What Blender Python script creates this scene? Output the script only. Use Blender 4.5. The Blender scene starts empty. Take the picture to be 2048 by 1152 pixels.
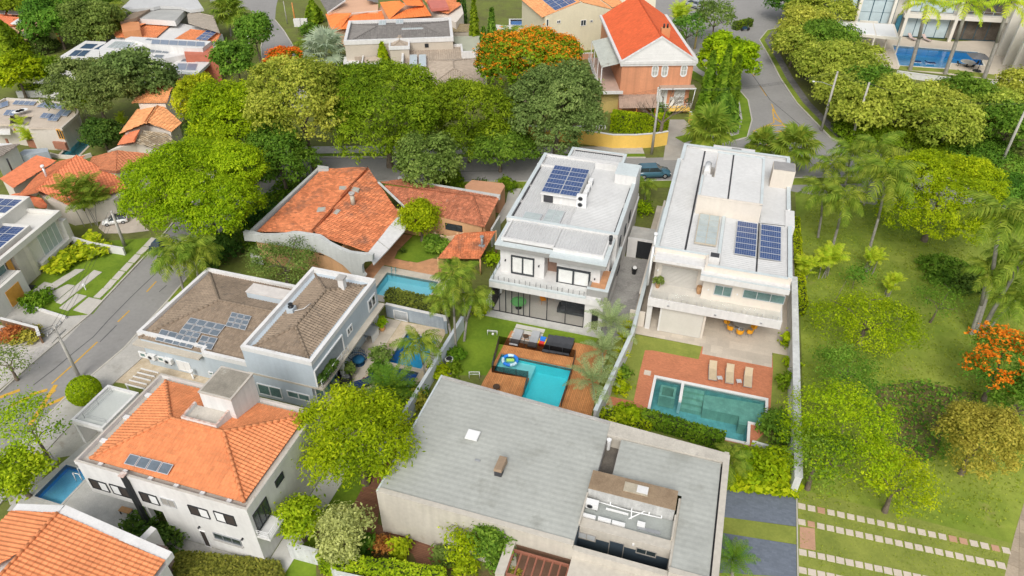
import bpy, math, random
import numpy as np
from mathutils import Vector, Matrix
from mathutils.geometry import tessellate_polygon
# ---------------------------------------------------------------- camera, sky, sun
SC=bpy.context.scene; COL=SC.collection
CAMH=42.0; PITCH=math.radians(37.26); FPX=1431.0
cd=bpy.data.cameras.new('camera'); cam=bpy.data.objects.new('camera',cd); COL.objects.link(cam)
cam.location=(0,0,CAMH); cam.rotation_euler=(math.pi/2-PITCH,0,0)
cd.sensor_width=36; cd.lens=36*FPX/2048; cd.clip_end=2000; cd.clip_start=.5
SC.camera=cam
W=bpy.data.worlds.new("World"); SC.world=W; W.use_nodes=True
nt=W.node_tree; nt.nodes.clear()
sky=nt.nodes.new('ShaderNodeTexSky'); sky.sky_type='NISHITA'; sky.sun_disc=False
SUN_EL=math.radians(46); SUN_AZ=math.radians(193)
sky.sun_elevation=SUN_EL; sky.sun_rotation=SUN_AZ; sky.air_density=1.0; sky.dust_density=3.0; sky.ozone_density=1.0
hs=nt.nodes.new('ShaderNodeHueSaturation'); hs.inputs['Saturation'].default_value=.30
bg=nt.nodes.new('ShaderNodeBackground'); bg.inputs['Strength'].default_value=.15
wo=nt.nodes.new('ShaderNodeOutputWorld')
nt.links.new(sky.outputs[0],hs.inputs['Color']); nt.links.new(hs.outputs[0],bg.inputs[0]); nt.links.new(bg.outputs[0],wo.inputs[0])
sl=bpy.data.lights.new('sun','SUN'); sl.energy=1.4; sl.angle=math.radians(25); sl.color=(1,.955,.88)
so=bpy.data.objects.new('sun',sl); COL.objects.link(so)
sd=Vector((math.sin(SUN_AZ)*math.cos(SUN_EL),math.cos(SUN_AZ)*math.cos(SUN_EL),math.sin(SUN_EL)))
so.rotation_euler=sd.to_track_quat('Z','Y').to_euler(); so.location=(0,0,80)
vs=SC.view_settings; SC.display_settings.display_device='sRGB'
vs.view_transform='Standard'; vs.look='None'; vs.exposure=.30; vs.gamma=1; vs.use_curve_mapping=False
SC.cycles.max_bounces=8; SC.cycles.diffuse_bounces=4; SC.cycles.transparent_max_bounces=16
# ---------------------------------------------------------------- geometry of the place: survey points
_ct,_st=math.cos(PITCH),math.sin(PITCH)
def ray(x,y):
    a=(x-1024)/FPX; b=(y-576)/FPX
    return np.array([a,_ct-b*_st,-_st-b*_ct])
def G(x,y,z=0.0):
    d=ray(x,y); t=(z-CAMH)/d[2]
    return np.array([d[0]*t,d[1]*t,z])
def Z(ox,oy,sc): return lambda x,y:(ox+x/sc,oy+y/sc)
class Fr:
    """a building's own axes: u along its front, v away from it"""
    def __init__(s,o,yaw=-17.0):
        s.o=np.array(o,float); a=math.radians(yaw); s.yaw=a
        s.U=np.array([math.cos(a),math.sin(a),0]); s.V=np.array([-math.sin(a),math.cos(a),0])
    def L(s,p,z=0.0):
        d=G(p[0],p[1],z)-s.o; return float(d@s.U),float(d@s.V)
    def W(s,u,v,z=0.0):
        q=s.o+s.U*u+s.V*v; return (q[0],q[1],z)
    def wv(s,v0,p):
        d=ray(*p); c=np.array([0,0,CAMH]); t=(v0-(c-s.o)@s.V)/(d@s.V); q=c+d*t; return float((q-s.o)@s.U),float(q[2])
    def wu(s,u0,p):
        d=ray(*p); c=np.array([0,0,CAMH]); t=(u0-(c-s.o)@s.U)/(d@s.U); q=c+d*t; return float((q-s.o)@s.V),float(q[2])
WF=Fr((0,0,0),0)
GR=Fr((0,0,0),-17)
# ---------------------------------------------------------------- materials
_M={}
def rgb(c): return (c[0],c[1],c[2],1)
def mat(name,c,rough=.8,var=.12,vs=.5,c2=None,bump=0.0,bs=12,metal=0.0,streak=0.0,spot=None,attr=0.0,wave=None,spec=.3,stain=None,brick=None):
    if name in _M: return _M[name]
    m=bpy.data.materials.new(name); m.use_nodes=True; t=m.node_tree; N=t.nodes; Lk=t.links
    b=N['Principled BSDF']; b.inputs['Roughness'].default_value=rough; b.inputs['Metallic'].default_value=metal
    b.inputs['Specular IOR Level'].default_value=spec
    geo=N.new('ShaderNodeNewGeometry'); P=geo.outputs['Position']
    n1=N.new('ShaderNodeTexNoise'); n1.inputs['Scale'].default_value=vs; n1.inputs['Detail'].default_value=8; n1.inputs['Roughness'].default_value=.65
    Lk.new(P,n1.inputs['Vector'])
    mr=N.new('ShaderNodeMapRange'); mr.inputs[1].default_value=.32; mr.inputs[2].default_value=.68
    Lk.new(n1.outputs[0],mr.inputs[0])
    mx=N.new('ShaderNodeMix'); mx.data_type='RGBA'
    c2=c2 or tuple(min(1,k*(1+var)) for k in c); ca=tuple(k*(1-var) for k in c) if c2[0]>=0 and var else c
    mx.inputs[6].default_value=rgb(ca); mx.inputs[7].default_value=rgb(c2); Lk.new(mr.outputs[0],mx.inputs[0])
    out=mx.outputs[2]
    def mult(fac_socket,lo,hi,out):
        r=N.new('ShaderNodeMapRange'); r.inputs[1].default_value=.25; r.inputs[2].default_value=.75; r.inputs[3].default_value=lo; r.inputs[4].default_value=hi
        Lk.new(fac_socket,r.inputs[0]); v=N.new('ShaderNodeVectorMath'); v.operation='SCALE'; Lk.new(out,v.inputs[0]); Lk.new(r.outputs[0],v.inputs['Scale']); return v.outputs[0]
    n2=N.new('ShaderNodeTexNoise'); n2.inputs['Scale'].default_value=vs*11; n2.inputs['Detail'].default_value=4; Lk.new(P,n2.inputs['Vector'])
    out=mult(n2.outputs[0],1-var*.8,1+var*.8,out)
    if streak:
        mp=N.new('ShaderNodeVectorMath'); mp.operation='MULTIPLY'; mp.inputs[1].default_value=(2.6,2.6,.22); Lk.new(P,mp.inputs[0])
        n3=N.new('ShaderNodeTexNoise'); n3.inputs['Scale'].default_value=1.2; n3.inputs['Detail'].default_value=6; Lk.new(mp.outputs[0],n3.inputs['Vector'])
        out=mult(n3.outputs[0],1-streak,1+streak*.35,out)
    if stain:   # (colour, threshold, scale)
        n4=N.new('ShaderNodeTexNoise'); n4.inputs['Scale'].default_value=stain[2]; n4.inputs['Detail'].default_value=9; n4.inputs['Roughness'].default_value=.7; Lk.new(P,n4.inputs['Vector'])
        r=N.new('ShaderNodeMapRange'); r.inputs[1].default_value=stain[1]; r.inputs[2].default_value=stain[1]+.13; Lk.new(n4.outputs[0],r.inputs[0])
        m2=N.new('ShaderNodeMix'); m2.data_type='RGBA'; Lk.new(r.outputs[0],m2.inputs[0]); Lk.new(out,m2.inputs[6]); m2.inputs[7].default_value=rgb(stain[0]); out=m2.outputs[2]
    if attr:
        at=N.new('ShaderNodeAttribute'); at.attribute_name='c'
        r=N.new('ShaderNodeMapRange'); r.inputs[3].default_value=1-attr; r.inputs[4].default_value=1+attr; Lk.new(at.outputs['Fac'],r.inputs[0])
        v=N.new('ShaderNodeVectorMath'); v.operation='SCALE'; Lk.new(out,v.inputs[0]); Lk.new(r.outputs[0],v.inputs['Scale']); out=v.outputs[0]
    hb=None
    if brick:   # (w,h,yaw,mortar colour,mix)
        mp=N.new('ShaderNodeMapping'); mp.inputs['Rotation'].default_value=(0,0,math.radians(-brick[2])) ; Lk.new(P,mp.inputs[0])
        bt=N.new('ShaderNodeTexBrick'); bt.inputs['Scale'].default_value=1; bt.inputs['Brick Width'].default_value=brick[0]; bt.inputs['Row Height'].default_value=brick[1]
        bt.inputs['Mortar Size'].default_value=brick[4]; bt.inputs['Color1'].default_value=(1,1,1,1); bt.inputs['Color2'].default_value=(.82,.82,.82,1); bt.inputs['Mortar'].default_value=rgb(brick[3])
        Lk.new(mp.outputs[0],bt.inputs['Vector'])
        v=N.new('ShaderNodeVectorMath'); v.operation='MULTIPLY'; Lk.new(out,v.inputs[0]); Lk.new(bt.outputs['Color'],v.inputs[1]); out=v.outputs[0]
    Lk.new(out,b.inputs['Base Color'])
    if bump:
        nb=N.new('ShaderNodeTexNoise'); nb.inputs['Scale'].default_value=bs; nb.inputs['Detail'].default_value=5; Lk.new(P,nb.inputs['Vector'])
        bp=N.new('ShaderNodeBump'); bp.inputs['Strength'].default_value=min(1,bump); bp.inputs['Distance'].default_value=.05*max(1,bump); Lk.new(nb.outputs[0],bp.inputs['Height']); Lk.new(bp.outputs[0],b.inputs['Normal'])
    _M[name]=m; return m
def leafmat(name,ca,cb,cc,trans=.42,rough=.6):
    if name in _M: return _M[name]
    m=bpy.data.materials.new(name); m.use_nodes=True; t=m.node_tree; N=t.nodes; Lk=t.links
    ca,cb,cc=[(min(.85,c[0]*1.78),min(.85,c[1]*1.83),c[2]*1.3) for c in (ca,cb,cc)]
    b=N['Principled BSDF']; b.inputs['Roughness'].default_value=rough; b.inputs['Specular IOR Level'].default_value=.12
    at=N.new('ShaderNodeAttribute'); at.attribute_name='c'
    cr=N.new('ShaderNodeValToRGB'); cr.color_ramp.elements[0].color=rgb(ca); cr.color_ramp.elements[1].color=rgb(cc); e=cr.color_ramp.elements.new(.5); e.color=rgb(cb)
    Lk.new(at.outputs['Fac'],cr.inputs[0])
    oi=N.new('ShaderNodeObjectInfo'); h=N.new('ShaderNodeHueSaturation')
    r=N.new('ShaderNodeMapRange'); r.inputs[3].default_value=.485; r.inputs[4].default_value=.515; Lk.new(oi.outputs['Random'],r.inputs[0]); Lk.new(r.outputs[0],h.inputs['Hue']); Lk.new(cr.outputs[0],h.inputs['Color'])
    Lk.new(h.outputs[0],b.inputs['Base Color'])
    tr=N.new('ShaderNodeBsdfTranslucent'); Lk.new(h.outputs[0],tr.inputs[0])
    mx=N.new('ShaderNodeMixShader'); mx.inputs[0].default_value=trans; Lk.new(b.outputs[0],mx.inputs[1]); Lk.new(tr.outputs[0],mx.inputs[2])
    Lk.new(mx.outputs[0],N['Material Output'].inputs[0]); _M[name]=m; return m
def clearmat(name,tint,rough=.03,refl=1.33,bump=0,bs=3,base=.0):
    if name in _M: return _M[name]
    m=bpy.data.materials.new(name); m.use_nodes=True; t=m.node_tree; N=t.nodes; Lk=t.links; N.remove(N['Principled BSDF'])
    tr=N.new('ShaderNodeBsdfTransparent'); tr.inputs[0].default_value=rgb(tint)
    gl=N.new('ShaderNodeBsdfGlossy'); gl.inputs['Roughness'].default_value=rough
    fr=N.new('ShaderNodeFresnel'); fr.inputs[0].default_value=refl
    mx=N.new('ShaderNodeMixShader'); Lk.new(fr.outputs[0],mx.inputs[0]); Lk.new(tr.outputs[0],mx.inputs[1]); Lk.new(gl.outputs[0],mx.inputs[2])
    if bump:
        geo=N.new('ShaderNodeNewGeometry'); nb=N.new('ShaderNodeTexNoise'); nb.inputs['Scale'].default_value=bs; nb.inputs['Detail'].default_value=3; Lk.new(geo.outputs['Position'],nb.inputs['Vector'])
        bp=N.new('ShaderNodeBump'); bp.inputs['Strength'].default_value=bump; bp.inputs['Distance'].default_value=.1; Lk.new(nb.outputs[0],bp.inputs['Height']); Lk.new(bp.outputs[0],gl.inputs['Normal']); Lk.new(bp.outputs[0],fr.inputs['Normal'])
    Lk.new(mx.outputs[0],N['Material Output'].inputs[0]); _M[name]=m; return m
# ---------------------------------------------------------------- objects and meshes
OFF={}
def tag(o,label=None,cat=None,group=None,kind=None):
    if label: o['label']=label
    if cat: o['category']=cat
    if group: o['group']=group
    if kind: o['kind']=kind
    return o
def thing(name,label,cat,loc=(0,0,0),group=None,rz=0):
    o=bpy.data.objects.new(name,None); COL.objects.link(o); o.empty_display_size=.3
    o.location=loc; o.rotation_euler=(0,0,rz); OFF[o.name]=tuple(loc) ; return tag(o,label,cat,group)
def link(name,me,parent=None,label=None,cat=None,group=None,kind=None,loc=None):
    o=bpy.data.objects.new(name,me); COL.objects.link(o)
    if parent is not None: o.parent=parent; OFF[o.name]=OFF.get(parent.name,(0,0,0))
    else: OFF[o.name]=(0,0,0)
    if loc is not None: o.location=loc
    return tag(o,label,cat,group,kind)
def setattr_c(me,arr):
    a=me.attributes.new('c','FLOAT','FACE'); a.data.foreach_set('value',np.asarray(arr,np.float32))
class MB:
    def __init__(s): s.V=[]; s.F=[]; s.M=[]; s.mats=[]; s.sm=[]
    def mi(s,m):
        if m not in s.mats: s.mats.append(m)
        return s.mats.index(m)
    def face(s,pts,m,sm=False):
        i=len(s.V); s.V+= [tuple(p) for p in pts]; s.F.append(tuple(range(i,i+len(pts)))); s.M.append(s.mi(m)); s.sm.append(sm); return s
    def hexa(s,p,m,mt=None):   # p: 4 bottom, 4 top (ccw from above)
        i=len(s.V); s.V+=[tuple(q) for q in p]; k=s.mi(m)
        for j,f in enumerate(((3,2,1,0),(4,5,6,7),(0,1,5,4),(1,2,6,5),(2,3,7,6),(3,0,4,7))):
            s.F.append(tuple(i+a for a in f)); s.M.append(s.mi(mt) if (mt and j==1) else k); s.sm.append(False)
        return s
    def box(s,fr,u0,u1,v0,v1,z0,z1,m,mt=None):
        if u0>u1:u0,u1=u1,u0
        if v0>v1:v0,v1=v1,v0
        if z0>z1:z0,z1=z1,z0
        c=((u0,v0),(u1,v0),(u1,v1),(u0,v1)); return s.hexa([fr.W(a,b,z0) for a,b in c]+[fr.W(a,b,z1) for a,b in c],m,mt)
    def prism(s,P,z0,z1,m,mt=None,bottom=False):
        A=sum(P[i][0]*P[(i+1)%len(P)][1]-P[(i+1)%len(P)][0]*P[i][1] for i in range(len(P)))
        if A<0: P=P[::-1]
        i=len(s.V); n=len(P); s.V+=[(p[0],p[1],z0) for p in P]+[(p[0],p[1],z1) for p in P]; k=s.mi(m)
        for j in range(n): s.F.append((i+j,i+(j+1)%n,i+n+(j+1)%n,i+n+j)); s.M.append(k); s.sm.append(False)
        for t in tessellate_polygon([[Vector((p[0],p[1],0)) for p in P]]):
            a,b,c=t; q=(P[b][0]-P[a][0])*(P[c][1]-P[a][1])-(P[c][0]-P[a][0])*(P[b][1]-P[a][1])
            if q<0: b,c=c,b
            s.F.append((i+n+a,i+n+b,i+n+c)); s.M.append(s.mi(mt) if mt else k); s.sm.append(False)
            if bottom: s.F.append((i+a,i+c,i+b)); s.M.append(k); s.sm.append(False)
        return s
    def tube(s,a,b,r0,r1,m,n=7,cap=True):
        a=Vector(a); b=Vector(b); d=(b-a).normalized(); x=d.orthogonal().normalized(); y=d.cross(x); i=len(s.V); k=s.mi(m)
        for c,r in ((a,r0),(b,r1)):
            for j in range(n):
                t=2*math.pi*j/n; s.V.append(tuple(c+x*(r*math.cos(t))+y*(r*math.sin(t))))
        for j in range(n): s.F.append((i+j,i+(j+1)%n,i+n+(j+1)%n,i+n+j)); s.M.append(k); s.sm.append(True)
        if cap: s.F.append(tuple(i+n+j for j in range(n))); s.M.append(k); s.sm.append(False); s.F.append(tuple(i+n-1-j for j in range(n))); s.M.append(k); s.sm.append(False)
        return s
    def path(s,P,r,m,n=5):
        for a,b in zip(P[:-1],P[1:]): s.tube(a,b,r,r,m,n)
        return s
    def lathe(s,c,prof,m,n=14):  # prof: (r,z)
        i=len(s.V); k=s.mi(m); q=len(prof)
        for r,z in prof:
            for j in range(n): t=2*math.pi*j/n; s.V.append((c[0]+r*math.cos(t),c[1]+r*math.sin(t),c[2]+z))
        for a in range(q-1):
            for j in range(n): s.F.append((i+a*n+j,i+a*n+(j+1)%n,i+(a+1)*n+(j+1)%n,i+(a+1)*n+j)); s.M.append(k); s.sm.append(True)
        s.F.append(tuple(i+(q-1)*n+j for j in range(n))); s.M.append(k); s.sm.append(False)
        return s
    def build(s,name,parent=None,label=None,cat=None,group=None,kind=None,attr=None):
        V=np.array(s.V,float); 
        if parent is None:
            off=np.array([(V[:,0].min()+V[:,0].max())/2,(V[:,1].min()+V[:,1].max())/2,V[:,2].min()])
        else: off=np.array(OFF.get(parent.name,(0,0,0)))
        V=V-off
        me=bpy.data.meshes.new(name); me.from_pydata(V.tolist(),[],s.F)
        for m in s.mats: me.materials.append(m)
        me.polygons.foreach_set('material_index',s.M); me.polygons.foreach_set('use_smooth',s.sm)
        if attr is not None: setattr_c(me,attr)
        me.update()
        o=link(name,me,parent,label,cat,group,kind)
        if parent is None: o.location=off; OFF[o.name]=tuple(off)
        return o
def quads(name,V,attr,m,smooth=False):   # V (n,4,3)
    n=len(V); me=bpy.data.meshes.new(name); me.vertices.add(n*4); me.vertices.foreach_set('co',np.asarray(V,np.float32).ravel())
    me.loops.add(n*4); me.loops.foreach_set('vertex_index',np.arange(n*4,dtype=np.int32))
    me.polygons.add(n); me.polygons.foreach_set('loop_start',np.arange(0,n*4,4,dtype=np.int32))
    me.materials.append(m); me.update(calc_edges=True)
    if attr is not None: setattr_c(me,attr)
    return me
def children(o): return [c for c in bpy.data.objects if c.parent==o]
_kids={}
def dup(root,loc,rz=0,label=None,group=None,sc=1,cat=None):
    if root.name not in _kids: _kids[root.name]=[(c,children(c)) for c in children(root)]
    r=root.copy(); COL.objects.link(r); r.location=loc; r.rotation_euler=(0,0,rz); r.scale=(sc,)*3 if not isinstance(sc,tuple) else sc
    OFF[r.name]=(0,0,0)
    if label: r['label']=label
    if group: r['group']=group
    if cat: r['category']=cat
    for c,gs in _kids[root.name]:
        k=c.copy(); COL.objects.link(k); k.parent=r
        for g in gs: q=g.copy(); COL.objects.link(q); q.parent=k
    return r
# ---------------------------------------------------------------- builders of building pieces
def face(fr,kind,pos):      # kind 'v-','v+','u-','u+': (a, out, z) -> world
    s=1 if kind[1]=='+' else -1
    if kind[0]=='v': return lambda a,o,z: fr.W(a,pos+s*o,z)
    return lambda a,o,z: fr.W(pos+s*o,a,z)
def fpx(fr,kind,pos,p): return fr.wv(pos,p) if kind[0]=='v' else fr.wu(pos,p)
def fbox(mb,f,a0,a1,o0,o1,z0,z1,m):
    P=[f(a0,o0,z0),f(a1,o0,z0),f(a1,o1,z0),f(a0,o1,z0)]
    A=sum(P[i][0]*P[(i+1)%4][1]-P[(i+1)%4][0]*P[i][1] for i in range(4))
    c=[(a0,o0),(a1,o0),(a1,o1),(a0,o1)]
    if A<0: c=c[::-1]
    mb.hexa([f(a,o,z0) for a,o in c]+[f(a,o,z1) for a,o in c],m)
def window(par,fr,kind,pos,a0,a1,z0,z1,fm,gm,n=2,fw=.06,dep=.07,curtain=None,sill=None,name='window',hbar=0,glass='pane',shade=None):
    if a0>a1:a0,a1=a1,a0
    if z0>z1:z0,z1=z1,z0
    f=face(fr,kind,pos); mb=MB()
    fbox(mb,f,a0,a1,-.05,dep,z1-fw,z1,fm); fbox(mb,f,a0,a1,-.05,dep,z0,z0+fw,fm)
    for k in range(n+1):
        c=a0+fw/2+(a1-a0-fw)*k/n; fbox(mb,f,c-fw/2,c+fw/2,-.05,dep-.004,z0+fw,z1-fw,fm)
    if hbar:
        for j in range(hbar):
            zz=z0+(z1-z0)*(j+1)/(hbar+1); fbox(mb,f,a0+fw,a1-fw,-.04,dep-.01,zz-.02,zz+.02,fm)
    w=mb.build(name,par)
    for k in range(n):
        b0=a0+fw+(a1-a0-fw)*k/n; b1=a0+(a1-a0-fw)*(k+1)/n
        q=MB(); fbox(q,f,b0,b1,.012,.03,z0+fw,z1-fw,gm if shade is None else (shade[k] or gm)); q.build(glass,w)
    if curtain:
        q=MB(); nn=max(6,int((a1-a0)/.16)); b0=a0+fw; b1=a1-fw
        for j in range(nn):
            x0=b0+(b1-b0)*j/nn; x1=b0+(b1-b0)*(j+1)/nn; xm=(x0+x1)/2
            q.face([f(x0,.001,z0+fw),f(xm,.01,z0+fw),f(xm,.01,z1-fw),f(x0,.001,z1-fw)],curtain); q.face([f(xm,.01,z0+fw),f(x1,.001,z0+fw),f(x1,.001,z1-fw),f(xm,.01,z1-fw)],curtain)
        q.build('curtain',w)
    if sill:
        q=MB(); fbox(q,f,a0-.08,a1+.08,-.02,.14,z0-.09,z0-.002,sill); q.build('sill',w)
    return w
def winpx(par,fr,kind,pos,p0,p1,fm,gm,**k):
    a0,z1=fpx(fr,kind,pos,p0); a1,z0=fpx(fr,kind,pos,p1); return window(par,fr,kind,pos,a0,a1,z0,z1,fm,gm,**k)
def ring(mb,fr,u0,u1,v0,v1,z0,z1,t,m,mt=None):
    mb.box(fr,u0,u1,v0,v0+t,z0,z1,m,mt); mb.box(fr,u0,u1,v1-t,v1,z0,z1,m,mt)
    mb.box(fr,u0,u0+t,v0+t,v1-t,z0,z1,m,mt); mb.box(fr,u1-t,u1,v0+t,v1-t,z0,z1,m,mt)
def tiles(par,name,pts,m,cw=.3,rh=.4,amp=.05,lift=.035,seg=4,seed=0,kind='stuff',jit=0.0,label=None,trap=False):
    """roof covering on a planar convex polygon; first edge is the eave"""
    P=[np.array(p,float) for p in pts]; o=P[0]; U=P[1]-P[0]; U/=np.linalg.norm(U)
    nr=None
    for q in P[2:]:
        c=np.cross(U,q-o)
        if np.linalg.norm(c)>1e-6: nr=c/np.linalg.norm(c); break
    if nr[2]<0: nr=-nr
    Vv=np.cross(nr,U)
    if (P[2]-o)@Vv<0: Vv=-Vv
    Q=[((p-o)@U,(p-o)@Vv) for p in P]; vmax=max(q[1] for q in Q); vmin=min(q[1] for q in Q); nrow=max(1,int(round((vmax-vmin)/rh))); rh=(vmax-vmin)/nrow
    def iv(v):
        v=min(max(v,vmin+1e-6),vmax-1e-6); xs=[]
        for a,b in zip(Q,Q[1:]+Q[:1]):
            if (a[1]-v)*(b[1]-v)<=0 and abs(a[1]-b[1])>1e-9: xs.append(a[0]+(b[0]-a[0])*(v-a[1])/(b[1]-a[1]))
        return min(xs),max(xs)
    rng=np.random.default_rng(seed); out=[]; col=[]; st=cw/seg
    for i in range(nrow):
        va=vmin+i*rh; vb=va+rh; a0,a1=iv(va); b0,b1=iv(vb)
        lo=min(a0,b0); hi=max(a1,b1); k0=int(math.floor(lo/st)); k1=int(math.ceil(hi/st))
        k=np.arange(k0,k1+1); u=k*st
        ua=np.clip(u,a0,a1); ub=np.clip(u,b0,b1)
        ph=(k%seg)/seg
        if trap: h=amp*np.where((ph>=.5)&(ph<1),1.0,0.0) if seg>2 else amp*(k%2)
        else: h=amp*(.5-.5*np.cos(2*np.pi*ph))
        tj=rng.random((k1-k0)//seg+3); cj=tj[(k[:-1]-k0)//seg]
        ju=(cj-.5)*jit
        A=o+np.outer(ua,U)+va*Vv+np.outer(h+lift,nr); B=o+np.outer(ub,U)+vb*Vv+np.outer(h,nr)
        L0=o+np.outer(ua,U)+va*Vv+np.outer(h*0-.01,nr)
        q=np.stack([A[:-1]+ju[:,None]*nr,A[1:]+ju[:,None]*nr,B[1:],B[:-1]],1)
        ok=((ua[1:]-ua[:-1])>1e-4)|((ub[1:]-ub[:-1])>1e-4)
        out.append(q[ok]); col.append(cj[ok])
        q2=np.stack([L0[:-1],L0[1:],A[1:]+ju[:,None]*nr,A[:-1]+ju[:,None]*nr],1); ok2=(ua[1:]-ua[:-1])>1e-4
        if lift>.01: out.append(q2[ok2]); col.append(cj[ok2]*.8)
    V=np.concatenate(out)-np.array(OFF.get(par.name,(0,0,0))); me=quads(name,V,np.concatenate(col),m)
    return link(name,me,par,kind=kind,label=label)
def ridge(par,pts,m,r=.11,name='ridge_cap'):
    mb=MB()
    for a,b in pts:
        a=Vector(a);b=Vector(b); n=max(1,int((b-a).length/.42))
        for i in range(n):
            p=a.lerp(b,i/n); q=a.lerp(b,(i+1)/n); mb.tube(p,q,r*1.12,r*.92,m,6)
    return mb.build(name,par,kind='stuff')
def hip(par,fr,u0,u1,v0,v1,z,pitch,m,mr=None,seed=0,skip=(),rd=.11,**k):
    du=u1-u0; dv=v1-v0; h=min(du,dv)/2*pitch
    if du>=dv: R0=(u0+dv/2,(v0+v1)/2); R1=(u1-dv/2,(v0+v1)/2)
    else: R0=((u0+u1)/2,v0+du/2); R1=((u0+u1)/2,v1-du/2)
    w=lambda u,v,zz=z: fr.W(u,v,zz)
    r0=w(*R0,z+h); r1=w(*R1,z+h)
    if du>=dv: pl={'v-':[w(u0,v0),w(u1,v0),r1,r0],'v+':[w(u1,v1),w(u0,v1),r0,r1],'u-':[w(u0,v1),w(u0,v0),r0],'u+':[w(u1,v0),w(u1,v1),r1]}
    else: pl={'v-':[w(u0,v0),w(u1,v0),r0],'v+':[w(u1,v1),w(u0,v1),r1],'u-':[w(u0,v1),w(u0,v0),r0,r1],'u+':[w(u1,v0),w(u1,v1),r1,r0]}
    for i,(kk,p) in enumerate(pl.items()):
        if kk not in skip and (k.get('cw') is None or True): tiles(par,'roof_tiles',p,m,seed=seed+i,**k)
    up=lambda p:(p[0],p[1],p[2]+.05)
    if du>=dv: rp=[(w(u0,v0),r0),(w(u0,v1),r0),(w(u1,v0),r1),(w(u1,v1),r1),(r0,r1)]
    else: rp=[(w(u0,v0),r0),(w(u1,v0),r0),(w(u0,v1),r1),(w(u1,v1),r1),(r0,r1)]
    ridge(par,[(up(a),up(b)) for a,b in rp if Vector(a)!=Vector(b)],mr or m,rd)
    mb=MB(); mb.face([w(u0,v0,z-.03),w(u1,v0,z-.03),w(u1,v1,z-.03),w(u0,v1,z-.03)],m); mb.build('roof_deck',par)
    return r0,r1,h
def on_plane(p0,p1,p2):   # returns f(s,t,h): p0 + s*(p1-p0) + t*(p2-p0) + h*n in metres along n
    a=np.array(p0,float); b=np.array(p1,float)-a; c=np.array(p2,float)-a; n=np.cross(b,c); n/=np.linalg.norm(n)
    if n[2]<0:n=-n
    return lambda s,t,h=0.0: tuple(a+b*s+c*t+n*h)
def panels(par,p0,p1,p2,nu,nv,m,fm,gap=.02,h=.12,name='solar_panel',edge=.012,skip=(),cells=(3,6)):
    """solar panels: nu x nv on the quad p0 (corner), p1 (along u), p2 (along v)"""
    f=on_plane(p0,p1,p2); lu=np.linalg.norm(np.array(p1)-np.array(p0)); lv=np.linalg.norm(np.array(p2)-np.array(p0))
    for i in range(nu):
        for j in range(nv):
            if (i,j) in skip: continue
            a0=i/nu+gap/2/lu; a1=(i+1)/nu-gap/2/lu; b0=j/nv+gap/2/lv; b1=(j+1)/nv-gap/2/lv
            mb=MB(); mb.hexa([f(a0,b0,h-.04),f(a1,b0,h-.04),f(a1,b1,h-.04),f(a0,b1,h-.04),f(a0,b0,h),f(a1,b0,h),f(a1,b1,h),f(a0,b1,h)],fm)
            ea=.035/lu; eb=.035/lv; nc,mc=cells; z=h+.003
            for x in range(nc):
                for y in range(mc):
                    s0=a0+ea+(a1-a0-2*ea)*x/nc+edge/2/lu; s1=a0+ea+(a1-a0-2*ea)*(x+1)/nc-edge/2/lu; t0=b0+eb+(b1-b0-2*eb)*y/mc+edge/2/lv; t1=b0+eb+(b1-b0-2*eb)*(y+1)/mc-edge/2/lv
                    mb.face([f(s0,t0,z),f(s1,t0,z),f(s1,t1,z),f(s0,t1,z)],m)
            mb.build(name,par)
def ac_unit(par,fr,u,v,z,w=.85,d=.35,h=.6,face_='v-',name='condenser'):
    mb=MB(); mb.box(fr,u-w/2,u+w/2,v-d/2,v+d/2,z+.08,z+h+.08,WHITEP)
    mb.box(fr,u-w/2+.05,u-w/2+.12,v-d/2,v+d/2,z,z+.08,DARK); mb.box(fr,u+w/2-.12,u+w/2-.05,v-d/2,v+d/2,z,z+.08,DARK)
    o=mb.build(name,par); q=MB()
    s={'v-':(0,-1),'v+':(0,1),'u-':(-1,0),'u+':(1,0)}[face_]
    zc=z+.08+h/2; r=min(h*.4,.26); lst=[0] if h<1 else [-h/4,h/4]
    for dz in lst:
        rr=r if h<1 else h*.19
        if s[0]==0: c=fr.W(u-.1*w,v+s[1]*d/2,zc+dz); e=fr.W(u-.1*w,v+s[1]*(d/2+.025),zc+dz)
        else: c=fr.W(u+s[0]*w/2,v,zc+dz); e=fr.W(u+s[0]*(w/2+.025),v,zc+dz)
        q.tube(c,e,rr,rr,GREYM,12); c2=Vector(e)+(Vector(e)-Vector(c))*.2; q.tube(e,c2,rr*.8,rr*.3,DARK,12)
    q.build('fan_grille',o); return o
def rail(par,P,h,m,n=3,post=1.2,r=.018,z0=0,name='railing'):
    """metal railing along world points"""
    mb=MB()
    for a,b in zip(P[:-1],P[1:]):
        a=Vector(a); b=Vector(b); L=(b-a).length; k=max(1,int(L/post))
        for i in range(k+1): p=a.lerp(b,i/k); mb.tube(p,p+Vector((0,0,h)),r*1.2,r*1.2,m,5)
        for j in range(n): zz=Vector((0,0,h*(j+1)/n)); mb.tube(a+zz,b+zz,r,r,m,5)
    return mb.build(name,par) if par is not None else mb
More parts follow.
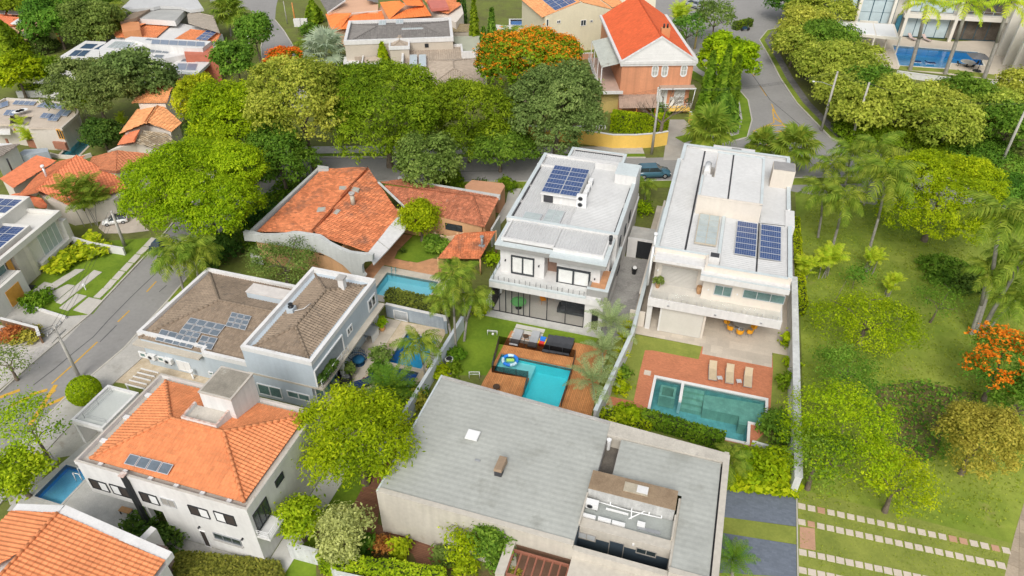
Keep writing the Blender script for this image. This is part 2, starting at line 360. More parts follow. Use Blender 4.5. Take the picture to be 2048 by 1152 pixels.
# shared materials
WHITE=mat('white_render',(.68,.67,.65),.7,.05,.35,streak=.10,bump=.05,stain=((.56,.55,.52),.64,.6))
WHITEP=mat('white_paint',(.76,.76,.75),.45,.03)
CREAM=mat('cream_render',(.68,.62,.54),.8,.04,.4,streak=.05)
DARK=mat('black_metal',(.025,.027,.03),.4,.1)
GREYM=mat('grey_metal',(.35,.36,.37),.45,.1,metal=.3)
ALU=mat('aluminium',(.62,.63,.64),.35,.05,metal=.4)
GLASS=mat('window_glass',(.035,.05,.055),.06,.2,.8,spec=.6)
GLASSG=mat('green_window_glass',(.12,.2,.19),.08,.25,.8,spec=.6)
CLEAR=clearmat('clear_glass',(.985,.99,.988),.02,1.18)
CURT=mat('white_curtain',(.80,.79,.77),.9,.06,2)
CONC=mat('concrete',(.40,.385,.36),.9,.14,.5,bump=.15,streak=.1,stain=((.24,.225,.2),.58,.9))
FLASH=mat('grey_flashing',(.55,.60,.60),.55,.08,.6,stain=((.42,.46,.46),.6,1.2))
PV=mat('solar_cell',(.035,.075,.20),.22,.15,2,spec=.5)
PVG=mat('thermal_collector',(.13,.16,.19),.3,.2,2,spec=.5)
TERRA=mat('terracotta_tile',(.60,.19,.08),.9,.2,.6,attr=.24,c2=(.70,.25,.11),stain=((.30,.13,.075),.50,.42))
ORANGE=mat('orange_tile',(.70,.26,.108),.85,.09,.5,attr=.10,stain=((.45,.18,.09),.68,1.5))
ORANGE2=mat('salmon_tile',(.66,.215,.10),.8,.08,.4,attr=.10,stain=((.36,.12,.06),.63,.9))
REDT=mat('red_tile',(.60,.115,.04),.8,.08,.4,attr=.08)
SALMON=mat('pale_clay_tile',(.72,.33,.14),.85,.12,.5,attr=.16,stain=((.20,.13,.08),.66,1.6))
BROWNT=mat('brown_concrete_tile',(.28,.215,.155),.85,.14,.5,attr=.12,stain=((.15,.125,.10),.57,.8))
GREYT=mat('grey_concrete_tile',(.21,.195,.18),.85,.1,.5,attr=.12)
BEIGET=mat('beige_concrete_tile',(.40,.33,.26),.85,.1,.5,attr=.1)
WHITEMET=mat('white_metal_sheet',(.535,.535,.525),.55,.07,.3,stain=((.50,.495,.475),.60,.35))
GREENGREY=mat('grey_metal_sheet',(.40,.41,.375),.6,.09,.35,stain=((.31,.315,.28),.54,.4),spec=.3,streak=.06)
WOOD=mat('varnished_wood',(.52,.20,.05),.5,.15,2,c2=(.62,.27,.07))
BARK=mat('bark',(.17,.135,.10),.9,.3,3,bump=.4,bs=8)
BARKP=mat('palm_bark',(.30,.28,.25),.9,.2,2,bump=.3,bs=6)
# ---------------------------------------------------------------- foliage
def leafquads(C,N,rng,size,asp=1.7,jit=.7,up=.35):
    n=len(C); d=N+rng.normal(0,jit,(n,3))+np.array([0,0,up]); d/=np.linalg.norm(d,axis=1,keepdims=True)+1e-9
    r=rng.normal(size=(n,3)); t=np.cross(d,r); t/=np.linalg.norm(t,axis=1,keepdims=True)+1e-9; b=np.cross(d,t)
    s=size*rng.uniform(.45,1.55,(n,1)); t=t*s*asp*.5; b=b*s*.5
    k=d*s*.12
    return np.stack([C-t,C-b*.9+k,C+t,C+b*.9+k],1)
def crown(seed,R,Hc,nl=12,lr=.42,clump=.55,per=16,leaf=.24,zmin=-.3,asp=1.7,inner=.35,flat=1.0,jit=.7,spread=.55,tone=.45,stretch=0.0):
    """leaves in clumps on a set of lobes; centre of the crown at the origin, half-height Hc/2"""
    rng=np.random.default_rng(seed); rz=Hc/2; L=[(0,0,0,R*.62,rz*.72)]
    for i in range(nl):
        z=rng.uniform(zmin,.95); a=i*2.4+rng.uniform(-.5,.5); q=math.sqrt(max(0,1-z*z)); s=rng.uniform(.58,.78); l=lr*rng.uniform(.75,1.25)
        L.append((R*s*q*math.cos(a),R*s*q*math.sin(a),rz*s*z,R*l,min(R*l,rz*l*1.5)*flat))
    Cs=[];Ns=[];T=[]
    for i,(x,y,z,r,h) in enumerate(L):
        if i==0 and nl>6: n=int(2.2*math.pi*r*(r+h)/2/(clump*clump)*.8)
        else: n=int(2.6*math.pi*r*(r+h)/2/(clump*clump)*.9)
        n=max(n,5)
        d=rng.normal(size=(n,3)); d/=np.linalg.norm(d,axis=1,keepdims=True); d[:,2]=np.where(d[:,2]<-.45,-d[:,2],d[:,2])
        w=1+rng.normal(0,.07,(n,1)); p=d*np.array([r,r,h])*w+np.array([x,y,z])
        ok=np.ones(n,bool)
        for j,(x2,y2,z2,r2,h2) in enumerate(L):
            if j!=i: ok&=(((p-np.array([x2,y2,z2]))/np.array([r2,r2,h2]))**2).sum(1)>.62
        keep=ok|(rng.random(n)<inner*.25); p=p[keep]; d=d[keep]; Cs.append(p); Ns.append(d); T.append(np.full(len(p),rng.normal(0,.13)))
    C=np.concatenate(Cs); N=np.concatenate(Ns); T=np.concatenate(T)+rng.normal(0,.12,len(C))
    n=len(C); cl=clump*rng.uniform(.7,1.3,(n,1,1))
    o=rng.normal(0,spread,(n,per,3))*np.array([1,1,.55])*cl
    P=(C[:,None]+o).reshape(-1,3); NN=(np.repeat(N,per,0)*.8+o.reshape(-1,3)/clump*.5)
    V=leafquads(P,NN,rng,leaf,asp,jit,.75)
    if stretch: V[:,:,2]+= 0
    hgt=o[:,:,2].reshape(-1)/clump
    at=np.clip(.45+np.repeat(T,per)*tone*2+rng.normal(0,.14,len(P))+hgt*.10,0,1)
    return V,at
def trunk_mb(mb,H,r,m,seed=0,R=3,z1=None,nb=5,lean=0,bend=.4):
    rng=random.Random(seed); p=Vector((0,0,-.2)); q=[p]; n=4
    for i in range(n): q.append(Vector((q[-1].x+rng.uniform(-1,1)*bend*.3+lean*H/n,q[-1].y+rng.uniform(-1,1)*bend*.3,H*(i+1)/n)))
    for i in range(n): mb.tube(q[i],q[i+1],r*(1-.55*i/n)*(1.25 if i==0 else 1),r*(1-.55*(i+1)/n),m,8,cap=False)
    t=q[-1]
    for i in range(nb):
        a=i*2*math.pi/nb+rng.uniform(-.4,.4); s=q[-1] if i%2 else q[-2]; L=R*rng.uniform(.45,.75)
        e=s+Vector((math.cos(a)*L,math.sin(a)*L,L*rng.uniform(.4,.9))); mid=s.lerp(e,.5)+Vector((rng.uniform(-.2,.2),rng.uniform(-.2,.2),.15*L))
        mb.tube(s,mid,r*.42,r*.28,m,5,cap=False); mb.tube(mid,e,r*.28,r*.1,m,5,cap=False)
        for j in range(2):
            f=mid.lerp(e,.4+.4*j); e2=f+Vector((rng.uniform(-1,1),rng.uniform(-1,1),rng.uniform(.2,1)))*L*.4; mb.tube(f,e2,r*.16,r*.06,m,4,cap=False)
    return mb
LF={}
LF['canopy']=leafmat('canopy_leaf',(.05,.09,.005),(.12,.18,.01),(.22,.28,.02))
LF['bright']=leafmat('bright_leaf',(.08,.135,.003),(.20,.27,.006),(.36,.40,.015))
LF['yellow']=leafmat('yellow_green_leaf',(.11,.15,.02),(.25,.28,.05),(.42,.42,.10))
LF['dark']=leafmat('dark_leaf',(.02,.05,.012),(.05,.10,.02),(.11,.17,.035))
LF['olive']=leafmat('olive_leaf',(.05,.08,.02),(.12,.17,.045),(.22,.27,.09))
LF['mid']=leafmat('mid_green_leaf',(.035,.085,.012),(.09,.17,.022),(.18,.27,.045))
LF['gold']=leafmat('gold_leaf',(.13,.135,.02),(.28,.265,.05),(.43,.38,.09))
LF['pale']=leafmat('pale_leaf',(.17,.18,.08),(.35,.345,.16),(.50,.475,.27))
LF['palm']=leafmat('palm_leaf',(.045,.085,.010),(.125,.175,.025),(.27,.30,.055))
LF['palmy']=leafmat('yellow_palm_leaf',(.13,.19,.01),(.30,.37,.03),(.50,.48,.06))  # yellower leaf colour, for royal palms and areca clumps
LF['silver']=leafmat('silver_palm_leaf',(.14,.17,.17),(.24,.28,.27),(.36,.39,.38))
LF['lime']=leafmat('lime_leaf',(.11,.16,.006),(.25,.30,.012),(.44,.44,.03))
LF['flower']=leafmat('orange_flower',(.38,.085,.004),(.46,.135,.01),(.52,.19,.02),.2)
LF['red']=leafmat('red_leaf',(.16,.07,.03),(.34,.12,.05),(.42,.24,.08))
LF['hedge']=leafmat('hedge_leaf',(.04,.09,.006),(.09,.16,.012),(.18,.25,.025))
LF['hedgeo']=leafmat('old_hedge_leaf',(.07,.08,.02),(.13,.15,.03),(.21,.21,.05))
LF['sage']=leafmat('grey_green_leaf',(.06,.085,.03),(.13,.17,.06),(.24,.27,.12))
LF['blue']=leafmat('blue_green_palm_leaf',(.09,.12,.06),(.19,.24,.14),(.36,.40,.26))
_CR={}
SPEC={ # nl,lr,clump,per,leaf,asp,zmin,flat,jit,spread
 'big':dict(nl=16,lr=.36,clump=.62,per=20,leaf=.26,zmin=-.35),
 'dense':dict(nl=22,lr=.28,clump=.5,per=17,leaf=.26,zmin=-.4,tone=.35),
 'feather':dict(nl=18,lr=.34,clump=.6,per=20,leaf=.20,asp=2.6,zmin=-.35,flat=.8,spread=.6),
 'clumpy':dict(nl=20,lr=.27,clump=.45,per=15,leaf=.22,zmin=-.3,spread=.5),
 'loose':dict(nl=14,lr=.3,clump=.6,per=11,leaf=.2,zmin=-.4,inner=.1,spread=.6),
 'sparse':dict(nl=10,lr=.3,clump=.7,per=8,leaf=.2,zmin=-.4,inner=.0,spread=.7),
 'bush':dict(nl=9,lr=.42,clump=.38,per=12,leaf=.17,zmin=-.1,spread=.5)}
def crown_mesh(spec,leafk,R,Hc,seed,**kw):
    key=(spec,leafk,R,Hc,seed)
    if key not in _CR:
        d=dict(SPEC[spec]); d.update(kw); V,a=crown(seed,R,Hc,**d); _CR[key]=quads('crown',V,a,LF[leafk])
    return _CR[key]
def flowers(me0,seed,n,m,size=.28,zlo=0):
    rng=np.random.default_rng(seed); k=len(me0.vertices); co=np.empty(k*3,np.float32); me0.vertices.foreach_get('co',co); c=co.reshape(-1,4,3).mean(1); r=np.linalg.norm(c[:,:2],axis=1); R=r.max(); Z_=c[:,2]
    sc=Z_/Z_.max()+r/R*.7+.35*np.sin(c[:,0]*1.9+seed)*np.sin(c[:,1]*1.7); pick=np.argsort(-sc+rng.normal(0,.35,len(c)))[:n*5]; c=c[rng.permutation(pick)[:n]]; c=c+np.array([0,-.12,.22]); per=8
    P=(c[:,None]+rng.normal(0,size*.42,(n,per,3))*np.array([1,1,.4])).reshape(-1,3); return quads('flower',leafquads(P,np.tile([0,0,1.],(len(P),1)),rng,size*.6,1.2,.6,.5),rng.random(len(P)),m)
def tree(name,label,cat,x,y,R,Hc,H,spec,leafk,seed=0,group=None,tr=None,fl=0,nb=5,nomesh=False,flz=0,lean=0,**kw):
    """H = height of the crown's top above ground, Hc = crown height, R = crown radius"""
    root=thing(name,label,cat,(x,y,0),group); zc=H-Hc/2
    me=crown_mesh(spec,leafk,R,Hc,seed,**kw); c=link('crown',me,root,kind='stuff'); c.location=(lean*zc,0,zc); c.rotation_euler=(0,0,seed*1.3)
    mb=MB(); trunk_mb(mb,max(.5,zc-Hc*.12),tr or (.10+.035*R),BARK,seed,R,nb=nb,lean=lean)
    OFF[root.name]=(0,0,0); mb.build('trunk',root)
    if fl: f=link('flower',flowers(me,seed,fl,LF['flower']),root,kind='stuff'); f.location=(lean*zc,0,zc); f.rotation_euler=(0,0,seed*1.3)
    return root
def treepx(name,label,cat,px,base,top,spec,leafk,wpx,seed=0,hc=.62,H=None,**kw):
    """placed by its foot in the photo; height from its top, width in pixels at the crown"""
    g=G(*base); 
    if H is None: H=topz(g,top)
    zc=H*(1-hc/2); d=math.hypot(g[1],CAMH-zc); R=wpx/2*(g[1]*_ct+(CAMH-zc)*_st)/FPX
    return tree(name,label,cat,float(g[0]),float(g[1]),round(R,2),round(H*hc,2),H,spec,leafk,seed,**kw)
def topz(g,ytop):
    lo,hi=0.,CAMH*.9
    for _ in range(40):
        m=(lo+hi)/2; y=g[1]; dz=m-CAMH; dep=y*_ct-dz*_st; up=y*_st+dz*_ct; py=576-FPX*up/dep
        if py>ytop: lo=m
        else: hi=m
    return lo
def bushat(name,label,cat,x,y,R,H,leafk,seed=0,spec='bush',group=None,z=0.0,**kw):
    me=crown_mesh(spec,leafk,R,round(H*1.5,2),seed,**kw); o=link(name,me,None,label,cat,group,None,(x,y,z+H*.3)); o.rotation_euler=(0,0,seed); return o
def hedge(name,label,P,w,h,leafk='hedge',seed=0,z0=0.0,leaf=.13,dens=150,cat='hedge',group=None):
    """clipped hedge along world points: a leafy skin over a dark inner mass"""
    root=thing(name,label,cat,(0,0,0),group); rng=np.random.default_rng(seed); Cs=[];Ns=[]; mb=MB()
    for a,b in zip(P[:-1],P[1:]):
        a=np.array([a[0],a[1],z0]); b=np.array([b[0],b[1],z0]); d=b-a; L=np.linalg.norm(d); d/=L; nn=np.array([-d[1],d[0],0])
        for N,s,area in ((np.array([0,0,1.]),0,L*w),(nn,1,L*h),(-nn,-1,L*h),(d,2,w*h),(-d,-2,w*h)):
            k=int(area*dens); u=rng.random(k)*L; v=rng.uniform(-.5,.5,k)*w; z=rng.random(k)*h
            if s==0: z=np.full(k,h)
            elif abs(s)==1: v=np.full(k,s*w/2)
            else: u=np.full(k,L if s>0 else 0)
            p=a+np.outer(u,d)+np.outer(v,nn)+np.outer(z,[0,0,1]); p+=rng.normal(0,.035,p.shape)+ (np.sin(p[:,0]*3.1)*np.cos(p[:,1]*2.7)*.05)[:,None]*N
            Cs.append(p); Ns.append(np.repeat(N[None],k,0))
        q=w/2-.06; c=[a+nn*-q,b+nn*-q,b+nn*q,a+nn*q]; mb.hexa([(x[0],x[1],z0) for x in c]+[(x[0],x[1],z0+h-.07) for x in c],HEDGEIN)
    C=np.concatenate(Cs); V=leafquads(C,np.concatenate(Ns),rng,leaf,1.4,.55,.2); 
    t=np.clip(.45+.25*np.sin(C[:,0]*1.7+C[:,1])*np.sin(C[:,1]*1.3)+rng.normal(0,.2,len(C)),0,1)
    mb.build('branches',root); link('leaves',quads('leaves',V,t,LF[leafk]),root,kind='stuff'); return root  # branches is one plain dark box with inner shade in its colour
HEDGEIN=mat('hedge_inner_shade',(.035,.05,.012),.95,.2,3)
# palms
def frond_mesh(key,L=2.6,droop=1.0,nl=22,ll=.75,hang=.5,w=.05,arch=.5,leafk='palm',seed=0,plum=0.0):
    if key in _CR: return _CR[key]
    rng=np.random.default_rng(seed); V=[];A=[]
    def pt(t): return np.array([L*(t-.12*t*t*droop),0,L*(arch*t-droop*t*t)])
    n=10
    for i in range(n):
        a=pt(i/n);b=pt((i+1)/n); r=.035*(1-i/n*.7)*L/2.6; s=np.array([0,r,0]); V.append([a-s,b-s*.9,b+s*.9,a+s]); A.append(.6)
    for sgn in (-1,1):
        for i in range(nl):
            t=.14+.86*(i+.5)/nl+rng.uniform(-.01,.01); p=pt(t); tg=pt(min(1,t+.02))-pt(t-.02); tg/=np.linalg.norm(tg)
            l=ll*(math.sin(math.pi*min(1,max(.02,t*.86+.12)))**.6)*rng.uniform(.85,1.1); rise=rng.uniform(-plum,plum)
            d=np.array([tg[0]*.55,sgn*1.0,tg[2]*.3+rise]); d/=np.linalg.norm(d); mid=p+d*l*.5; e=p+d*l*.88+np.array([0,0,-hang*l]); mid[2]-=hang*l*.18
            ww=tg*w*.55*(L/2.6); V.append([p-ww*.5,mid-ww,mid+ww,p+ww*.5]); V.append([mid-ww,e-ww*.2,e+ww*.2,mid+ww]); c=rng.uniform(.25,.8); A+= [c,c*.9+.05]
    _CR[key]=quads('frond',np.array(V),np.clip(A,0,1),LF[leafk]); return _CR[key]
def fan_mesh(key,L=1.1,st=.9,n=26,leafk='palm',seed=0,droop=.35):
    if key in _CR: return _CR[key]
    rng=np.random.default_rng(seed); V=[[np.array([0,-.02,0]),np.array([st,-.015,.05]),np.array([st,.015,.05]),np.array([0,.02,0])]];A=[.5]; c=np.array([st,0,.05])
    for i in range(n):
        a=math.radians(-150+300*i/(n-1)); d=np.array([math.cos(a),math.sin(a),0]); q=np.array([-d[1],d[0],0]); l=L*rng.uniform(.85,1.05)*(1-.15*abs(a)/2.6)
        m=c+d*l*.6+np.array([0,0,.02]); e=c+d*l+np.array([0,0,-droop*l*rng.uniform(.5,1.2)]); w=q*l*.075
        V.append([c-w*.1,m-w,m+w,c+w*.1]); V.append([m-w,e-w*.15,e+w*.15,m+w]); k=rng.uniform(.3,.8); A+=[k,k]
    _CR[key]=quads('frond',np.array(V),A,LF[leafk]); return _CR[key]
def palm(name,label,x,y,H,tr,nf,style,seed=0,group=None,lean=(0,0),z=0.0,cat='palm tree',sc=1.0,stems=None,dead=0,trunkm=None):
    root=thing(name,label,cat,(x,y,z),group); OFF[root.name]=(0,0,0); rng=random.Random(seed)
    stems=stems or [(0,0,H,lean)]
    tk=MB()
    for (sx,sy,h,ln) in stems:
        top=Vector((sx+ln[0],sy+ln[1],h)); p=Vector((sx,sy,-.1)); md=Vector((sx+ln[0]*.35,sy+ln[1]*.35,h*.5))
        if h>.3: tk.tube(p,md,tr*1.15,tr,trunkm or BARKP,8,cap=False); tk.tube(md,top,tr,tr*.8,trunkm or BARKP,8)
        else: tk.tube(p,Vector((sx,sy,max(.1,h))),tr,tr*.8,trunkm or BARKP,8)
        for i in range(nf):
            me,e0,e1=style(i/max(1,nf-1),rng)
            f=link('frond',me,root); f.location=top+Vector((0,0,0)); az=i*2.399963+rng.uniform(-.2,.2)
            f.rotation_euler=(rng.uniform(-.25,.25),-math.radians(e0+(e1-e0)*(i/max(1,nf-1))+rng.uniform(-6,6)),az); s=sc*rng.uniform(.88,1.1); f.scale=(s,s,s)
    tk.build('trunk',root)
    return root
def st_queen(leafk='palm',L=2.9): return lambda t,r:(frond_mesh(('q',leafk,L,r.choice((0,1))),L,1.0,22,.85,.7,.095,.75,leafk,int(L*10),.45),50,-25)
def st_royal(leafk='palmy',L=2.8): return lambda t,r:(frond_mesh(('r',leafk,L,r.choice((0,1))),L,.95,24,.8,.35,.095,.6,leafk,3,.4),55,-15)
def st_areca(leafk='palmy',L=1.8): return lambda t,r:(frond_mesh(('a',leafk,L,0),L,.8,16,.5,.25,.09,.9,leafk,5,.15),62,15)
def st_date(leafk='mid',L=1.8): return lambda t,r:(frond_mesh(('d',leafk,L,0),L,.6,30,.35,.15,.045,.5,leafk,6,.2),65,-15)
def st_fan(leafk='mid',L=1.0,st=1.0): return lambda t,r:(fan_mesh(('f',leafk,L,0),L,st,24,leafk,7),75,-35)
def rosette(name,label,cat,x,y,z,R,n,leafk,seed=0,up=.7,w=.09,group=None,bend=.5,stem=0.0):
    rng=np.random.default_rng(seed); V=[];A=[]
    for i in range(n):
        a=i*2.39996+rng.uniform(-.2,.2); e=math.radians(15+70*(i/n)*up+rng.uniform(-8,8)); d=np.array([math.cos(a)*math.cos(e),math.sin(a)*math.cos(e),math.sin(e)]); s=np.array([-math.sin(a),math.cos(a),0]); l=R*rng.uniform(.8,1.1); o=np.array([0,0,stem])
        m=o+d*l*.55; t=o+d*l*np.array([1.05,1.05,1-bend*.6]); V.append([o-s*w*.3,m-s*w*.5,m+s*w*.5,o+s*w*.3]); V.append([m-s*w*.5,t-s*.01,t+s*.01,m+s*w*.5]); c=rng.uniform(.2,.95); A+=[c,c]
    me=quads(name,np.array(V),A,LF[leafk]); return link(name,me,None,label,cat,group,None,(x,y,z))
# ---------------------------------------------------------------- ground, pools, roads
def C(pts,z=0.0): return [tuple(G(x,y,z)[:2]) for x,y in pts]
def inpoly(p,P):
    r=False
    for i in range(len(P)):
        a=P[i];b=P[i-1]
        if (a[1]>p[1])!=(b[1]>p[1]) and p[0]<(b[0]-a[0])*(p[1]-a[1])/(b[1]-a[1])+a[0]: r=not r
    return r
def rectw(fr,u0,u1,v0,v1): return [fr.W(u0,v0)[:2],fr.W(u1,v0)[:2],fr.W(u1,v1)[:2],fr.W(u0,v1)[:2]]
def area(P): return sum(P[i][0]*P[(i+1)%len(P)][1]-P[(i+1)%len(P)][0]*P[i][1] for i in range(len(P)))/2
def ccw(P): return P if area(P)>0 else P[::-1]
def offset(P,d):
    P=ccw(P); n=len(P); out=[]
    for i in range(n):
        a=Vector(P[i-1]);b=Vector(P[i]);c=Vector(P[(i+1)%n]); e=(b-a).normalized(); f=(c-b).normalized(); n1=Vector((e.y,-e.x)); n2=Vector((f.y,-f.x)); m=(n1+n2); m=m/m.dot(n1) if m.length>1e-6 else n1
        out.append((b.x+m.x*d,b.y+m.y*d))
    return out
HOLES=[]
def sheet(name,P,z,m,parent=None,label=None,kind='structure',thick=0.0,side=None):
    P=ccw([tuple(map(float,p)) for p in P]); hs=[h for h in HOLES if all(inpoly(q,P) for q in h)]
    loops=[P]+hs; fl=[p for l in loops for p in l]; mb=MB(); mb.mi(m); mb.V=[(p[0],p[1],z) for p in fl]
    for t in tessellate_polygon([[Vector((p[0],p[1],0)) for p in l] for l in loops]):
        a,b,c=t; q=(fl[b][0]-fl[a][0])*(fl[c][1]-fl[a][1])-(fl[c][0]-fl[a][0])*(fl[b][1]-fl[a][1])
        if abs(q)<1e-9: continue
        if q<0: b,c=c,b
        mb.F.append((a,b,c)); mb.M.append(0); mb.sm.append(False)
    if thick:
        for i in range(len(P)):
            a=P[i];b=P[(i+1)%len(P)]; mb.face([(a[0],a[1],z-thick),(b[0],b[1],z-thick),(b[0],b[1],z),(a[0],a[1],z)],side or m)
    return mb.build(name,parent,label,kind=kind)
def pool(name,label,P,depth,fm,wm,water,cop=.3,copm=None,lvl=.10,coph=.05,shelves=(),group=None,line=None):
    P=ccw([tuple(map(float,p)) for p in P]); cx=sum(p[0] for p in P)/len(P); cy=sum(p[1] for p in P)/len(P)
    r=thing(name,label,'swimming pool',(cx,cy,0),group); mb=MB(); n=len(P)
    for i in range(n):
        a=P[i];b=P[(i+1)%n]; mb.face([(b[0],b[1],-depth),(a[0],a[1],-depth),(a[0],a[1],0),(b[0],b[1],0)],wm)
    for t in tessellate_polygon([[Vector((p[0],p[1],0)) for p in P]]):
        a,b,c=t; q=(P[b][0]-P[a][0])*(P[c][1]-P[a][1])-(P[c][0]-P[a][0])*(P[b][1]-P[a][1])
        if q<0:b,c=c,b
        mb.face([(P[a][0],P[a][1],-depth),(P[b][0],P[b][1],-depth),(P[c][0],P[c][1],-depth)],fm)
    mb.build('basin',r)
    if copm:
        Q=offset(P,cop); mb=MB()
        for i in range(n):
            a=P[i];b=P[(i+1)%n];c=Q[(i+1)%n];d=Q[i]; mb.hexa([(p[0],p[1],-.3) for p in (d,c,b,a)]+[(p[0],p[1],coph) for p in (d,c,b,a)],copm)
        mb.build('coping',r)
    for S,z,m in shelves: mb=MB(); mb.prism(S,-depth+.002,z,m); mb.build('step',r)
    w=MB(); w.mi(water); w.V=[(p[0],p[1],-lvl) for p in P]
    for t in tessellate_polygon([[Vector((p[0],p[1],0)) for p in P]]):
        a,b,c=t; q=(P[b][0]-P[a][0])*(P[c][1]-P[a][1])-(P[c][0]-P[a][0])*(P[b][1]-P[a][1])
        if q<0:b,c=c,b
        w.F.append((a,b,c)); w.M.append(0); w.sm.append(False)
    w.build('water',r); return r
# surfaces
GRASS=mat('lawn_grass',(.15,.22,.02),.95,.16,.25,c2=(.25,.31,.035),bump=.5,bs=25)
LAWN=mat('fresh_lawn',(.12,.21,.012),.95,.14,.4,c2=(.19,.28,.02),bump=.4,bs=30)
LAWN2=mat('dry_lawn',(.21,.255,.045),.95,.14,.5,c2=(.28,.31,.06),bump=.4,bs=30)
PARKG=mat('park_grass',(.17,.265,.022),.95,.18,.16,c2=(.30,.35,.055),bump=.6,bs=18,stain=((.30,.24,.10),.62,.22))
EARTH=mat('earth_and_grass',(.15,.15,.05),.95,.2,.25,c2=(.17,.21,.035),bump=.5,bs=9)
SOIL=mat('brown_soil',(.20,.12,.06),.95,.25,.7,c2=(.13,.15,.04),bump=.8,bs=6)
ASPH=mat('asphalt',(.285,.275,.26),.9,.08,.25,bump=.2,bs=40,stain=((.235,.225,.21),.58,.5))
TAR=mat('tar_seam',(.10,.10,.10),.8,.2,2)
TUFT=leafmat('grass_tuft',(.08,.115,.012),(.135,.175,.02),(.19,.22,.035),.2)
ASPH2=mat('shaded_asphalt',(.17,.165,.165),.9,.08,.25,bump=.2,bs=40)
WALK=mat('concrete_walk',(.46,.44,.40),.9,.1,.6,bump=.2,stain=((.33,.31,.27),.56,.8))
KERBM=mat('kerb_concrete',(.50,.47,.41),.9,.1,1)
YEL=mat('yellow_road_paint',(.62,.36,.05),.8,.15,3,stain=((.3,.24,.14),.6,4))
PAVE=mat('pale_stone_paving',(.58,.51,.42),.8,.08,.9,brick=(1.0,1.0,-17,(.86,.85,.83),.008),spec=.3,stain=((.58,.36,.16),.66,.35))
PAVEW=mat('white_stone_paving',(.66,.63,.57),.8,.06,.9,brick=(.9,.9,-17,(.86,.86,.84),.008))
STONE=mat('sandstone_crazy_paving',(.55,.43,.28),.85,.16,1.2,bump=.2,c2=(.66,.56,.42))
GREYST=mat('mottled_grey_stone',(.47,.46,.43),.85,.14,1.1,stain=((.58,.48,.33),.6,.7))
BRICKD=mat('brick_paver_deck',(.57,.215,.11),.85,.10,.6,brick=(.22,.11,-17,(.75,.72,.7),.008),stain=((.28,.12,.06),.66,.55))
DECKM=mat('timber_decking',(.60,.25,.09),.6,.14,.8,brick=(2.6,.14,-107,(.4,.33,.28),.009),c2=(.74,.34,.13))
TCLAY=mat('terracotta_paving',(.60,.31,.16),.85,.1,.8,brick=(.4,.4,-17,(.8,.78,.75),.01))
DRIVE=mat('blue_grey_pavers',(.165,.19,.235),.85,.08,.6,brick=(.3,.15,-17,(.85,.85,.85),.006))
SLAB=mat('pale_paving_slab',(.60,.52,.43),.85,.08,1)
SLABR=mat('reddish_paving_slab',(.50,.29,.19),.85,.1,1)
TILEB=mat('pool_mosaic_blue',(.10,.34,.55),.5,.08,.8,brick=(.12,.12,-17,(.8,.8,.8),.01))
TILET=mat('pool_mosaic_turquoise',(.10,.72,.78),.5,.05,.8)
TILETL=mat('pool_mosaic_light_turquoise',(.33,.78,.78),.5,.05,.8)
TILEG=mat('pool_green_stone',(.28,.50,.49),.5,.12,1.2,c2=(.35,.58,.56),brick=(.3,.3,-17,(.88,.88,.88),.012))
TILEGL=mat('pool_shelf_green_stone',(.40,.50,.38),.5,.14,1.5,brick=(.3,.3,-17,(.88,.88,.88),.012))
TILEC=mat('pool_pale_blue',(.32,.66,.74),.5,.05,.8)
TILED=mat('pool_deep_blue',(.05,.30,.60),.5,.08,.8)
COPW=mat('white_coping',(.72,.71,.69),.7,.05,1)
WATER=clearmat('pool_water',(.86,.97,.98),.02,1.33,.12,2.2)
WATERB=clearmat('blue_pool_water',(.72,.93,1.0),.02,1.33,.12,2.2)
# pools come first: every ground sheet is cut out round them
fA=Fr(G(1003,708),-17)     # pool of the white house
zz=Z(1000,640,1)
def Lz(fr,pts,z=0): return [fr.L(p,z) for p in pts]
# L-shaped: shallow strip at the back left, deep part to the front right
a=fA.L((1145,733)); b=fA.L((990,742)); c=fA.L((1058,757)); ux=round(a[0],2); sx=round(c[0],2); sv=round(b[1],2)
PA=[fA.W(0,0)[:2],fA.W(0,sv)[:2],fA.W(sx,sv)[:2],fA.W(sx,-7.2)[:2],fA.W(ux,-7.2)[:2],fA.W(ux,0)[:2]]
PAs=[fA.W(0,0)[:2],fA.W(0,sv)[:2],fA.W(sx,sv)[:2],fA.W(sx,0)[:2]]
zq=Z(1160,640,4.115)
fB=Fr(G(*zq(630,478)),-17)
bl=fB.L(zq(572,835)); br=fB.L(zq(1370,1012)); tr=fB.L(zq(1525,665)); brc=fB.L(zq(1525,870)); st=fB.L(zq(1383,845))
U1=round((br[0]),2); U2=round(tr[0],2); V0=round((bl[1]+br[1])/2,2); V1=round(brc[1],2)
PB=[fB.W(0,0)[:2],fB.W(0,V0)[:2],fB.W(U1,V0)[:2],fB.W(U1,V1)[:2],fB.W(U2,V1)[:2],fB.W(U2,0)[:2]]
zc=Z(660,620,5.76); fC=Fr(G(*zc(885,268)),-17)
c1=fC.L(zc(1250,340)); cb=fC.L(zc(1085,690)); c0=fC.L(zc(930,665)); c4=fC.L(zc(1030,835)); c3=fC.L(zc(890,765))
CW=round(c1[0],2); CV=round(cb[1],2)
PC=rectw(fC,0,CW,CV,0); PC2=rectw(fC,CW-3.0,CW,CV-2.9,CV-.45)
zd=Z(730,350,4.61); fD=Fr(G(*zd(205,898)),-17); d1=fD.L(zd(680,985)); d2=fD.L(zd(130,1005))
PD=rectw(fD,0,round(d1[0],2),-3.6,0)
ze=Z(0,880,4.236); fE=Fr(G(*ze(290,478)),-17); e1=fE.L(ze(518,545)); e2=fE.L(ze(560,208))
PE=rectw(fE,0,round(e1[0],2),0,round(e2[1],2))
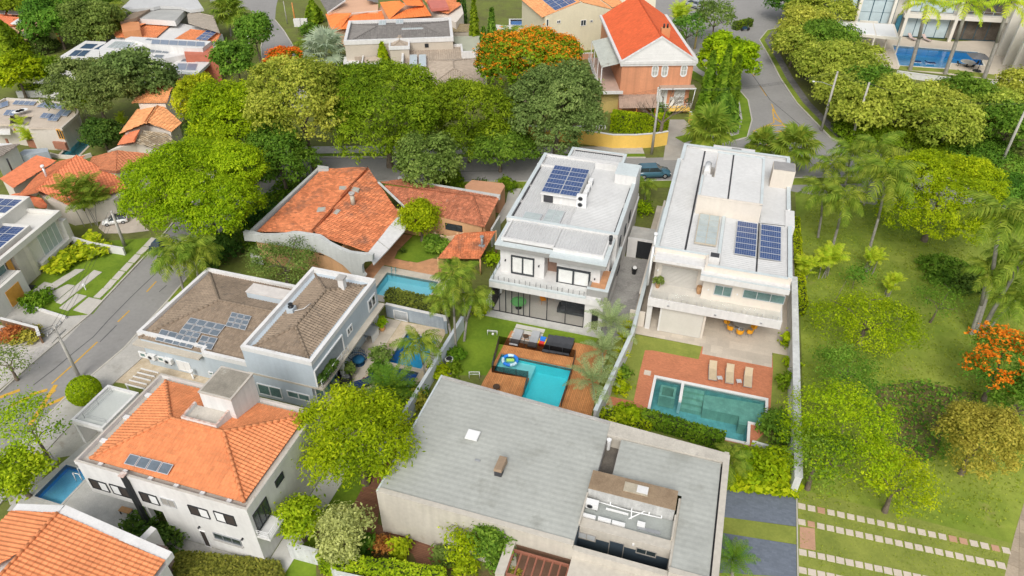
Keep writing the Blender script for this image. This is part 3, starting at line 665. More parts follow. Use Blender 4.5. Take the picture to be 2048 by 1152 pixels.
PFp=C([Z(0,250,5.486)(*p) for p in ((655,335),(860,135),(1000,195),(830,365))])
PG=C([(64,178),(108,147),(200,150),(180,180)])
PH=C([(1021,50),(1021,39),(1100,39),(1100,51)])
zv=Z(1660,0,5.278)
PV_=C([zv(*p) for p in ((665,480),(720,690),(1190,720),(1320,715),(1250,672),(1620,690),(1560,550))])
PV_=C([zv(665,480),zv(735,690),zv(1240,722),zv(1270,665),zv(1620,690),zv(1560,552)])
HOLES=[ccw([tuple(map(float,p)) for p in q]) for q in (PA,PB,PC,PC2,PD,PE,PFp,PG,PH,PV_)]
sheet('terrain',[(-230,8),(230,8),(230,330),(-230,330)],0,EARTH)
# sky is not in view; the ground runs on far beyond the frame
sheet('distant_ground',[(-900,330),(900,330),(900,1500),(-900,1500)],0,EARTH)
sheet('grass_field',C([(1590,372),(1700,360),(2200,300),(2300,1000),(2080,1260),(1990,1152),(1598,1000),(1606,800),(1600,600)]),.004,PARKG)
def kerb(P,w=.16,h=.12,name='kerb',parent=None):
    mb=MB(); P=[Vector((p[0],p[1])) for p in P]
    off=[]
    for i in range(len(P)):
        a=P[max(0,i-1)];b=P[min(len(P)-1,i+1)]; d=(b-a).normalized(); off.append(Vector((-d.y,d.x))*w/2)
    for i in range(len(P)-1):
        c=[P[i]-off[i],P[i+1]-off[i+1],P[i+1]+off[i+1],P[i]+off[i]]; mb.hexa([(q.x,q.y,0) for q in c]+[(q.x,q.y,h) for q in c],KERBM)
    return mb.build(name,parent,kind='structure' if parent is None else None)
AL=[(-46,20),(-43.3,33),(-41,44),(-39,51.2),(-37.6,61.7),(-37.2,69),(-36,75),(-33,80),(-28,82.6),(-20,82.8),(-1.5,82.4),(10,82.6),(17,82.6)]
AR=[(-39,20),(-37.6,33),(-36,40.5),(-33.8,46.5),(-32.6,53),(-31.6,60),(-31,66),(-29.6,71.5),(-26.5,75.5),(-22,76.4),(-1.4,76.3),(17.9,76.5),(30,77),(42,77.5)]
sheet('street',AL+[(26,83),(26,77)]+AR[:-2][::-1],.008,ASPH)
kerb(AL); kerb(AR)
CL=[(24,84.5),(31.5,88.5),(33.6,94),(34.9,101),(34.4,107),(31.5,114),(30.8,124),(31.5,133),(27,141),(20,150)]
CR=[(55,76),(47,80.5),(42.6,88.5),(41.8,100),(42.3,110),(43.2,118),(44,128),(47,133.5),(56,138)]
sheet('side_street',[(25.9,76.6),(24,84.5)]+CL[1:]+[(22,175),(60,175),(62,140)]+CR[::-1]+[(60,70),(44,70)],.012,ASPH)
kerb(CL); kerb(CR)
dl=C([(560,215),(538,172),(526,130),(524,95),(532,55),(527,30),(480,-10)]); dr=C([(430,-20),(552,0),(548,40),(566,62),(585,90),(597,140),(620,215)])
sheet('back_street',C([(560,215),(538,172),(526,130),(522,95),(530,62),(524,45),(500,20),(420,5),(420,-20),(560,-20),(552,15),(550,40),(568,62),(585,90),(597,140),(620,215)]),.008,ASPH)
kerb(C([(560,215),(538,172),(526,130),(522,95),(530,62)])); kerb(C([(550,40),(568,62),(585,90),(597,140),(620,215)]))
def dash(P,w=.14,z=.018,name='road_marking'):
    mb=MB()
    for a,b in P:
        a=Vector(a);b=Vector(b); d=(b-a).normalized(); n=Vector((-d.y,d.x))*w/2
        mb.face([(q.x,q.y,z+.0007*len(mb.F)) for q in (a-n,b-n,b+n,a+n)],YEL)
    return mb.build(name,None,kind='structure')
zl=Z(0,384,3)
dash([C([zl(*p),zl(*q)]) for p,q in (((880,600),(938,537)),((707,780),(777,712)),((445,1030),(585,900)),((310,1152),(440,1035)))])
dash([C([p,q]) for p,q in (((1500,140),(1509,153)),((1520,172),(1533,192)),((1543,208),(1552,228)))],.14,.022)
_Y=YEL; YEL=TAR
dash([C([zl(*p),zl(*q)]) for p,q in (((945,480),(860,560)),((860,560),(785,632)),((785,632),(650,770)),((650,770),(560,870)),((560,870),(430,975)),((430,975),(330,1060)),((330,1060),(200,1160)),((1000,560),(955,600)),((700,800),(600,900)))],.09,.015,'tar_seam')
dash([C([p,q]) for p,q in (((1600,250),(1540,200)),((1540,200),(1505,150)),((1560,300),(1440,305)),((800,345),(1000,342)))],.10,.022,'tar_seam')
YEL=_Y
# hatched triangle at the junction
dash([C([p,q]) for p,q in (((1545,218),(1577,265)),((1577,265),(1530,292)),((1545,218),(1548,245)),((1548,245),(1508,262)),((1508,262),(1500,300)))],.16,.022)
dash([C([p,q]) for p,q in (((1548,236),(1562,245)),((1535,252),(1571,250)),((1521,265),(1574,262)),((1512,280),(1560,275)))],.28,.022)
dash([C([p,q]) for p,q in (((60,850),(112,770)),((0,795),(40,780)),((95,792),(110,780)),((85,815),(130,795)),((100,835),(135,812)),((60,790),(95,780)),((20,812),(60,795)))],.35,.022)
# pavements and verges
def strip(name,P,Q,z,m,thick=.10,**k): return sheet(name,list(P)+list(Q)[::-1],z,m,thick=thick,**k)
def shift(P,d):
    out=[]; V_=[Vector(p) for p in P]
    for i in range(len(V_)):
        a=V_[max(0,i-1)];b=V_[min(len(V_)-1,i+1)]; e=(b-a).normalized(); out.append((V_[i].x-e.y*d,V_[i].y+e.x*d))
    return out
strip('pavement_verge',shift(AL[5:],.08),shift(AL[5:],1.0),.09,LAWN)
strip('pavement_verge',shift(AR[:5],-.08),shift(AR[:5],-2.4),.09,WALK)
strip('pavement_verge',shift(AR[4:],-.08),shift(AR[4:],-1.6),.09,GRASS)
strip('pavement_verge',shift(AL[6:],1.0),shift(AL[6:],3.0),.11,WALK)
strip('pavement_verge',shift(CR,-.08),shift(CR,-.9),.09,GRASS)
strip('pavement',shift(CR,-.9),shift(CR,-2.0),.11,mat('dark_old_pavement',(.17,.16,.15),.9,.3,1.5))
strip('grass_verge',shift(CR,-2.0),shift(CR,-6.0),.07,mat('worn_grass',(.17,.165,.05),.95,.2,.5,c2=(.13,.15,.035),bump=.4))
strip('pavement_verge',shift(CL,.08),shift(CL,1.3),.09,LAWN)
strip('pavement',shift(CL,1.3),shift(CL,2.6),.11,WALK)
strip('pavement_verge',shift(CL,2.6),shift(CL,4.5),.09,LAWN)
# ---------------------------------------------------------------- white house with the timber pool deck
f1=Fr(G(999.6,622.7,.15),-17); zf=Z(960,480,4.8); zr=Z(1000,280,4.8)
GREYF=mat('grey_render',(.30,.295,.28),.8,.06,.6); TANR=mat('brown_balcony_wall',(.24,.15,.11),.8,.1,1)
DARKG=mat('roof_gutter_dark',(.05,.05,.055),.6,.2,2)
h1=thing('modern_house','white modern house with blue solar panels on its roof, facing the timber pool deck','house',f1.W(4.4,10,0))
def add(par,name,fr,boxes,m=None,label=None,mt=None,**k):
    mb=MB()
    for b in boxes: mb.box(fr,*b[:6],b[6] if len(b)>6 else m,mt)
    return mb.build(name,par,label,**k)
add(h1,'terrace',f1,[(-1.75,9.6,-.85,0,-.1,.15),(-1.75,-.7,0,6,-.1,.15)],GREYST)
add(h1,'floor',f1,[(-.7,7.85,0,5.2,0,.15)],mat('polished_floor',(.50,.47,.43),.25,.05,.5,spec=.5))
add(h1,'wall',f1,[(7.85,8.55,0,5.2,.1,3.0),(9.15,9.5,0,5.2,.1,3.0),(8.55,9.15,.3,5.2,.1,3.0),(8.55,9.15,0,.3,2.25,3.0),(-.7,9.5,5.2,19.4,0,3.6),(-.85,-.65,2.6,5.2,.15,3.0)],WHITE)
add(h1,'door',f1,[(8.56,9.14,.20,.27,.16,2.24)],DARK)
# upper floor
add(h1,'upper_wall',f1,[(-.4,3.7,1.6,5,3.6,6.3),(4.85,8.75,1.55,5,3.6,6.3),(-.85,9.5,5,18.5,3.6,6.95),(1.7,7.6,18.5,20.7,.0,6.95),(-.95,1.7,18.5,19.4,0,6.5),(8.75,9.2,3.6,5,3.6,6.9)],WHITE)
add(h1,'recess_wall',f1,[(3.7,4.85,2.9,5,3.6,6.3)],TANR)
add(h1,'balcony_slab',f1,[(-.9,9.2,-.25,5,3.0,3.6,WHITE),(-.9,7.9,-.25,-.02,3.6,3.75,FLASH),(-.9,-.7,-.02,5,3.6,3.75,FLASH)],WHITE)
add(h1,'planter',f1,[(7.9,9.75,.25,.5,3.02,4.35,GREYF),(7.9,8.1,.5,1.5,3.61,4.35,GREYF),(9.45,9.75,.5,7.5,3.02,4.35,GREYF),(7.88,9.77,.23,.52,4.352,4.42,FLASH),(9.43,9.77,.52,7.5,4.352,4.42,FLASH),(8.1,9.45,.5,1.55,3.61,4.2,TCLAY),(8.75,9.45,1.55,3.6,3.61,4.2,TCLAY)],GREYF)
# balustrade studs and glass
mb=MB()
for k in range(9):
    for d in (0,.42): mb.box(f1,-.55+k*.98+d,-.52+k*.98+d,.0,.04,3.6,4.15,DARK)
for k in range(4): mb.box(f1,-.8,-.76,.6+k*.9,.64+k*.9,3.6,4.1,DARK)
mb.build('balustrade_studs',h1,kind='stuff')
for k in range(9): add(h1,'glass_panel',f1,[(-.85+k*.98,-.85+k*.98+.93,.015,.03,3.7,4.55)],CLEAR)
# glazing on the ground floor: real room behind clear glass
fr_=MB(); gx=[-.7]+[f1.wv(0,zf(x,600))[0] for x in (188,247,305,368,418,478,645,825)]+[7.85]
for x in gx: fr_.box(f1,x-.035,x+.035,-.03,.05,.15,2.95,DARK)
fr_.box(f1,-.73,7.85,-.035,.055,2.9,3.0,DARK); fr_.box(f1,-.73,7.85,-.035,.055,.15,.2,DARK); fr_.box(f1,-.75,-.68,.05,2.6,.15,.2,DARK); fr_.box(f1,-.75,-.68,1.85,1.95,.2,3,DARK)
gf=fr_.build('sliding_door',h1)
for i in range(1,len(gx)-1): add(gf,'pane',f1,[(gx[i]+.04,gx[i+1]-.04,.0,.012,.2,2.9)],CLEAR)
add(gf,'pane',f1,[(-.72,-.71,.06,1.84,.2,2.95)],CLEAR)
# front windows upstairs
WDB=mat('dark_window_frame',(.045,.05,.055),.4,.1)
winpx(h1,f1,'v-',1.6,zf(300,140),zf(520,350),WDB,CLEAR,n=2,fw=.12,curtain=CURT,dep=.12)
winpx(h1,f1,'v-',1.55,zf(740,250),zf(1052,465),WDB,CLEAR,n=2,fw=.16,curtain=CURT,dep=.14)
for p in ((245,190),(567,247),(1103,370)):
    a,z=f1.wv(1.58,zf(*p)); add(h1,'wall_lamp',f1,[(a-.05,a+.05,1.42,1.6,z-.07,z+.07)],DARK)
# eaves and roofs
add(h1,'eaves',f1,[(-.7,4.35,1.05,5,6.3,6.75,GREYF),(4.35,9.3,.65,5,6.25,6.72,GREYF),(-.75,4.35,1.0,1.6,6.76,6.86,FLASH),(4.35,9.35,.6,1.6,6.73,6.84,FLASH),(8.9,9.35,1.6,4.9,6.73,6.84,FLASH),(-.75,-.2,1.6,4.9,6.76,6.86,FLASH)])
add(h1,'parapet',f1,[(-.2,4.45,1.75,1.95,6.86,7.15),(4.45,8.8,1.45,1.65,6.84,7.15),(-.35,-.2,1.75,4.9,6.86,7.2),(8.8,8.95,1.45,4.9,6.84,7.2)],WHITE)
tiles(h1,'metal_roofing',[f1.W(-.19,1.96,6.9),f1.W(4.45,1.96,6.9),f1.W(4.45,4.85,7.05),f1.W(-.19,4.85,7.05)],WHITEMET,cw=.27,rh=9,amp=.085,lift=.0)
tiles(h1,'metal_roofing',[f1.W(4.452,1.66,6.9),f1.W(8.79,1.66,6.9),f1.W(8.79,4.85,7.05),f1.W(4.452,4.85,7.05)],WHITEMET,cw=.27,rh=9,amp=.085,lift=.0)
mb=MB(); ring(mb,f1,-.85,9.5,4.9,18.5,6.95,7.3,.3,WHITE); mb.box(f1,-.88,-.52,4.87,18.53,7.302,7.34,FLASH); mb.box(f1,9.17,9.53,4.87,18.53,7.302,7.34,FLASH); mb.box(f1,-.52,9.17,4.87,5.23,7.302,7.34,FLASH)
ring(mb,f1,1.7,7.6,18.5,20.7,6.951,7.3,.2,WHITE); mb.box(f1,1.67,1.93,18.53,20.73,7.302,7.34,FLASH); mb.box(f1,7.37,7.63,18.53,20.73,7.302,7.34,FLASH); mb.box(f1,1.93,7.37,20.47,20.73,7.302,7.34,FLASH)
mb.box(f1,-.95,1.66,15.9,16.1,6.5,7.3,WHITE); mb.build('parapet',h1)
mb=MB(); mb.box(f1,-.5,-.42,5.4,8.2,6.96,7.12,DARKG); mb.box(f1,-.5,-.42,8.9,11.5,6.96,7.14,DARKG); mb.box(f1,-.5,-.42,12,15.6,6.96,7.14,DARKG); mb.box(f1,9.05,9.13,5.4,10,6.96,7.14,DARKG); mb.box(f1,9.05,9.13,11.2,14,6.96,7.14,DARKG); mb.box(f1,2.1,7.2,20.3,20.4,6.96,7.2,DARKG); mb.build('gutter',h1)
tiles(h1,'metal_roofing',[f1.W(-.42,5.2,7.0),f1.W(4.9,5.2,7.0),f1.W(4.9,18.4,7.1),f1.W(-.42,18.4,7.1)],WHITEMET,cw=.26,rh=9,amp=.05,lift=0,seg=2,trap=False)
tiles(h1,'metal_roofing',[f1.W(9.05,5.2,7.02),f1.W(9.05,17,7.02),f1.W(4.92,17,7.12),f1.W(4.92,5.2,7.12)],WHITEMET,cw=.26,rh=9,amp=.05,lift=0,seg=2)
tiles(h1,'metal_roofing',[f1.W(1.93,17.1,7.02),f1.W(7.37,17.1,7.02),f1.W(7.37,20.4,7.1),f1.W(1.93,20.4,7.1)],WHITEMET,cw=.24,rh=9,amp=.05,lift=0,seg=2)
add(h1,'stair_head',f1,[(7.4,9.51,14.6,17.0,6.9,8.1),(7.36,9.55,14.56,17.04,8.1,8.16,FLASH),(4.95,7.39,17.0,17.2,6.96,7.75)],WHITE)
# plant box with solar panels
bx0,bv0=f1.L(zr(395,630),7.15); bx1=f1.L(zr(640,660),7.15)[0]
s0=f1.L(zr(400,490),8.15); s1=f1.L(zr(745,560),8.15); s2=f1.L(zr(530,250),8.3)
U0,U1_=s0[0],s1[0]; V0_,V1_=(s0[1]+s1[1])/2,s2[1]
add(h1,'plant_room',f1,[(U0,U1_,V0_+.1,V1_-.1,7.0,8.1),(U0-.03,U1_+.03,V0_-.2,V0_+.1,8.0,8.12)],WHITE)
panels(h1,f1.W(U0,V0_,8.1),f1.W(U1_,V0_,8.1),f1.W(U0,V1_,8.3),2,6,PV,ALU,cells=(6,3))
add(h1,'hatch',f1,[(U0+.25,U0+1.15,V0_-.02,V0_+.12,7.15,7.95)],DARKG)
for i,(dv,hh) in enumerate(((0,1.3),(1.0,.7),(1.9,.7),(2.9,.7),(4.2,.7))): ac_unit(h1,f1,U1_+.35,V0_+.1+dv,7.05,w=.4 if i else .95,d=.8 if i else .4,h=hh,face_='u+' if i else 'v-')
# roof lights
SKYL=mat('roof_light_glass',(.42,.47,.46),.2,.12,1.2)
q=[f1.L(zr(*p),7.12) for p in ((460,668),(620,680),(560,820),(395,812),(250,695),(405,710),(360,805),(200,780))]
def sky(par,fr,a0,a1,b0,b1,z,n,m_,m,name='roof_light',fm=ALU):
    r=add(par,name,fr,[(a0-.05,a1+.05,b0-.05,b1+.05,z-.05,z+.08)],fm)
    for i in range(n):
        for j in range(m_): add(r,'pane',fr,[(a0+(a1-a0)*i/n+.03,a0+(a1-a0)*(i+1)/n-.03,b0+(b1-b0)*j/m_+.03,b0+(b1-b0)*(j+1)/m_-.03,z+.081,z+.10)],m)
    return r
sky(h1,f1,q[3][0],q[2][0],q[3][1],q[0][1],7.12,2,3,SKYL); sky(h1,f1,q[7][0],q[6][0],q[7][1],q[4][1],7.12,1,2,SKYL)
# flue on the right side
a=f1.L(zf(1250,210),5.0)
mb=MB(); p=f1.W(9.05,3.9,4.2); mb.tube(p,(p[0],p[1],7.3),.12,.12,DARK,10); mb.tube((p[0],p[1],7.3),(p[0],p[1],7.75),.17,.17,DARK,10); mb.build('flue',h1)
window(h1,f1,'u+',9.5,7.2,8.6,1.2,2.4,WDB,GLASS); window(h1,f1,'u+',9.5,9.5,10.3,4.3,5.3,WDB,GLASS,n=1); window(h1,f1,'u+',9.5,12,13,4.3,5.3,WDB,GLASS); window(h1,f1,'u+',9.5,6.4,7.2,5.0,5.9,WDB,GLASS,n=1)
add(h1,'side_wall_band',f1,[(9.48,9.62,7.5,19,3.3,3.5)],WHITE)
# furniture seen through the glass
ORF=mat('orange_upholstery',(.75,.27,.02),.7,.1,2); GRNF=mat('green_table_top',(.14,.40,.14),.3,.15,1.5); SOFA=mat('charcoal_sofa',(.06,.065,.07),.9,.2,3)
c=(*f1.W(*f1.L(zf(370,590),.9))[:2],.15); t=thing('dining_table','round green table seen through the glass doors of the white house','table',c); OFF[t.name]=(0,0,0)
mb=MB(); mb.lathe((0,0,0),[(.3,0),(.3,.05),(.06,.08),(.06,.7)],DARK); mb.build('pedestal',t); mb=MB(); mb.lathe((0,0,0),[(.1,.7),(.72,.71),(.74,.76)],GRNF,24); mb.build('tabletop',t)
def chair(name,label,m,leg,loc,rz,group=None,root=None,arms=False):
    r=thing(name,label,'chair',loc,group,rz); OFF[r.name]=(0,0,0)
    mb=MB(); mb.box(WF,-.24,.24,-.22,.24,.42,.48,m); mb.build('seat',r)
    mb=MB(); mb.hexa([(-.23,.2,.5),(.23,.2,.5),(.23,.25,.5),(-.23,.25,.5),(-.2,.27,.9),(.2,.27,.9),(.2,.32,.9),(-.2,.32,.9)],m); mb.build('backrest',r)
    for x in (-.2,.2):
        for y in (-.18,.2): mb=MB(); mb.tube((x,y,.42),(x*1.15,y*1.15,0),.02,.015,leg,5); mb.build('leg',r)
    return r
ch0=chair('dining_chair','orange dining chair inside the white house, front one of the cluster',ORF,WOOD,(*f1.W(3.5,2.4)[:2],.15),0.3,'orange dining chairs behind the glass')
for i,(u,v,l) in enumerate(((4.1,3.1,'orange dining chair inside the white house, right one of the cluster'),(3.1,3.4,'orange dining chair inside the white house, left one of the cluster'),(3.7,4.0,'orange dining chair inside the white house, rear one of the cluster'))):
    dup(ch0,(*f1.W(u,v)[:2],.15),1.5+i*1.6,l)
s=thing('sofa','dark sofa behind the right hand glass doors of the white house','sofa',(*f1.W(6.5,1.7)[:2],.15),None,math.radians(-17)); OFF[s.name]=(0,0,0)
for nm,b in (('seat',(-1.2,1.2,-.4,.35,.12,.42)),('backrest',(-1.2,1.2,.35,.55,.1,.85)),('armrest',(-1.4,-1.2,-.4,.55,.1,.62)),('armrest',(1.2,1.4,-.4,.55,.1,.62))): mb=MB(); mb.box(WF,*b,SOFA); mb.build(nm,s)
# side passage, bin, boundary wall
sheet('side_passage',rectw(f1,9.5,12.25,-.5,12.5),.012,mat('stained_concrete',(.33,.32,.30),.9,.2,.5,stain=((.2,.19,.18),.55,.8)))
g=thing('back_gate_wall','white wall with a dark doorway closing the passage behind the white house','wall',f1.W(11,12.6,0))
add(g,'wall',f1,[(9.63,10.6,12.5,12.7,0,2.3),(12.1,12.35,12.5,12.7,0,2.3),(10.6,12.1,12.5,12.7,2.1,2.3),(9.63,12.35,12.7,15.5,0,1.9,GREYST)],WHITE); add(g,'door',f1,[(10.6,12.1,12.55,12.6,.02,2.1)],DARK)
p=f1.L(Z(1024,384,3)(672,480),0)
b_=thing('dustbin','dark bin with a white bag standing in the passage beside the white house','bin',(*f1.W(10.9,p[1])[:2],0.012)); OFF[b_.name]=(0,0,0)
mb=MB(); mb.lathe((0,0,0),[(.2,0),(.27,.65),(.3,.66),(.3,.7)],DARK,12); mb.build('body',b_); mb=MB(); mb.lathe((.03,.02,0),[(.24,.7),(.2,.82),(.08,.9)],WHITEP,9); mb.build('rubbish_bag',b_)
p=f1.L(Z(1024,384,3)(695,300),0.3); c_=thing('cleaning_bucket','red and white bucket with cloths in the narrow passage','bucket',(*f1.W(p[0],p[1])[:2],.012)); OFF[c_.name]=(0,0,0)
mb=MB(); mb.lathe((0,0,0),[(.14,0),(.2,.35)],mat('red_plastic',(.6,.06,.05),.5,.1)); mb.build('pail',c_); mb=MB(); mb.lathe((.0,.0,0),[(.19,.35),(.17,.6),(.05,.7)],WHITEP,8); mb.build('cloth',c_)
def wallthing(name,label,P,h,t,m,cap=None,cat='wall',z0=0,capw=.05):
    r=thing(name,label,cat,(P[0][0],P[0][1],0)); mb=MB(); cp=MB(); V_=[Vector(p) for p in P]; off=[]
    for i in range(len(V_)):
        if i==0: d=(V_[1]-V_[0]).normalized(); n=Vector((-d.y,d.x))
        elif i==len(V_)-1: d=(V_[-1]-V_[-2]).normalized(); n=Vector((-d.y,d.x))
        else:
            d1=(V_[i]-V_[i-1]).normalized(); d2=(V_[i+1]-V_[i]).normalized(); n1=Vector((-d1.y,d1.x)); n2=Vector((-d2.y,d2.x)); n=n1+n2; n=n/max(.4,n.dot(n1))
        off.append(n)
    for i in range(len(V_)-1):
        for (mm,w,a,b,mt_) in ((mb,t/2,z0,h,m),(cp,t/2+capw,h,h+.05,cap)):
            if mt_ is None: continue
            c=[V_[i]-off[i]*w,V_[i+1]-off[i+1]*w,V_[i+1]+off[i+1]*w,V_[i]+off[i]*w]; mm.hexa([(q.x,q.y,a) for q in c]+[(q.x,q.y,b) for q in c],mt_)
    mb.build('wall',r)
    if cap: cp.build('capping',r)
    return r
WALLW=mat('weathered_white_wall',(.62,.63,.62),.8,.1,.5,streak=.2,stain=((.42,.42,.4),.6,.9))
bw0=G(*zq(125,748),2.0); bw1=G(*Z(1240,480,4.042)(150,250),2.0)
L0=f1.L(zq(125,748),2.0); uw=12.4
wallthing('boundary_wall','long white boundary wall between the two pool gardens',[f1.W(L0[0],L0[1])[:2],f1.W(uw,-1.5)[:2],f1.W(uw,20)[:2]],2.0,.22,WALLW,FLASH)
# garden of the white house
sheet('lawn',C([Z(960,480,4.8)(*p) for p in ((-70,715),(20,705),(1150,925),(1080,1030),(890,1010),(290,870),(100,1300),(-430,1300),(-430,1100))]),.010,LAWN)
for i in range(4):
    v0=-1.15-i*.62; u0=f1.L(zf(360,790),0)[0]; u1=f1.L(zf(635,840),0)[0]
    add(None,'stepping_slab',f1,[(u0,u1,v0-.5,v0,.0,.05)],PAVEW,kind='structure')
# ---------------------------------------------------------------- cream house with white metal roofs
z2=Z(1240,480,4.042); r2=Z(1290,270,4.518)
f2=Fr(G(*z2(195,715),0),-17)
h2=thing('modern_house','cream modern house with long white metal roofs, facing the brick terrace and green pool','house',f2.W(5.5,11,0))
BLIND=mat('beige_roller_blind',(.58,.56,.51),.8,.04,.8); SHUT=mat('grey_roller_shutter',(.50,.48,.44),.6,.04,.8)
add(h2,'patio',f2,[(-.9,11.1,-.95,0,-.05,.04),(5.3,11.1,-.951-1.0,-.951,-.05,.04),(5.25,12.6,0,4.5,-.05,.04),(-1.2,5.25,0,4.5,-.05,.045)],PAVE)
add(h2,'column',f2,[(0,.45,0,.5,.04,3.0)],WHITE); add(h2,'column',f2,[(1.15,1.3,0,3.0,.04,3.0)],WHITE); add(h2,'column',f2,[(10.7,11.05,4.0,4.5,.04,3.0)],CREAM)
add(h2,'wall',f2,[(.0,11.05,4.5,5.0,.0,3.0),(.0,.3,1.5,4.5,.04,3.0),(4.9,5.1,.1,4.5,.04,3.0),(0,11.05,5,22,0,3.2)],CREAM)
add(h2,'roller_blind',f2,[(1.3,4.88,.0,.03,.08,3.0)],BLIND)
add(h2,'balcony_slab',f2,[(0,11.1,-.45,5,3.0,3.78,WHITE),(0,11.1,-.45,-.3,3.781,3.86,WHITE),(0,.15,-.3,2,3.781,3.86,WHITE)],WHITE)
add(h2,'balcony_floor',f2,[(.16,11.0,-.29,2,3.781,3.80)],PAVEW)
mb=MB()
for k in range(9):
    for d in (0,.42): mb.box(f2,.35+k*1.24+d,.39+k*1.24+d,-.42,-.37,3.861,4.25,ALU)
mb.build('balustrade_studs',h2,kind='stuff')
for k in range(9): add(h2,'glass_panel',f2,[(.1+k*1.22,.1+k*1.22+1.17,-.40,-.385,3.95,4.75)],CLEAR)
for p in ((390,532),(770,606),(1140,672)):
    a,z=f2.wv(-.46,z2(*p)); add(h2,'fascia_lamp',f2,[(a-.09,a+.09,-.53,-.45,z-.05,z+.05)],GREYM)
add(h2,'upper_wall',f2,[(.3,4.3,2.1,22,3.78,6.6),(4.3,10.95,.95,22,3.78,6.6),(0,.3,3,22,3.2,6.6)],CREAM)
# roller shutter with slats
a0,zt=f2.wv(2.1,z2(345,200)); a1,zb=f2.wv(2.1,z2(605,395)); sh=add(h2,'roller_shutter',f2,[(a0,a1,2.04,2.1,zb,zt)],SHUT)
mb=MB()
for k in range(14): zz=zb+(zt-zb)*(k+.5)/14; mb.box(f2,a0,a1,2.0,2.04,zz-.05,zz+.06,SHUT)
mb.build('slat',sh,kind='stuff')
winpx(h2,f2,'v-',.95,z2(770,358),z2(895,462),ALU,GLASSG,n=2)
winpx(h2,f2,'v-',.95,z2(1003,395),z2(1322,520),ALU,GLASSG,n=3,fw=.05)
for p in ((307,242),):
    a,z=f2.wv(2.08,z2(*p)); add(h2,'wall_lamp',f2,[(a-.06,a+.06,1.98,2.1,z-.06,z+.06)],WHITEP)
for p in ((715,400),(948,438)):
    a,z=f2.wv(.93,z2(*p)); add(h2,'wall_lamp',f2,[(a-.06,a+.06,.86,.95,z-.06,z+.06)],WHITEP)
add(h2,'eaves',f2,[(-.15,3.95,1.1,2.1,6.6,7.15,CREAM),(3.95,11.0,-.45,.95,6.6,7.1,WHITE),(3.95,4.3,.95,2.1,6.6,7.1),(3.95,11.0,-.45,-.3,7.101,7.16,FLASH),(-.15,3.95,1.1,1.25,7.151,7.2,FLASH)],CREAM)
add(h2,'upper_parapet',f2,[(-.15,4.35,1.8,2.0,7.151,7.65),(4.35,11.0,.3,.5,7.101,7.65),(4.15,4.35,.3,1.8,7.101,7.75)],CREAM)
mb=MB(); mb.box(f2,-.2,.0,2.0,18.9,6.6,7.65,WHITE); mb.box(f2,.05,.25,19.1,22.7,6.6,7.65,WHITE); mb.box(f2,.25,10.9,22.5,22.7,6.6,7.65,WHITE); mb.box(f2,10.7,10.9,11.6,22.5,6.6,7.65,WHITE); mb.box(f2,10.8,11.0,.5,8.6,6.6,7.65,WHITE); mb.box(f2,-.2,.25,18.9,19.1,6.6,7.65,WHITE); mb.box(f2,3.1,7.4,22.71,23.5,6.2,7.6,WHITE); mb.box(f2,10.5,11.3,8.6,11.6,3.8,7.6,WHITE)
mb.build('parapet',h2)
add(h2,'flashing',f2,[(-.25,.12,1.98,18.9,7.652,7.7),(.0,.35,19.05,22.75,7.652,7.7),(.35,10.9,22.4,22.75,7.652,7.7),(10.6,10.95,11.6,22.4,7.652,7.7),(10.7,11.05,.5,8.6,7.652,7.7),(-.2,4.3,1.78,2.05,7.652,7.69),(4.3,10.7,.27,.55,7.652,7.69)],FLASH)
def wroof(u0,u1,v0,v1,z,z1=None,ax='u'):
    z1=z if z1 is None else z1
    tiles(h2,'metal_roofing',[f2.W(u0,v1,z),f2.W(u0,v0,z),f2.W(u1,v0,z1),f2.W(u1,v1,z1)],WHITEMET,cw=.28,rh=99,amp=.06,lift=0,seg=2)
wroof(.14,2.22,2.05,22.4,7.45,7.3); wroof(2.42,4.98,2.05,8.9,7.38,7.45); wroof(5.3,8.2,.56,8.9,7.45,7.35); wroof(8.36,10.7,.56,8.9,7.35,7.45); wroof(8.36,10.68,8.9,22.4,7.35,7.45)
add(h2,'roof_deck',f2,[(0,10.8,.55,22.5,7.0,7.28)],WHITE)
add(h2,'valley_gutter',f2,[(2.24,2.40,2.1,22.3,7.282,7.31),(8.22,8.34,.6,9,7.282,7.31),(8.22,8.34,18,22.3,7.282,7.31)],DARKG)
add(h2,'roof_ridge',f2,[(5.0,5.28,2.0,8.9,7.3,7.55)],FLASH)
add(h2,'raised_block',f2,[(2.5,8.2,8.9,13.1,7.29,9.15),(3.65,8.2,13.1,18.4,7.29,9.15),(2.5,8.2,8.85,9.0,9.151,9.3)],CREAM)
tiles(h2,'metal_roofing',[f2.W(2.75,13.0,9.2),f2.W(2.75,9.0,9.2),f2.W(5.1,9.0,9.17),f2.W(5.1,13.0,9.17)],WHITEMET,cw=.28,rh=99,amp=.06,lift=0,seg=2)
tiles(h2,'metal_roofing',[f2.W(3.7,18.3,9.2),f2.W(3.7,13.0,9.2),f2.W(5.1,13.0,9.17),f2.W(5.1,18.3,9.17)],WHITEMET,cw=.28,rh=99,amp=.06,lift=0,seg=2)
tiles(h2,'metal_roofing',[f2.W(5.26,18.3,9.2),f2.W(5.26,9.0,9.2),f2.W(7.95,9.0,9.17),f2.W(7.95,18.3,9.17)],WHITEMET,cw=.28,rh=99,amp=.06,lift=0,seg=2)
add(h2,'raised_gutter',f2,[(5.11,5.25,9.05,18.3,9.152,9.18)],DARKG); add(h2,'raised_flashing',f2,[(7.97,8.22,8.85,18.4,9.152,9.24),(3.6,8.22,18.3,18.5,9.152,9.3),(2.5,2.72,9.0,13.1,9.152,9.24)],FLASH)
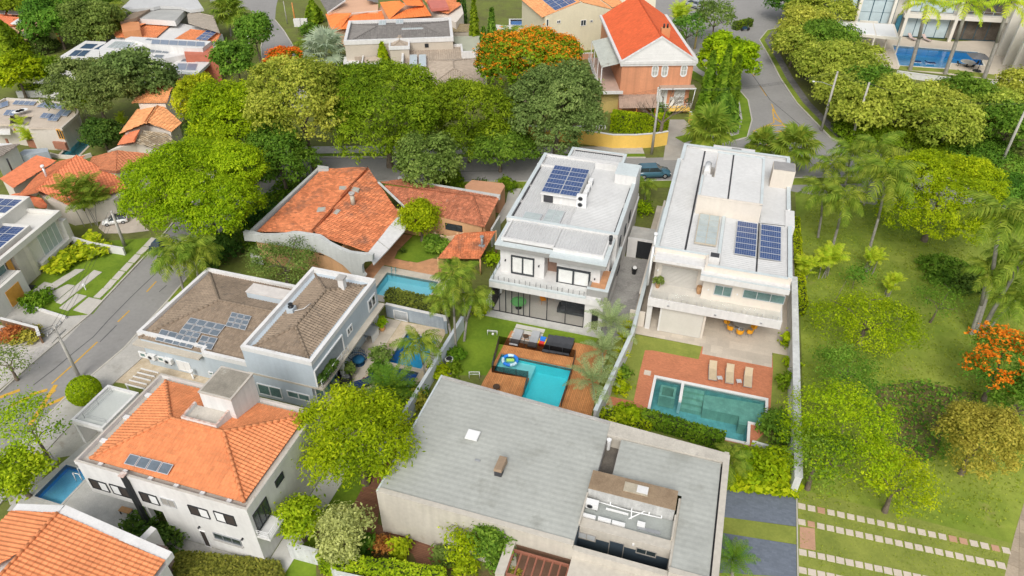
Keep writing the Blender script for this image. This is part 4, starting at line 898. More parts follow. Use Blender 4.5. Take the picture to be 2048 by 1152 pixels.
add(h2,'equipment_well',f2,[(2.45,3.6,13.2,18.6,7.29,7.4)],mat('well_floor',(.45,.42,.38),.9,.2,1))
mb=MB(); p0=f2.W(2.95,16.0,7.9); p1=f2.W(2.95,18.2,7.9); mb.tube(p0,p1,.33,.33,WHITEP,12); mb.build('water_tank',h2)
for k in range(3): ac_unit(h2,f2,3.2,13.8+k*.75,7.4,w=.5,d=.6,h=.6,face_='v-')
mb=MB(); 
for k in range(6): mb.path([f2.W(2.6+.12*k,13.3+.3*k,7.5),f2.W(2.8+.1*k,14.5+.2*k,7.6),f2.W(2.7+.1*k,15.8,7.55)],.03,DARKG,5)
mb.build('hoses',h2,kind='stuff')
add(h2,'tank_house',f2,[(9.0,11.05,16.0,17.8,7.2,9.3,CREAM),(9.1,10.95,16.1,17.7,9.301,9.34,GREYST)],CREAM)
TK=add(h2,'tank_cover',f2,[(9.05,11.0,16.05,17.75,9.341,9.38)],mat('grey_slab_roof',(.30,.29,.28),.9,.12,1,stain=((.42,.38,.33),.6,1)))
add(h2,'vent_block',f2,[(4.36,5.25,1.2,2.0,7.3,7.95,WHITE),(4.45,5.16,1.28,1.92,7.951,7.97,DARKG)],WHITE)
add(h2,'hatch',f2,[(5.0,6.0,22.75,23.2,7.601,7.66)],GREYF)
q=[f2.L(r2(*p),7.62) for p in ((500,720),(680,735),(635,995),(445,975))]
sky(h2,f2,(q[0][0]+q[3][0])/2,(q[1][0]+q[2][0])/2,(q[3][1]+q[2][1])/2,(q[0][1]+q[1][1])/2,7.6,2,5,SKYL,fm=mat('beige_frame',(.50,.44,.34),.7,.1))
def pvq(par,fr,zz,pts,z,nu,nv,cells=(6,3),m=PV,z1=None,**k):
    q=[fr.L(zz(*p),z) for p in pts]; u0=(q[0][0]+q[3][0])/2;u1=(q[1][0]+q[2][0])/2;v1=(q[0][1]+q[1][1])/2;v0=(q[2][1]+q[3][1])/2
    panels(par,fr.W(u0,v0,z),fr.W(u1,v0,z),fr.W(u0,v1,z),nu,nv,m,ALU,h=.0,cells=cells,**k)
pvq(h2,f2,r2,((835,770),(1025,805),(995,1105),(805,1065)),7.62,1,6,(9,3)); pvq(h2,f2,r2,((1045,810),(1235,825),(1228,1130),(1035,1120)),7.62,1,6,(9,3))
mb=MB(); mb.path([f2.W(-.3,1.4,7.9),f2.W(-.32,1.3,3.9)],.10,WHITEP,8); mb.build('downpipe',h2); mb=MB(); p=f2.W(-.3,2.2,7.0); mb.tube(p,(p[0],p[1],8.6),.11,.11,WHITEP,8); mb.tube((p[0],p[1],8.6),(p[0],p[1],8.8),.17,.17,WHITEP,8); mb.build('vent_pipe',h2)
for k in range(4): window(h2,f2,'u+',11.05,6+k*4,7.2+k*4,1.2,2.2,WDB,GLASS)
# planters on the balcony
POT=mat('terracotta_pot',(.42,.24,.12),.85,.12,3)
def pot(name,label,x,y,z,r,h,m,leafk=None,lr=0,lh=0,seed=0,cat='potted plant',spec='bush',group=None):
    t=thing(name,label,cat,(x,y,z),group); OFF[t.name]=(0,0,0); mb=MB(); mb.lathe((0,0,0),[(r*.65,0),(r,h*.6),(r*.85,h),(r*.7,h*.99)],m,12); mb.build('pot',t)
    if leafk:
        c=link('foliage',crown_mesh('bush',leafk,lr,round(lh*1.3,2),seed,clump=.22,per=14,leaf=.13,nl=6),t,kind='stuff'); c.location=(0,0,h+lh*.4)
    return t
p=f2.W(*f2.L(z2(302,383),3.8)); pot('potted_plant','small leafy plant in a stone urn on the cream balcony',p[0],p[1],3.80,.22,.5,POT,'olive',.35,.5,3)
p=f2.W(*f2.L(z2(635,430),3.8)); pot('clay_urn','round clay urn standing by the shutter on the cream balcony',p[0],p[1],3.80,.27,.75,POT,cat='urn')
# dining set below the balcony
c=G(*z2(965,715),.0); t=thing('patio_table','round table with orange chairs in the shade of the cream house','table',(c[0],c[1],.04)); OFF[t.name]=(0,0,0)
GLT=mat('grey_glass_top',(.33,.31,.28),.2,.1,1); mb=MB(); mb.lathe((0,0,0),[(.4,0),(.4,.05),(.08,.08),(.08,.7)],GREYM); mb.build('pedestal',t); mb=MB(); mb.lathe((0,0,0),[(.1,.7),(.8,.71),(.8,.75)],GLT,24); mb.build('tabletop',t)
OY=mat('mustard_upholstery',(.80,.36,.02),.75,.1,3)
def tub(name,label,m,loc,rz,group):
    r=thing(name,label,'chair',loc,group,rz); OFF[r.name]=(0,0,0); mb=MB(); mb.lathe((0,0,0),[(.2,.38),(.26,.42),(.26,.48)],m,10); mb.build('seat',r)
    mb=MB()
    for k in range(8):
        a=math.radians(10+160*k/8); b=math.radians(10+160*(k+1)/8)
        mb.hexa([(.26*math.cos(a),.26*math.sin(a),.42),(.26*math.cos(b),.26*math.sin(b),.42),(.31*math.cos(b),.31*math.sin(b),.42),(.31*math.cos(a),.31*math.sin(a),.42),(.28*math.cos(a),.28*math.sin(a),.82),(.28*math.cos(b),.28*math.sin(b),.82),(.35*math.cos(b),.35*math.sin(b),.82),(.35*math.cos(a),.35*math.sin(a),.82)][:8],m)
    mb.build('backrest',r)
    for x in (-.16,.16):
        for y in (-.14,.14): mb=MB(); mb.tube((x,y,.4),(x*1.3,y*1.3,0),.02,.015,GREYM,5); mb.build('leg',r)
    return r
names=('front','front right','right','back right','back','back left','left','front left')
for k in range(8):
    a=math.radians(-107+k*45); loc=(c[0]+1.15*math.cos(a),c[1]+1.15*math.sin(a),.04); lab='orange tub chair at the %s of the round patio table'%names[k]
    if k==0: tc=tub('patio_chair',lab,OY,loc,a-math.pi/2,'orange chairs round the patio table')
    else: dup(tc,loc,a-math.pi/2,lab)
# garden of the cream house
zq=Z(1160,640,4.115)
sheet('lawn',C([zq(*p) for p in ((335,30),(440,118),(1000,215),(1030,180),(1590,290),(1600,130),(1750,130),(1780,700),(1560,900),(1400,1060),(540,840),(120,748),(180,500))]),.008,LAWN2)
BD=C([zq(*p) for p in ((1015,187),(1582,290),(1588,400),(1570,700),(1550,900),(1400,1040),(530,850),(515,765),(185,690),(200,618),(440,672),(490,430),(535,250),(600,252),(975,325),(1005,215))])
sheet('brick_terrace',BD,.022,BRICKD)
poolB=pool('swimming_pool','large green stone swimming pool with white surround below the cream house',PB,1.5,TILEG,TILEG,clearmat('green_pool_water',(.66,.96,1.0),.02,1.33,.14,2.2),.22,COPW,.12,.10,
 shelves=[([fB.W(*q)[:2] for q in ((4.0,-.3),(U2-.03,-.3+.27),(U2-.03,V1+.03),(U1-.6,V1+.03),(U1-.6,-1.9),(4.0,-1.9))],-.45,TILEGL)])
add(poolB,'divider',fB,[(2.05,2.28,-2.1,-.0,-1.4,.12)],COPW)
for k in range(4): add(poolB,'step',fB,[(2.3,3.98,-.45-k*.42,-.05 if k==0 else -.03-k*.42,-1.49,-.3-k*.26)],TILEGL)
mb=MB(); ring(mb,fB,.45,1.75,-1.7,-.35,-1.4,-.28,.2,TILEGL); mb.build('spa_bench',poolB)
p=fB.W(*fB.L(zq(555,435),.03)); 
add(None,'stone_hatch',Fr((p[0],p[1],0),-17),[(-.28,.28,-.28,.28,.024,.06)],SLAB,kind='structure')
# right boundary wall, hedge strip
RB=[G(*zq(1783,770),2.0),G(*zq(1775,30),2.0)]; rv=[f2.L(zq(1783,770),2.0),f2.L(Z(1240,480,4.042)(1425,300),2.0)]
wallthing('boundary_wall','tall pale boundary wall on the park side of the cream house',[f2.W(12.65,-15)[:2],f2.W(12.55,9.2)[:2]],2.0,.45,WALLW,WALLW)
wallthing('boundary_wall','dark weathered boundary wall beside the cream house next to the hedge',[f2.W(12.45,9.4)[:2],f2.W(12.2,24)[:2]],2.0,.25,mat('sooty_wall',(.20,.18,.16),.9,.2,1,streak=.3),None)
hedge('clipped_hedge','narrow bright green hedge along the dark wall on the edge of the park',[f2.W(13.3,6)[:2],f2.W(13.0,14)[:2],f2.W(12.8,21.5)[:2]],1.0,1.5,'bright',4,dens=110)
sheet('side_passage',rectw(f2,11.1,12.5,0,22),.014,PAVE); sheet('side_passage',rectw(f2,-1.85,0,-.9,22),.010,PAVE)
wallthing('low_passage_wall','stepped beige wall in the passage beside the cream house',[f2.W(-1.45,.2)[:2],f2.W(-.1,.2)[:2]],1.7,.15,CREAM,None)
wallthing('passage_partition','long beige inner wall of the passage left of the cream house',[f2.W(-.95,2.5)[:2],f2.W(-.95,20)[:2]],1.9,.12,mat('beige_plaster',(.50,.40,.30),.85,.1,1,streak=.15),CREAM)
# loungers
FAB=mat('beige_mesh_fabric',(.53,.42,.28),.85,.08,3)
def lounger(name,label,fab,frame,loc,rz,group=None,back=.35,L=1.95,w=.62,headrest=False,z=.28):
    r=thing(name,label,'sun lounger',loc,group,rz); OFF[r.name]=(0,0,0)
    mb=MB(); mb.box(WF,-w/2,w/2,-L/2,L*.14,z,z+.07,fab); mb.build('seat',r)
    y0=L*.15;y1=L/2; mb=MB(); mb.hexa([(-w/2,y0,z),(w/2,y0,z),(w/2,y1,z+back),(-w/2,y1,z+back),(-w/2,y0-.02,z+.07),(w/2,y0-.02,z+.07),(w/2,y1-.04,z+back+.07),(-w/2,y1-.04,z+back+.07)],fab); mb.build('backrest',r)
    mb=MB(); mb.box(WF,-w/2-.03,-w/2,-L/2,L*.45,z-.05,z,frame); mb.box(WF,w/2,w/2+.03,-L/2,L*.45,z-.05,z,frame); mb.box(WF,-w/2,w/2,-L/2-.03,-L/2,z-.05,z,frame); mb.build('frame',r)
    for x in (-w/2,w/2):
        for y in (-L*.42,L*.36): mb=MB(); mb.tube((x,y,z-.05),(x,y,0),.02,.02,frame,5); mb.build('leg',r)
    if headrest: mb=MB(); mb.box(WF,-w/2+.02,w/2-.02,L*.36,L*.48,z+back*.75+.07,z+back+.16,fab); mb.build('pillow',r)
    return r
ps=[zq(1092,425),zq(1232,452),zq(1383,482)]; lab=('left','middle','right')
for i,p in enumerate(ps):
    q=G(*p,.3); l='beige sun lounger on the brick terrace, %s one of three'%lab[i]
    if i==0: lg=lounger('sun_lounger',l,FAB,GREYM,(q[0],q[1],.025),math.radians(-13),'beige loungers on the brick terrace')
    else: dup(lg,(q[0],q[1],.025),math.radians(-13-2*i),l)
for i,p in enumerate((zq(1150,478),zq(1308,505))):
    q=G(*p,.3); t=thing('side_table','small grey side table between the %s beige loungers'%('left and middle','middle and right')[i],'side table',(q[0],q[1],.025),'side tables between beige loungers'); OFF[t.name]=(0,0,0)
    mb=MB(); mb.box(WF,-.2,.2,-.2,.2,.3,.34,GREYF if 0 else ALU); mb.build('tabletop',t)
    for x in (-.17,.17):
        for y in (-.17,.17): mb=MB(); mb.tube((x,y,.3),(x,y,0),.015,.015,GREYM,5); mb.build('leg',t)
# ---------------------------------------------------------------- timber deck of the white house
poolA=pool('swimming_pool','bright turquoise swimming pool set into the orange timber deck',PA,1.3,TILET,TILET,WATER,.12,mat('deck_edge',(.40,.17,.07),.6,.1,2),.08,.05,shelves=[(offset(PAs,-.01),-.55,TILETL)])
u9=round(fA.L(Z(1024,384,3)(495,930),0)[0],2)
sheet('timber_deck',C([zf(300,870),zf(1105,1022),(1215,700),(1178,850),(1165,900),(950,900),(950,800),(965,765),zf(150,1152)]),.020,DECKM)
GRL=mat('grey_lounger_cushion',(.38,.39,.40),.85,.06,3); CHL=mat('charcoal_lounger_cushion',(.055,.058,.065),.8,.15,3)
for i,p in enumerate(((352,935),(520,955))):
    q=G(*zf(*p),.3); l='light grey lounger on the timber deck, %s'%('left of the brown side table','right of the brown side table')[i]
    if i==0: l2=lounger('sun_lounger',l,GRL,GREYM,(q[0],q[1],.025),math.radians(-17),'light grey deck loungers',back=.12,L=2.0,w=.72)
    else: dup(l2,(q[0],q[1],.025),math.radians(-14),l)
for i,p in enumerate(((660,1000),(722,1008),(785,1017),(848,1026))):
    q=G(*zf(*p),.35); l='charcoal lounger with reclining back, %s in the row of four'%('first from the left','second from the left','third from the left','last on the right')[i]
    if i==0: l3=lounger('sun_lounger',l,CHL,DARK,(q[0],q[1],.025),math.radians(-19),'charcoal deck loungers',back=.25,L=2.0,w=.60)
    else: dup(l3,(q[0],q[1],.025),math.radians(-19),l)
q=G(*zf(440,925),.4); t=thing('side_table','small round brown side table between the grey loungers','side table',(q[0],q[1],.025)); OFF[t.name]=(0,0,0); BRN=mat('brown_wicker',(.09,.055,.035),.7,.2,4)
mb=MB(); mb.lathe((0,0,0),[(.26,.38),(.27,.42)],BRN,14); mb.build('tabletop',t)
for k in range(3): a=k*2.1; mb=MB(); mb.tube((.2*math.cos(a),.2*math.sin(a),.38),(.24*math.cos(a),.24*math.sin(a),0),.02,.02,BRN,5); mb.build('leg',t)
q=G(*zf(597,985),.2); t=thing('toy_chair','small red and yellow toy armchair with blue top on the deck','toy',(q[0],q[1],.025),rz=-.3); OFF[t.name]=(0,0,0)
RP=mat('red_toy_plastic',(.75,.05,.03),.4,.05); YP=mat('yellow_toy_plastic',(.85,.55,.03),.4,.05); BP=mat('blue_toy_plastic',(.03,.22,.75),.4,.05)
for nm,b,m in (('seat',(-.25,.25,-.4,.1,.1,.25),RP),('backrest',(-.25,.25,.1,.45,.1,.5),BP),('armrest',(-.33,-.25,-.4,.4,0,.35),YP),('armrest',(.25,.33,-.4,.4,0,.35),YP)): mb=MB(); mb.box(WF,*b,m); mb.build(nm,t)
# pool ring toy
q=G(1020,722,-.06); t=thing('inflatable_ring','blue and white inflatable ring floating at the left end of the turquoise pool','pool float',(q[0],q[1],-.07)); OFF[t.name]=(0,0,0)
TP=mat('translucent_vinyl',(.55,.75,.85),.2,.05); mb=MB()
for k in range(20):
    a=2*math.pi*k/20;b=2*math.pi*(k+1)/20; mb.tube((.62*math.cos(a),.62*math.sin(a),.12),(.62*math.cos(b),.62*math.sin(b),.12),.14,.14,TP if (k//3)%2 else BP,8,cap=False)
mb.build('tube',t); q2=MB(); q2.box(WF,-.3,.35,-.12,.14,.06,.16,mat('lime_vinyl',(.45,.75,.15),.3,.05)); q2.build('seat',t)
# mesh pool fence
NET=clearmat('black_mesh',(.55,.52,.5),.6,1.02)
FNP=C([(992,708),(1000,690),(1150,712),(1142,745),(1126,800)],0); 
def fence(name,label,P,h,pm,nm,post=1.1,top=None,r=.022):
    t=thing(name,label,'fence',(P[0][0],P[0][1],0))
    for a,b in zip(P[:-1],P[1:]):
        a=Vector((a[0],a[1],.02));b=Vector((b[0],b[1],.02)); k=max(1,round((b-a).length/post)); n=Vector((-(b-a).normalized().y,(b-a).normalized().x,0))*.006
        for i in range(k):
            p=a.lerp(b,i/k);q=a.lerp(b,(i+1)/k); mb=MB(); mb.tube(p,p+Vector((0,0,h+.03)),r,r,pm,6); mb.build('post',t)
            mb=MB(); mb.hexa([p-n,q-n,q+n,p+n]+[x+Vector((0,0,h)) for x in (p-n,q-n,q+n,p+n)],nm); mb.build('mesh_panel',t)
    mb=MB(); mb.tube(b,b+Vector((0,0,h+.03)),r,r,pm,6); mb.build('post',t); return t
fence('pool_fence','black mesh safety fence around the turquoise pool',C([(984,742),(998,688),(1150,716),(1143,748),(1122,815)]),.9,DARK,NET)
fence('pool_fence','short black mesh fence on the small deck left of the turquoise pool',C([(984,745),(1056,757),(1048,790)]),.8,DARK,NET)
# goals, pool heater
def goal(name,label,x,y,rz,w=.85,h=.55):
    t=thing(name,label,'football goal',(x,y,.01),'small football goals on the lawn',rz); OFF[t.name]=(0,0,0)
    for a,b,n in (((-w/2,0,0),(-w/2,0,h),'post'),((w/2,0,0),(w/2,0,h),'post'),((-w/2,0,h),(w/2,0,h),'crossbar'),((-w/2,0,h),(-w/2,.45,0),'stay'),((w/2,0,h),(w/2,.45,0),'stay'),((-w/2,.45,.02),(w/2,.45,.02),'base_bar')): mb=MB(); mb.tube(a,b,.03,.03,WHITEP,6); mb.build(nm_ if 0 else n,t)
    mb=MB()
    for k in range(9): x0=-w/2+w*k/8; mb.tube((x0,0,h),(x0,.45,.03),.004,.004,WHITEP,3,cap=False)
    for k in range(5): f=k/5; mb.tube((-w/2,.45*f,h*(1-f)),(w/2,.45*f,h*(1-f)),.004,.004,WHITEP,3,cap=False)
    mb.build('net',t,kind='stuff'); return t
p=G(*zf(118,915)); goal('football_goal','small white goal standing upright near the palms on the lawn',p[0],p[1],-.1)
b_=MB(); b_.lathe((0,0,0),[(.02,0),(.09,.03),(.12,.11),(.09,.19),(.02,.22)],WHITEP,10); o=b_.build('football',None,'white ball in the mouth of the goal near the palms','ball'); o.location=(p[0]+.05,p[1]+.05,.012)
p=G(949,757); goal('football_goal','small white goal lying back near the grey metal roof',p[0],p[1],.0,.85,.75)
p=G(*Z(660,620,5.76)(1378,640)); t=thing('pool_heater','white and grey pool heat pump beside the white wall','heater',(p[0],p[1],.02)); OFF[t.name]=(0,0,0)
mb=MB(); mb.lathe((0,0,0),[(.33,0),(.36,.1),(.36,.62),(.38,.66),(.38,.76),(.28,.8)],WHITEP,8); mb.build('casing',t); mb=MB(); mb.lathe((0,0,.8),[(.27,0),(.25,.03),(.05,.04)],DARK,14); mb.build('fan_grille',t); mb=MB(); mb.box(WF,-.3,.05,-.37,-.3,.1,.6,GREYM); mb.build('side_panel',t)
add(None,'concrete_pad',Fr(f1.W(-7.3,0),-17) if 0 else Fr((p[0],p[1]-.6,0),-17),[(-.45,.35,-.5,.9,.0,.06)],CONC,kind='structure')
# ---------------------------------------------------------------- px-surveyed volumes
def bb(fr,zf_,pts,z):
    q=[fr.L(zf_(*p),z) for p in pts]; return min(a for a,b in q),max(a for a,b in q),min(b for a,b in q),max(b for a,b in q)
def pbox(par,name,fr,zf_,pts,z1,z0,m,mt=None,pad=0,**k):
    a,b,c,d=bb(fr,zf_,pts,z1); mb=MB(); mb.box(fr,a-pad,b+pad,c-pad,d+pad,z0,z1,m,mt); mb.build(name,par,**k); return a,b,c,d
def pprism(par,name,zf_,pts,z1,z0,m,mt=None,**k):
    mb=MB(); mb.prism([tuple(G(*zf_(*p),z1)[:2]) for p in pts],z0,z1,m,mt,bottom=True); return mb.build(name,par,**k)
def prect(par,name,fr,rect,z0,z1,m,mt=None,par_t=0,par_h=0,pm=None,cap=None,**k):
    a,b,c,d=rect; mb=MB(); mb.box(fr,a,b,c,d,z0,z1,m,mt); mb.build(name,par,**k)
    if par_t: mb=MB(); ring(mb,fr,a-.001,b+.001,c-.001,d+.001,z1,z1+par_h,par_t,pm or m,cap); mb.build('parapet',par)
def P3(zf_,p,z): g=G(*zf_(*p),z); return (float(g[0]),float(g[1]),z)
# ---------------------------------------------------------------- blue-grey house with brown tiled roofs
BLUEG=mat('blue_grey_render',(.48,.54,.585),.8,.05,.5,streak=.06); WTRIM=mat('dirty_white_trim',(.70,.69,.67),.8,.08,.8,stain=((.48,.43,.37),.62,1.3)); BEIGES=mat('beige_slab',(.52,.47,.39),.85,.1,.8,stain=((.36,.30,.24),.62,1))
z4=Z(460,540,4.115); q4=Z(240,530,4.8); f4=Fr(G(622,724,5.3),-17)
h4=thing('house','blue grey two storey house with brown tiled hip roofs beside the long tiled patio','house',f4.W(-8,5,0))
UL=-6.05; DV=10.9
add(h4,'wall',f4,[(UL,0,0,DV,2.62,4.9),(UL,-.5,0,DV,0,2.45)],BLUEG)
mb=MB(); ring(mb,f4,UL-.03,.03,-.03,DV+.03,4.902,5.3,.30,WTRIM); mb.build('parapet',h4)
hip(h4,f4,UL+.32,-.32,.32,DV-.32,4.75,.30,BROWNT,None,11,cw=.26,rh=.34,amp=.055)
add(h4,'canopy_slab',f4,[(UL,.55,-.05,DV+.1,2.45,2.62)],BEIGES)
add(h4,'chimney',f4,[(-2.3,-1.8,9.6-.9,9.6-.4,4.6,6.3,WHITE),(-2.4,-1.7,9.6-1.0,9.6-.3,6.3,6.45,CONC)],WHITE)
a,b=f4.L(z4(505,320),5.4); add(h4,'vent_stack',f4,[(a-.3,a+.3,b-.3,b+.3,4.9,5.6,BLUEG)],BLUEG); mb=MB(); mb.lathe(f4.W(a,b,5.6),[(.24,0),(.24,.1),(.12,.15),(.12,.3),(.2,.33)],DARK,10); mb.build('vent_cowl',h4)
mb=MB(); mb.path([f4.W(a+.4,b-.2,5.45),f4.W(a+1.1,b+.1,5.6),f4.W(a+1.3,b+.9,5.6)],.03,WHITEP,5); mb.build('pipe',h4)
WF_=mat('white_window_frame',(.78,.78,.77),.5,.03)
winpx(h4,f4,'v-',0,z4(218,925),z4(442,1062),WF_,GLASSG,n=2,fw=.09); winpx(h4,f4,'v-',0,z4(465,985),z4(668,1085),WF_,GLASSG,n=2,fw=.09)
for A,B_,tp,bt in (((1135,300),(1198,250),(1165,215),(1165,320)),((960,510),(1005,470),(985,455),(985,525))):
    v0=f4.wu(0,z4(*A))[0]; v1=f4.wu(0,z4(*B_))[0]; zt=f4.wu(0,z4(*tp))[1]; zb=f4.wu(0,z4(*bt))[1]; window(h4,f4,'u+',0,v0,v1,zb,zt,WF_,GLASS,n=2 if v1-v0>.8 else 1,fw=.12)
# balcony: flat panel with the recess shade in its colour, railing, dark plants
v0=f4.wu(0,z4(700,880))[0]; v1=f4.wu(0,z4(925,600))[0]; add(h4,'balcony_shade_panel',f4,[(.003,.02,v0,v1,2.75,4.25)],mat('balcony_shade',(.30,.33,.35),.9,.15,1)); 
mb=MB(); fbox(mb,face(f4,'u+',0),v0-.07,v0,0,.12,2.65,4.35,WF_); fbox(mb,face(f4,'u+',0),v1,v1+.07,0,.12,2.65,4.35,WF_); fbox(mb,face(f4,'u+',0),v0,v1,0,.12,4.25,4.35,WF_); mb.build('balcony_frame',h4)
rail(h4,[f4.W(.45,v0,2.63),f4.W(.45,v1,2.63)],.75,WF_,2,1.0,.03)
for k in range(4): pot('potted_plant','dark leafy plant on the blue grey balcony, %s'%('nearest the corner','second from the corner','third from the corner','furthest along the railing')[k],*f4.W(.25,v0+.35+k*.6)[:2],2.63,.15,.3,DARK,'dark',.3,.6,k,group='dark plants on the blue grey balcony')
# ground floor patio front
GLP=mat('teal_patio_glass',(.10,.26,.25),.1,.2,.8,spec=.6)
for k,(a,b) in enumerate(((.3,1.3),(1.35,2.35),(2.4,3.4))): window(h4,f4,'u+',-.5,a,b,.05,2.35,WF_,GLP,n=1,fw=.06,name='sliding_door')
for v in (3.6,10.0): add(h4,'pillar',f4,[(-.2,.15,v,v+.3,0,2.45)],WHITE)
sheet('patio',[f4.W(u,v)[:2] for u,v in ((-.6,-2.5),(1.45,-2.5),(1.45,12.0),(-.6,12.0))],.020,PAVE); sheet('pool_patio',[f4.W(u,v)[:2] for u,v in ((1.47,-3.5),(6.6,-3.5),(5.9,12.1),(1.47,12.0))],.026,STONE)
# low wing
LU0,LU1,LV0,LV1=-16.9,UL-.02,.25,9.9
add(h4,'wing_wall',f4,[(LU0+.3,-10.2,.55,LV1,0,3.0),(-10.2,LU1,.25,LV1,0,3.0)],BLUEG)
mb=MB(); mb.box(f4,LU0,-10.2,LV0+.45,LV0+.75,3.0,3.45,WTRIM); mb.box(f4,-10.2,LU1,LV0-.15,LV0+.15,3.0,3.45,WTRIM); mb.box(f4,LU0,LU0+.3,LV0+.75,LV1+.3,3.0,3.45,WTRIM); mb.box(f4,LU0+.3,LU1,LV1,LV1+.3,3.0,3.45,WTRIM); mb.box(f4,-10.5,-10.2,LV0+.15,LV0+.45,3.0,3.449,WTRIM); mb.build('parapet',h4)
add(h4,'window_canopy',f4,[(LU0-.1,-10.6,LV0-.25,LV0+.44,2.55,2.7)],BEIGES)
hip(h4,f4,LU0+.35,-1.4,LV0+.15,LV1,3.1,.30,BROWNT,None,21,cw=.26,rh=.34,amp=.055)
a,c=f4.L(q4(1210,255),4.75); d=f4.L(q4(1290,180),4.75)[1]; add(h4,'roof_box',f4,[(a,UL-.05,c,d,3.2,4.7,BLUEG),(a-.05,UL-.04,c-.05,d+.05,4.7,4.78,mat('peeling_white_top',(.60,.56,.52),.9,.1,2,stain=((.42,.26,.20),.6,1.6)))],BLUEG)
r0=f4.W(LU0+.35,LV0+.15,3.1)
rs=f4.W(0,LV0+.15,3.14); 
def slope_pt(p,u_off=0): # px on the wing's front slope
    u,v=f4.L(q4(*p),3.6)
    for _ in range(6):
        z=3.1+(v-LV0-.15)*.30+.14; u,v=f4.L(q4(*p),z)
    return f4.W(u,v,z)
for nm,(A,B_,Cc),nu,nv,sk,m_ in (('1',((335,725),(500,765),(400,615)),2,2,(),PVG),('2',((590,615),(935,690),(680,505)),4,2,(),PVG),('3',((495,765),(690,810),(590,615)),3,3,(),PVG),('4',((725,790),(880,820),(790,675)),2,2,(),PVG),('5',((1010,590),(1205,632),(1075,452)),3,3,(),PVG)):
    panels(h4,slope_pt(A),slope_pt(B_),slope_pt(Cc),nu,nv,m_,ALU,h=.06,name='solar_collector',cells=(1,1),gap=.05,skip=sk)
for A,B_ in (((175,825),(270,895)),((350,868),(440,935))): winpx(h4,f4,'v-',.55,q4(*A),q4(*B_),WF_,GLASSG,n=1,fw=.14)
winpx(h4,f4,'v-',.55,q4(535,908),q4(700,1030),WF_,WHITEP,n=2,fw=.05); winpx(h4,f4,'v-',.25,q4(848,1018),q4(905,1060),WF_,GLASSG,n=1,fw=.08)
for p in ((310,880),(470,920)): a,z=f4.wv(.4,q4(*p)); ac_unit(h4,f4,a,.36,z-.3,w=.75,d=.3,h=.5)
mb=MB(); a,z=f4.wv(.2,q4(690,1020)); mb.tube(f4.W(a,.1,z-1.2),f4.W(a,.1,z),.09,.09,WHITEP,8); mb.tube(f4.W(a,.1,z),f4.W(a,.1,z+.15),.2,.2,WHITEP,8); mb.build('vent_pipe',h4)
# pergola strip between the houses
t=thing('lean_to_roof','small lean-to with brown corrugated sheets and white beams between the two houses','lean-to',P3(q4,(250,1080),0)); 
a,b,c,d=bb(f4,Z(120,720,3.84),((510,180),(760,100),(640,80),(640,220)),1.9)
for k in range(4): tiles(t,'sheet',[f4.W(a,c+(d-c)*k/4,1.85),f4.W(b,c+(d-c)*k/4,1.85),f4.W(b,c+(d-c)*(k+1)/4-.08,1.9),f4.W(a,c+(d-c)*(k+1)/4-.08,1.9)],mat('brown_sheet',(.36,.29,.20),.8,.2,1),cw=.2,rh=9,amp=.03,lift=0,kind=None)
for k in range(5): add(t,'beam',f4,[(a,b,c+(d-c)*k/4-.07,c+(d-c)*k/4+.01,1.9,2.0)],WTRIM)
for u in (a,b): add(t,'post',f4,[(u-.05,u+.05,c,c+.1,0,1.9)],WTRIM)
sheet('stone_forecourt',C([(262,700),(330,640),(420,640),(520,760),(400,800),(265,770),(200,760),(188,757),(205,735)]),.016,STONE)
# boundary walls of the patio
wallthing('garden_wall','bluish rendered wall behind the blue tiled pool, below the old hedge',[f4.W(-.1,12.3)[:2],f4.W(5.7,12.15)[:2],f4.W(6.0,11.6)[:2]],1.45,.2,mat('blue_stained_wall',(.33,.38,.43),.85,.12,.8,streak=.2),WTRIM)
g=thing('white_gate','white barred gate in the bluish wall behind the pool','gate',f4.W(1,12.0,0))
A=f4.W(.75,12.05,.1);B_=f4.W(2.1,12.02,.1); mb=MB()
for p,q in ((A,B_),((A[0],A[1],1.15),(B_[0],B_[1],1.15)),(A,(A[0],A[1],1.15)),(B_,(B_[0],B_[1],1.15))): mb.tube(p,q,.045,.045,WHITEP,6)
mb.build('frame',g)
for k in range(13): p=Vector(A).lerp(Vector(B_),(k+1)/14); mb=MB(); mb.tube(p,p+Vector((0,0,1.05)),.02,.02,WHITEP,4); mb.build('bar',g)
wallthing('garden_wall','long white wall between the blue pool patio and the lawn with the heat pump',[f4.W(6.75,-4)[:2],f4.W(7.2,12.6)[:2]],1.5,.28,mat('bluish_white_wall',(.60,.64,.68),.8,.06,.6),None)
poolC=pool('swimming_pool','narrow swimming pool with dark blue mosaic beside the sandstone patio',PC,1.2,mat('pool_mid_blue',(.05,.42,.62),.5,.08,.8),TILED,WATERB,.22,PAVE,.09,.045)
poolC2=pool('paddling_pool','small deep blue plunge pool at the near end of the patio pool',PC2,.5,mat('royal_blue_mosaic',(.035,.10,.50),.5,.1,2),TILED,WATERB,.15,PAVE,.06,.045)
hedge('old_hedge','thick yellowish hedge on the wall behind the blue pool patio',[f4.W(-.3,13.2)[:2],f4.W(5.6,13.0)[:2]],1.1,2.3,'hedgeo',9,dens=120)
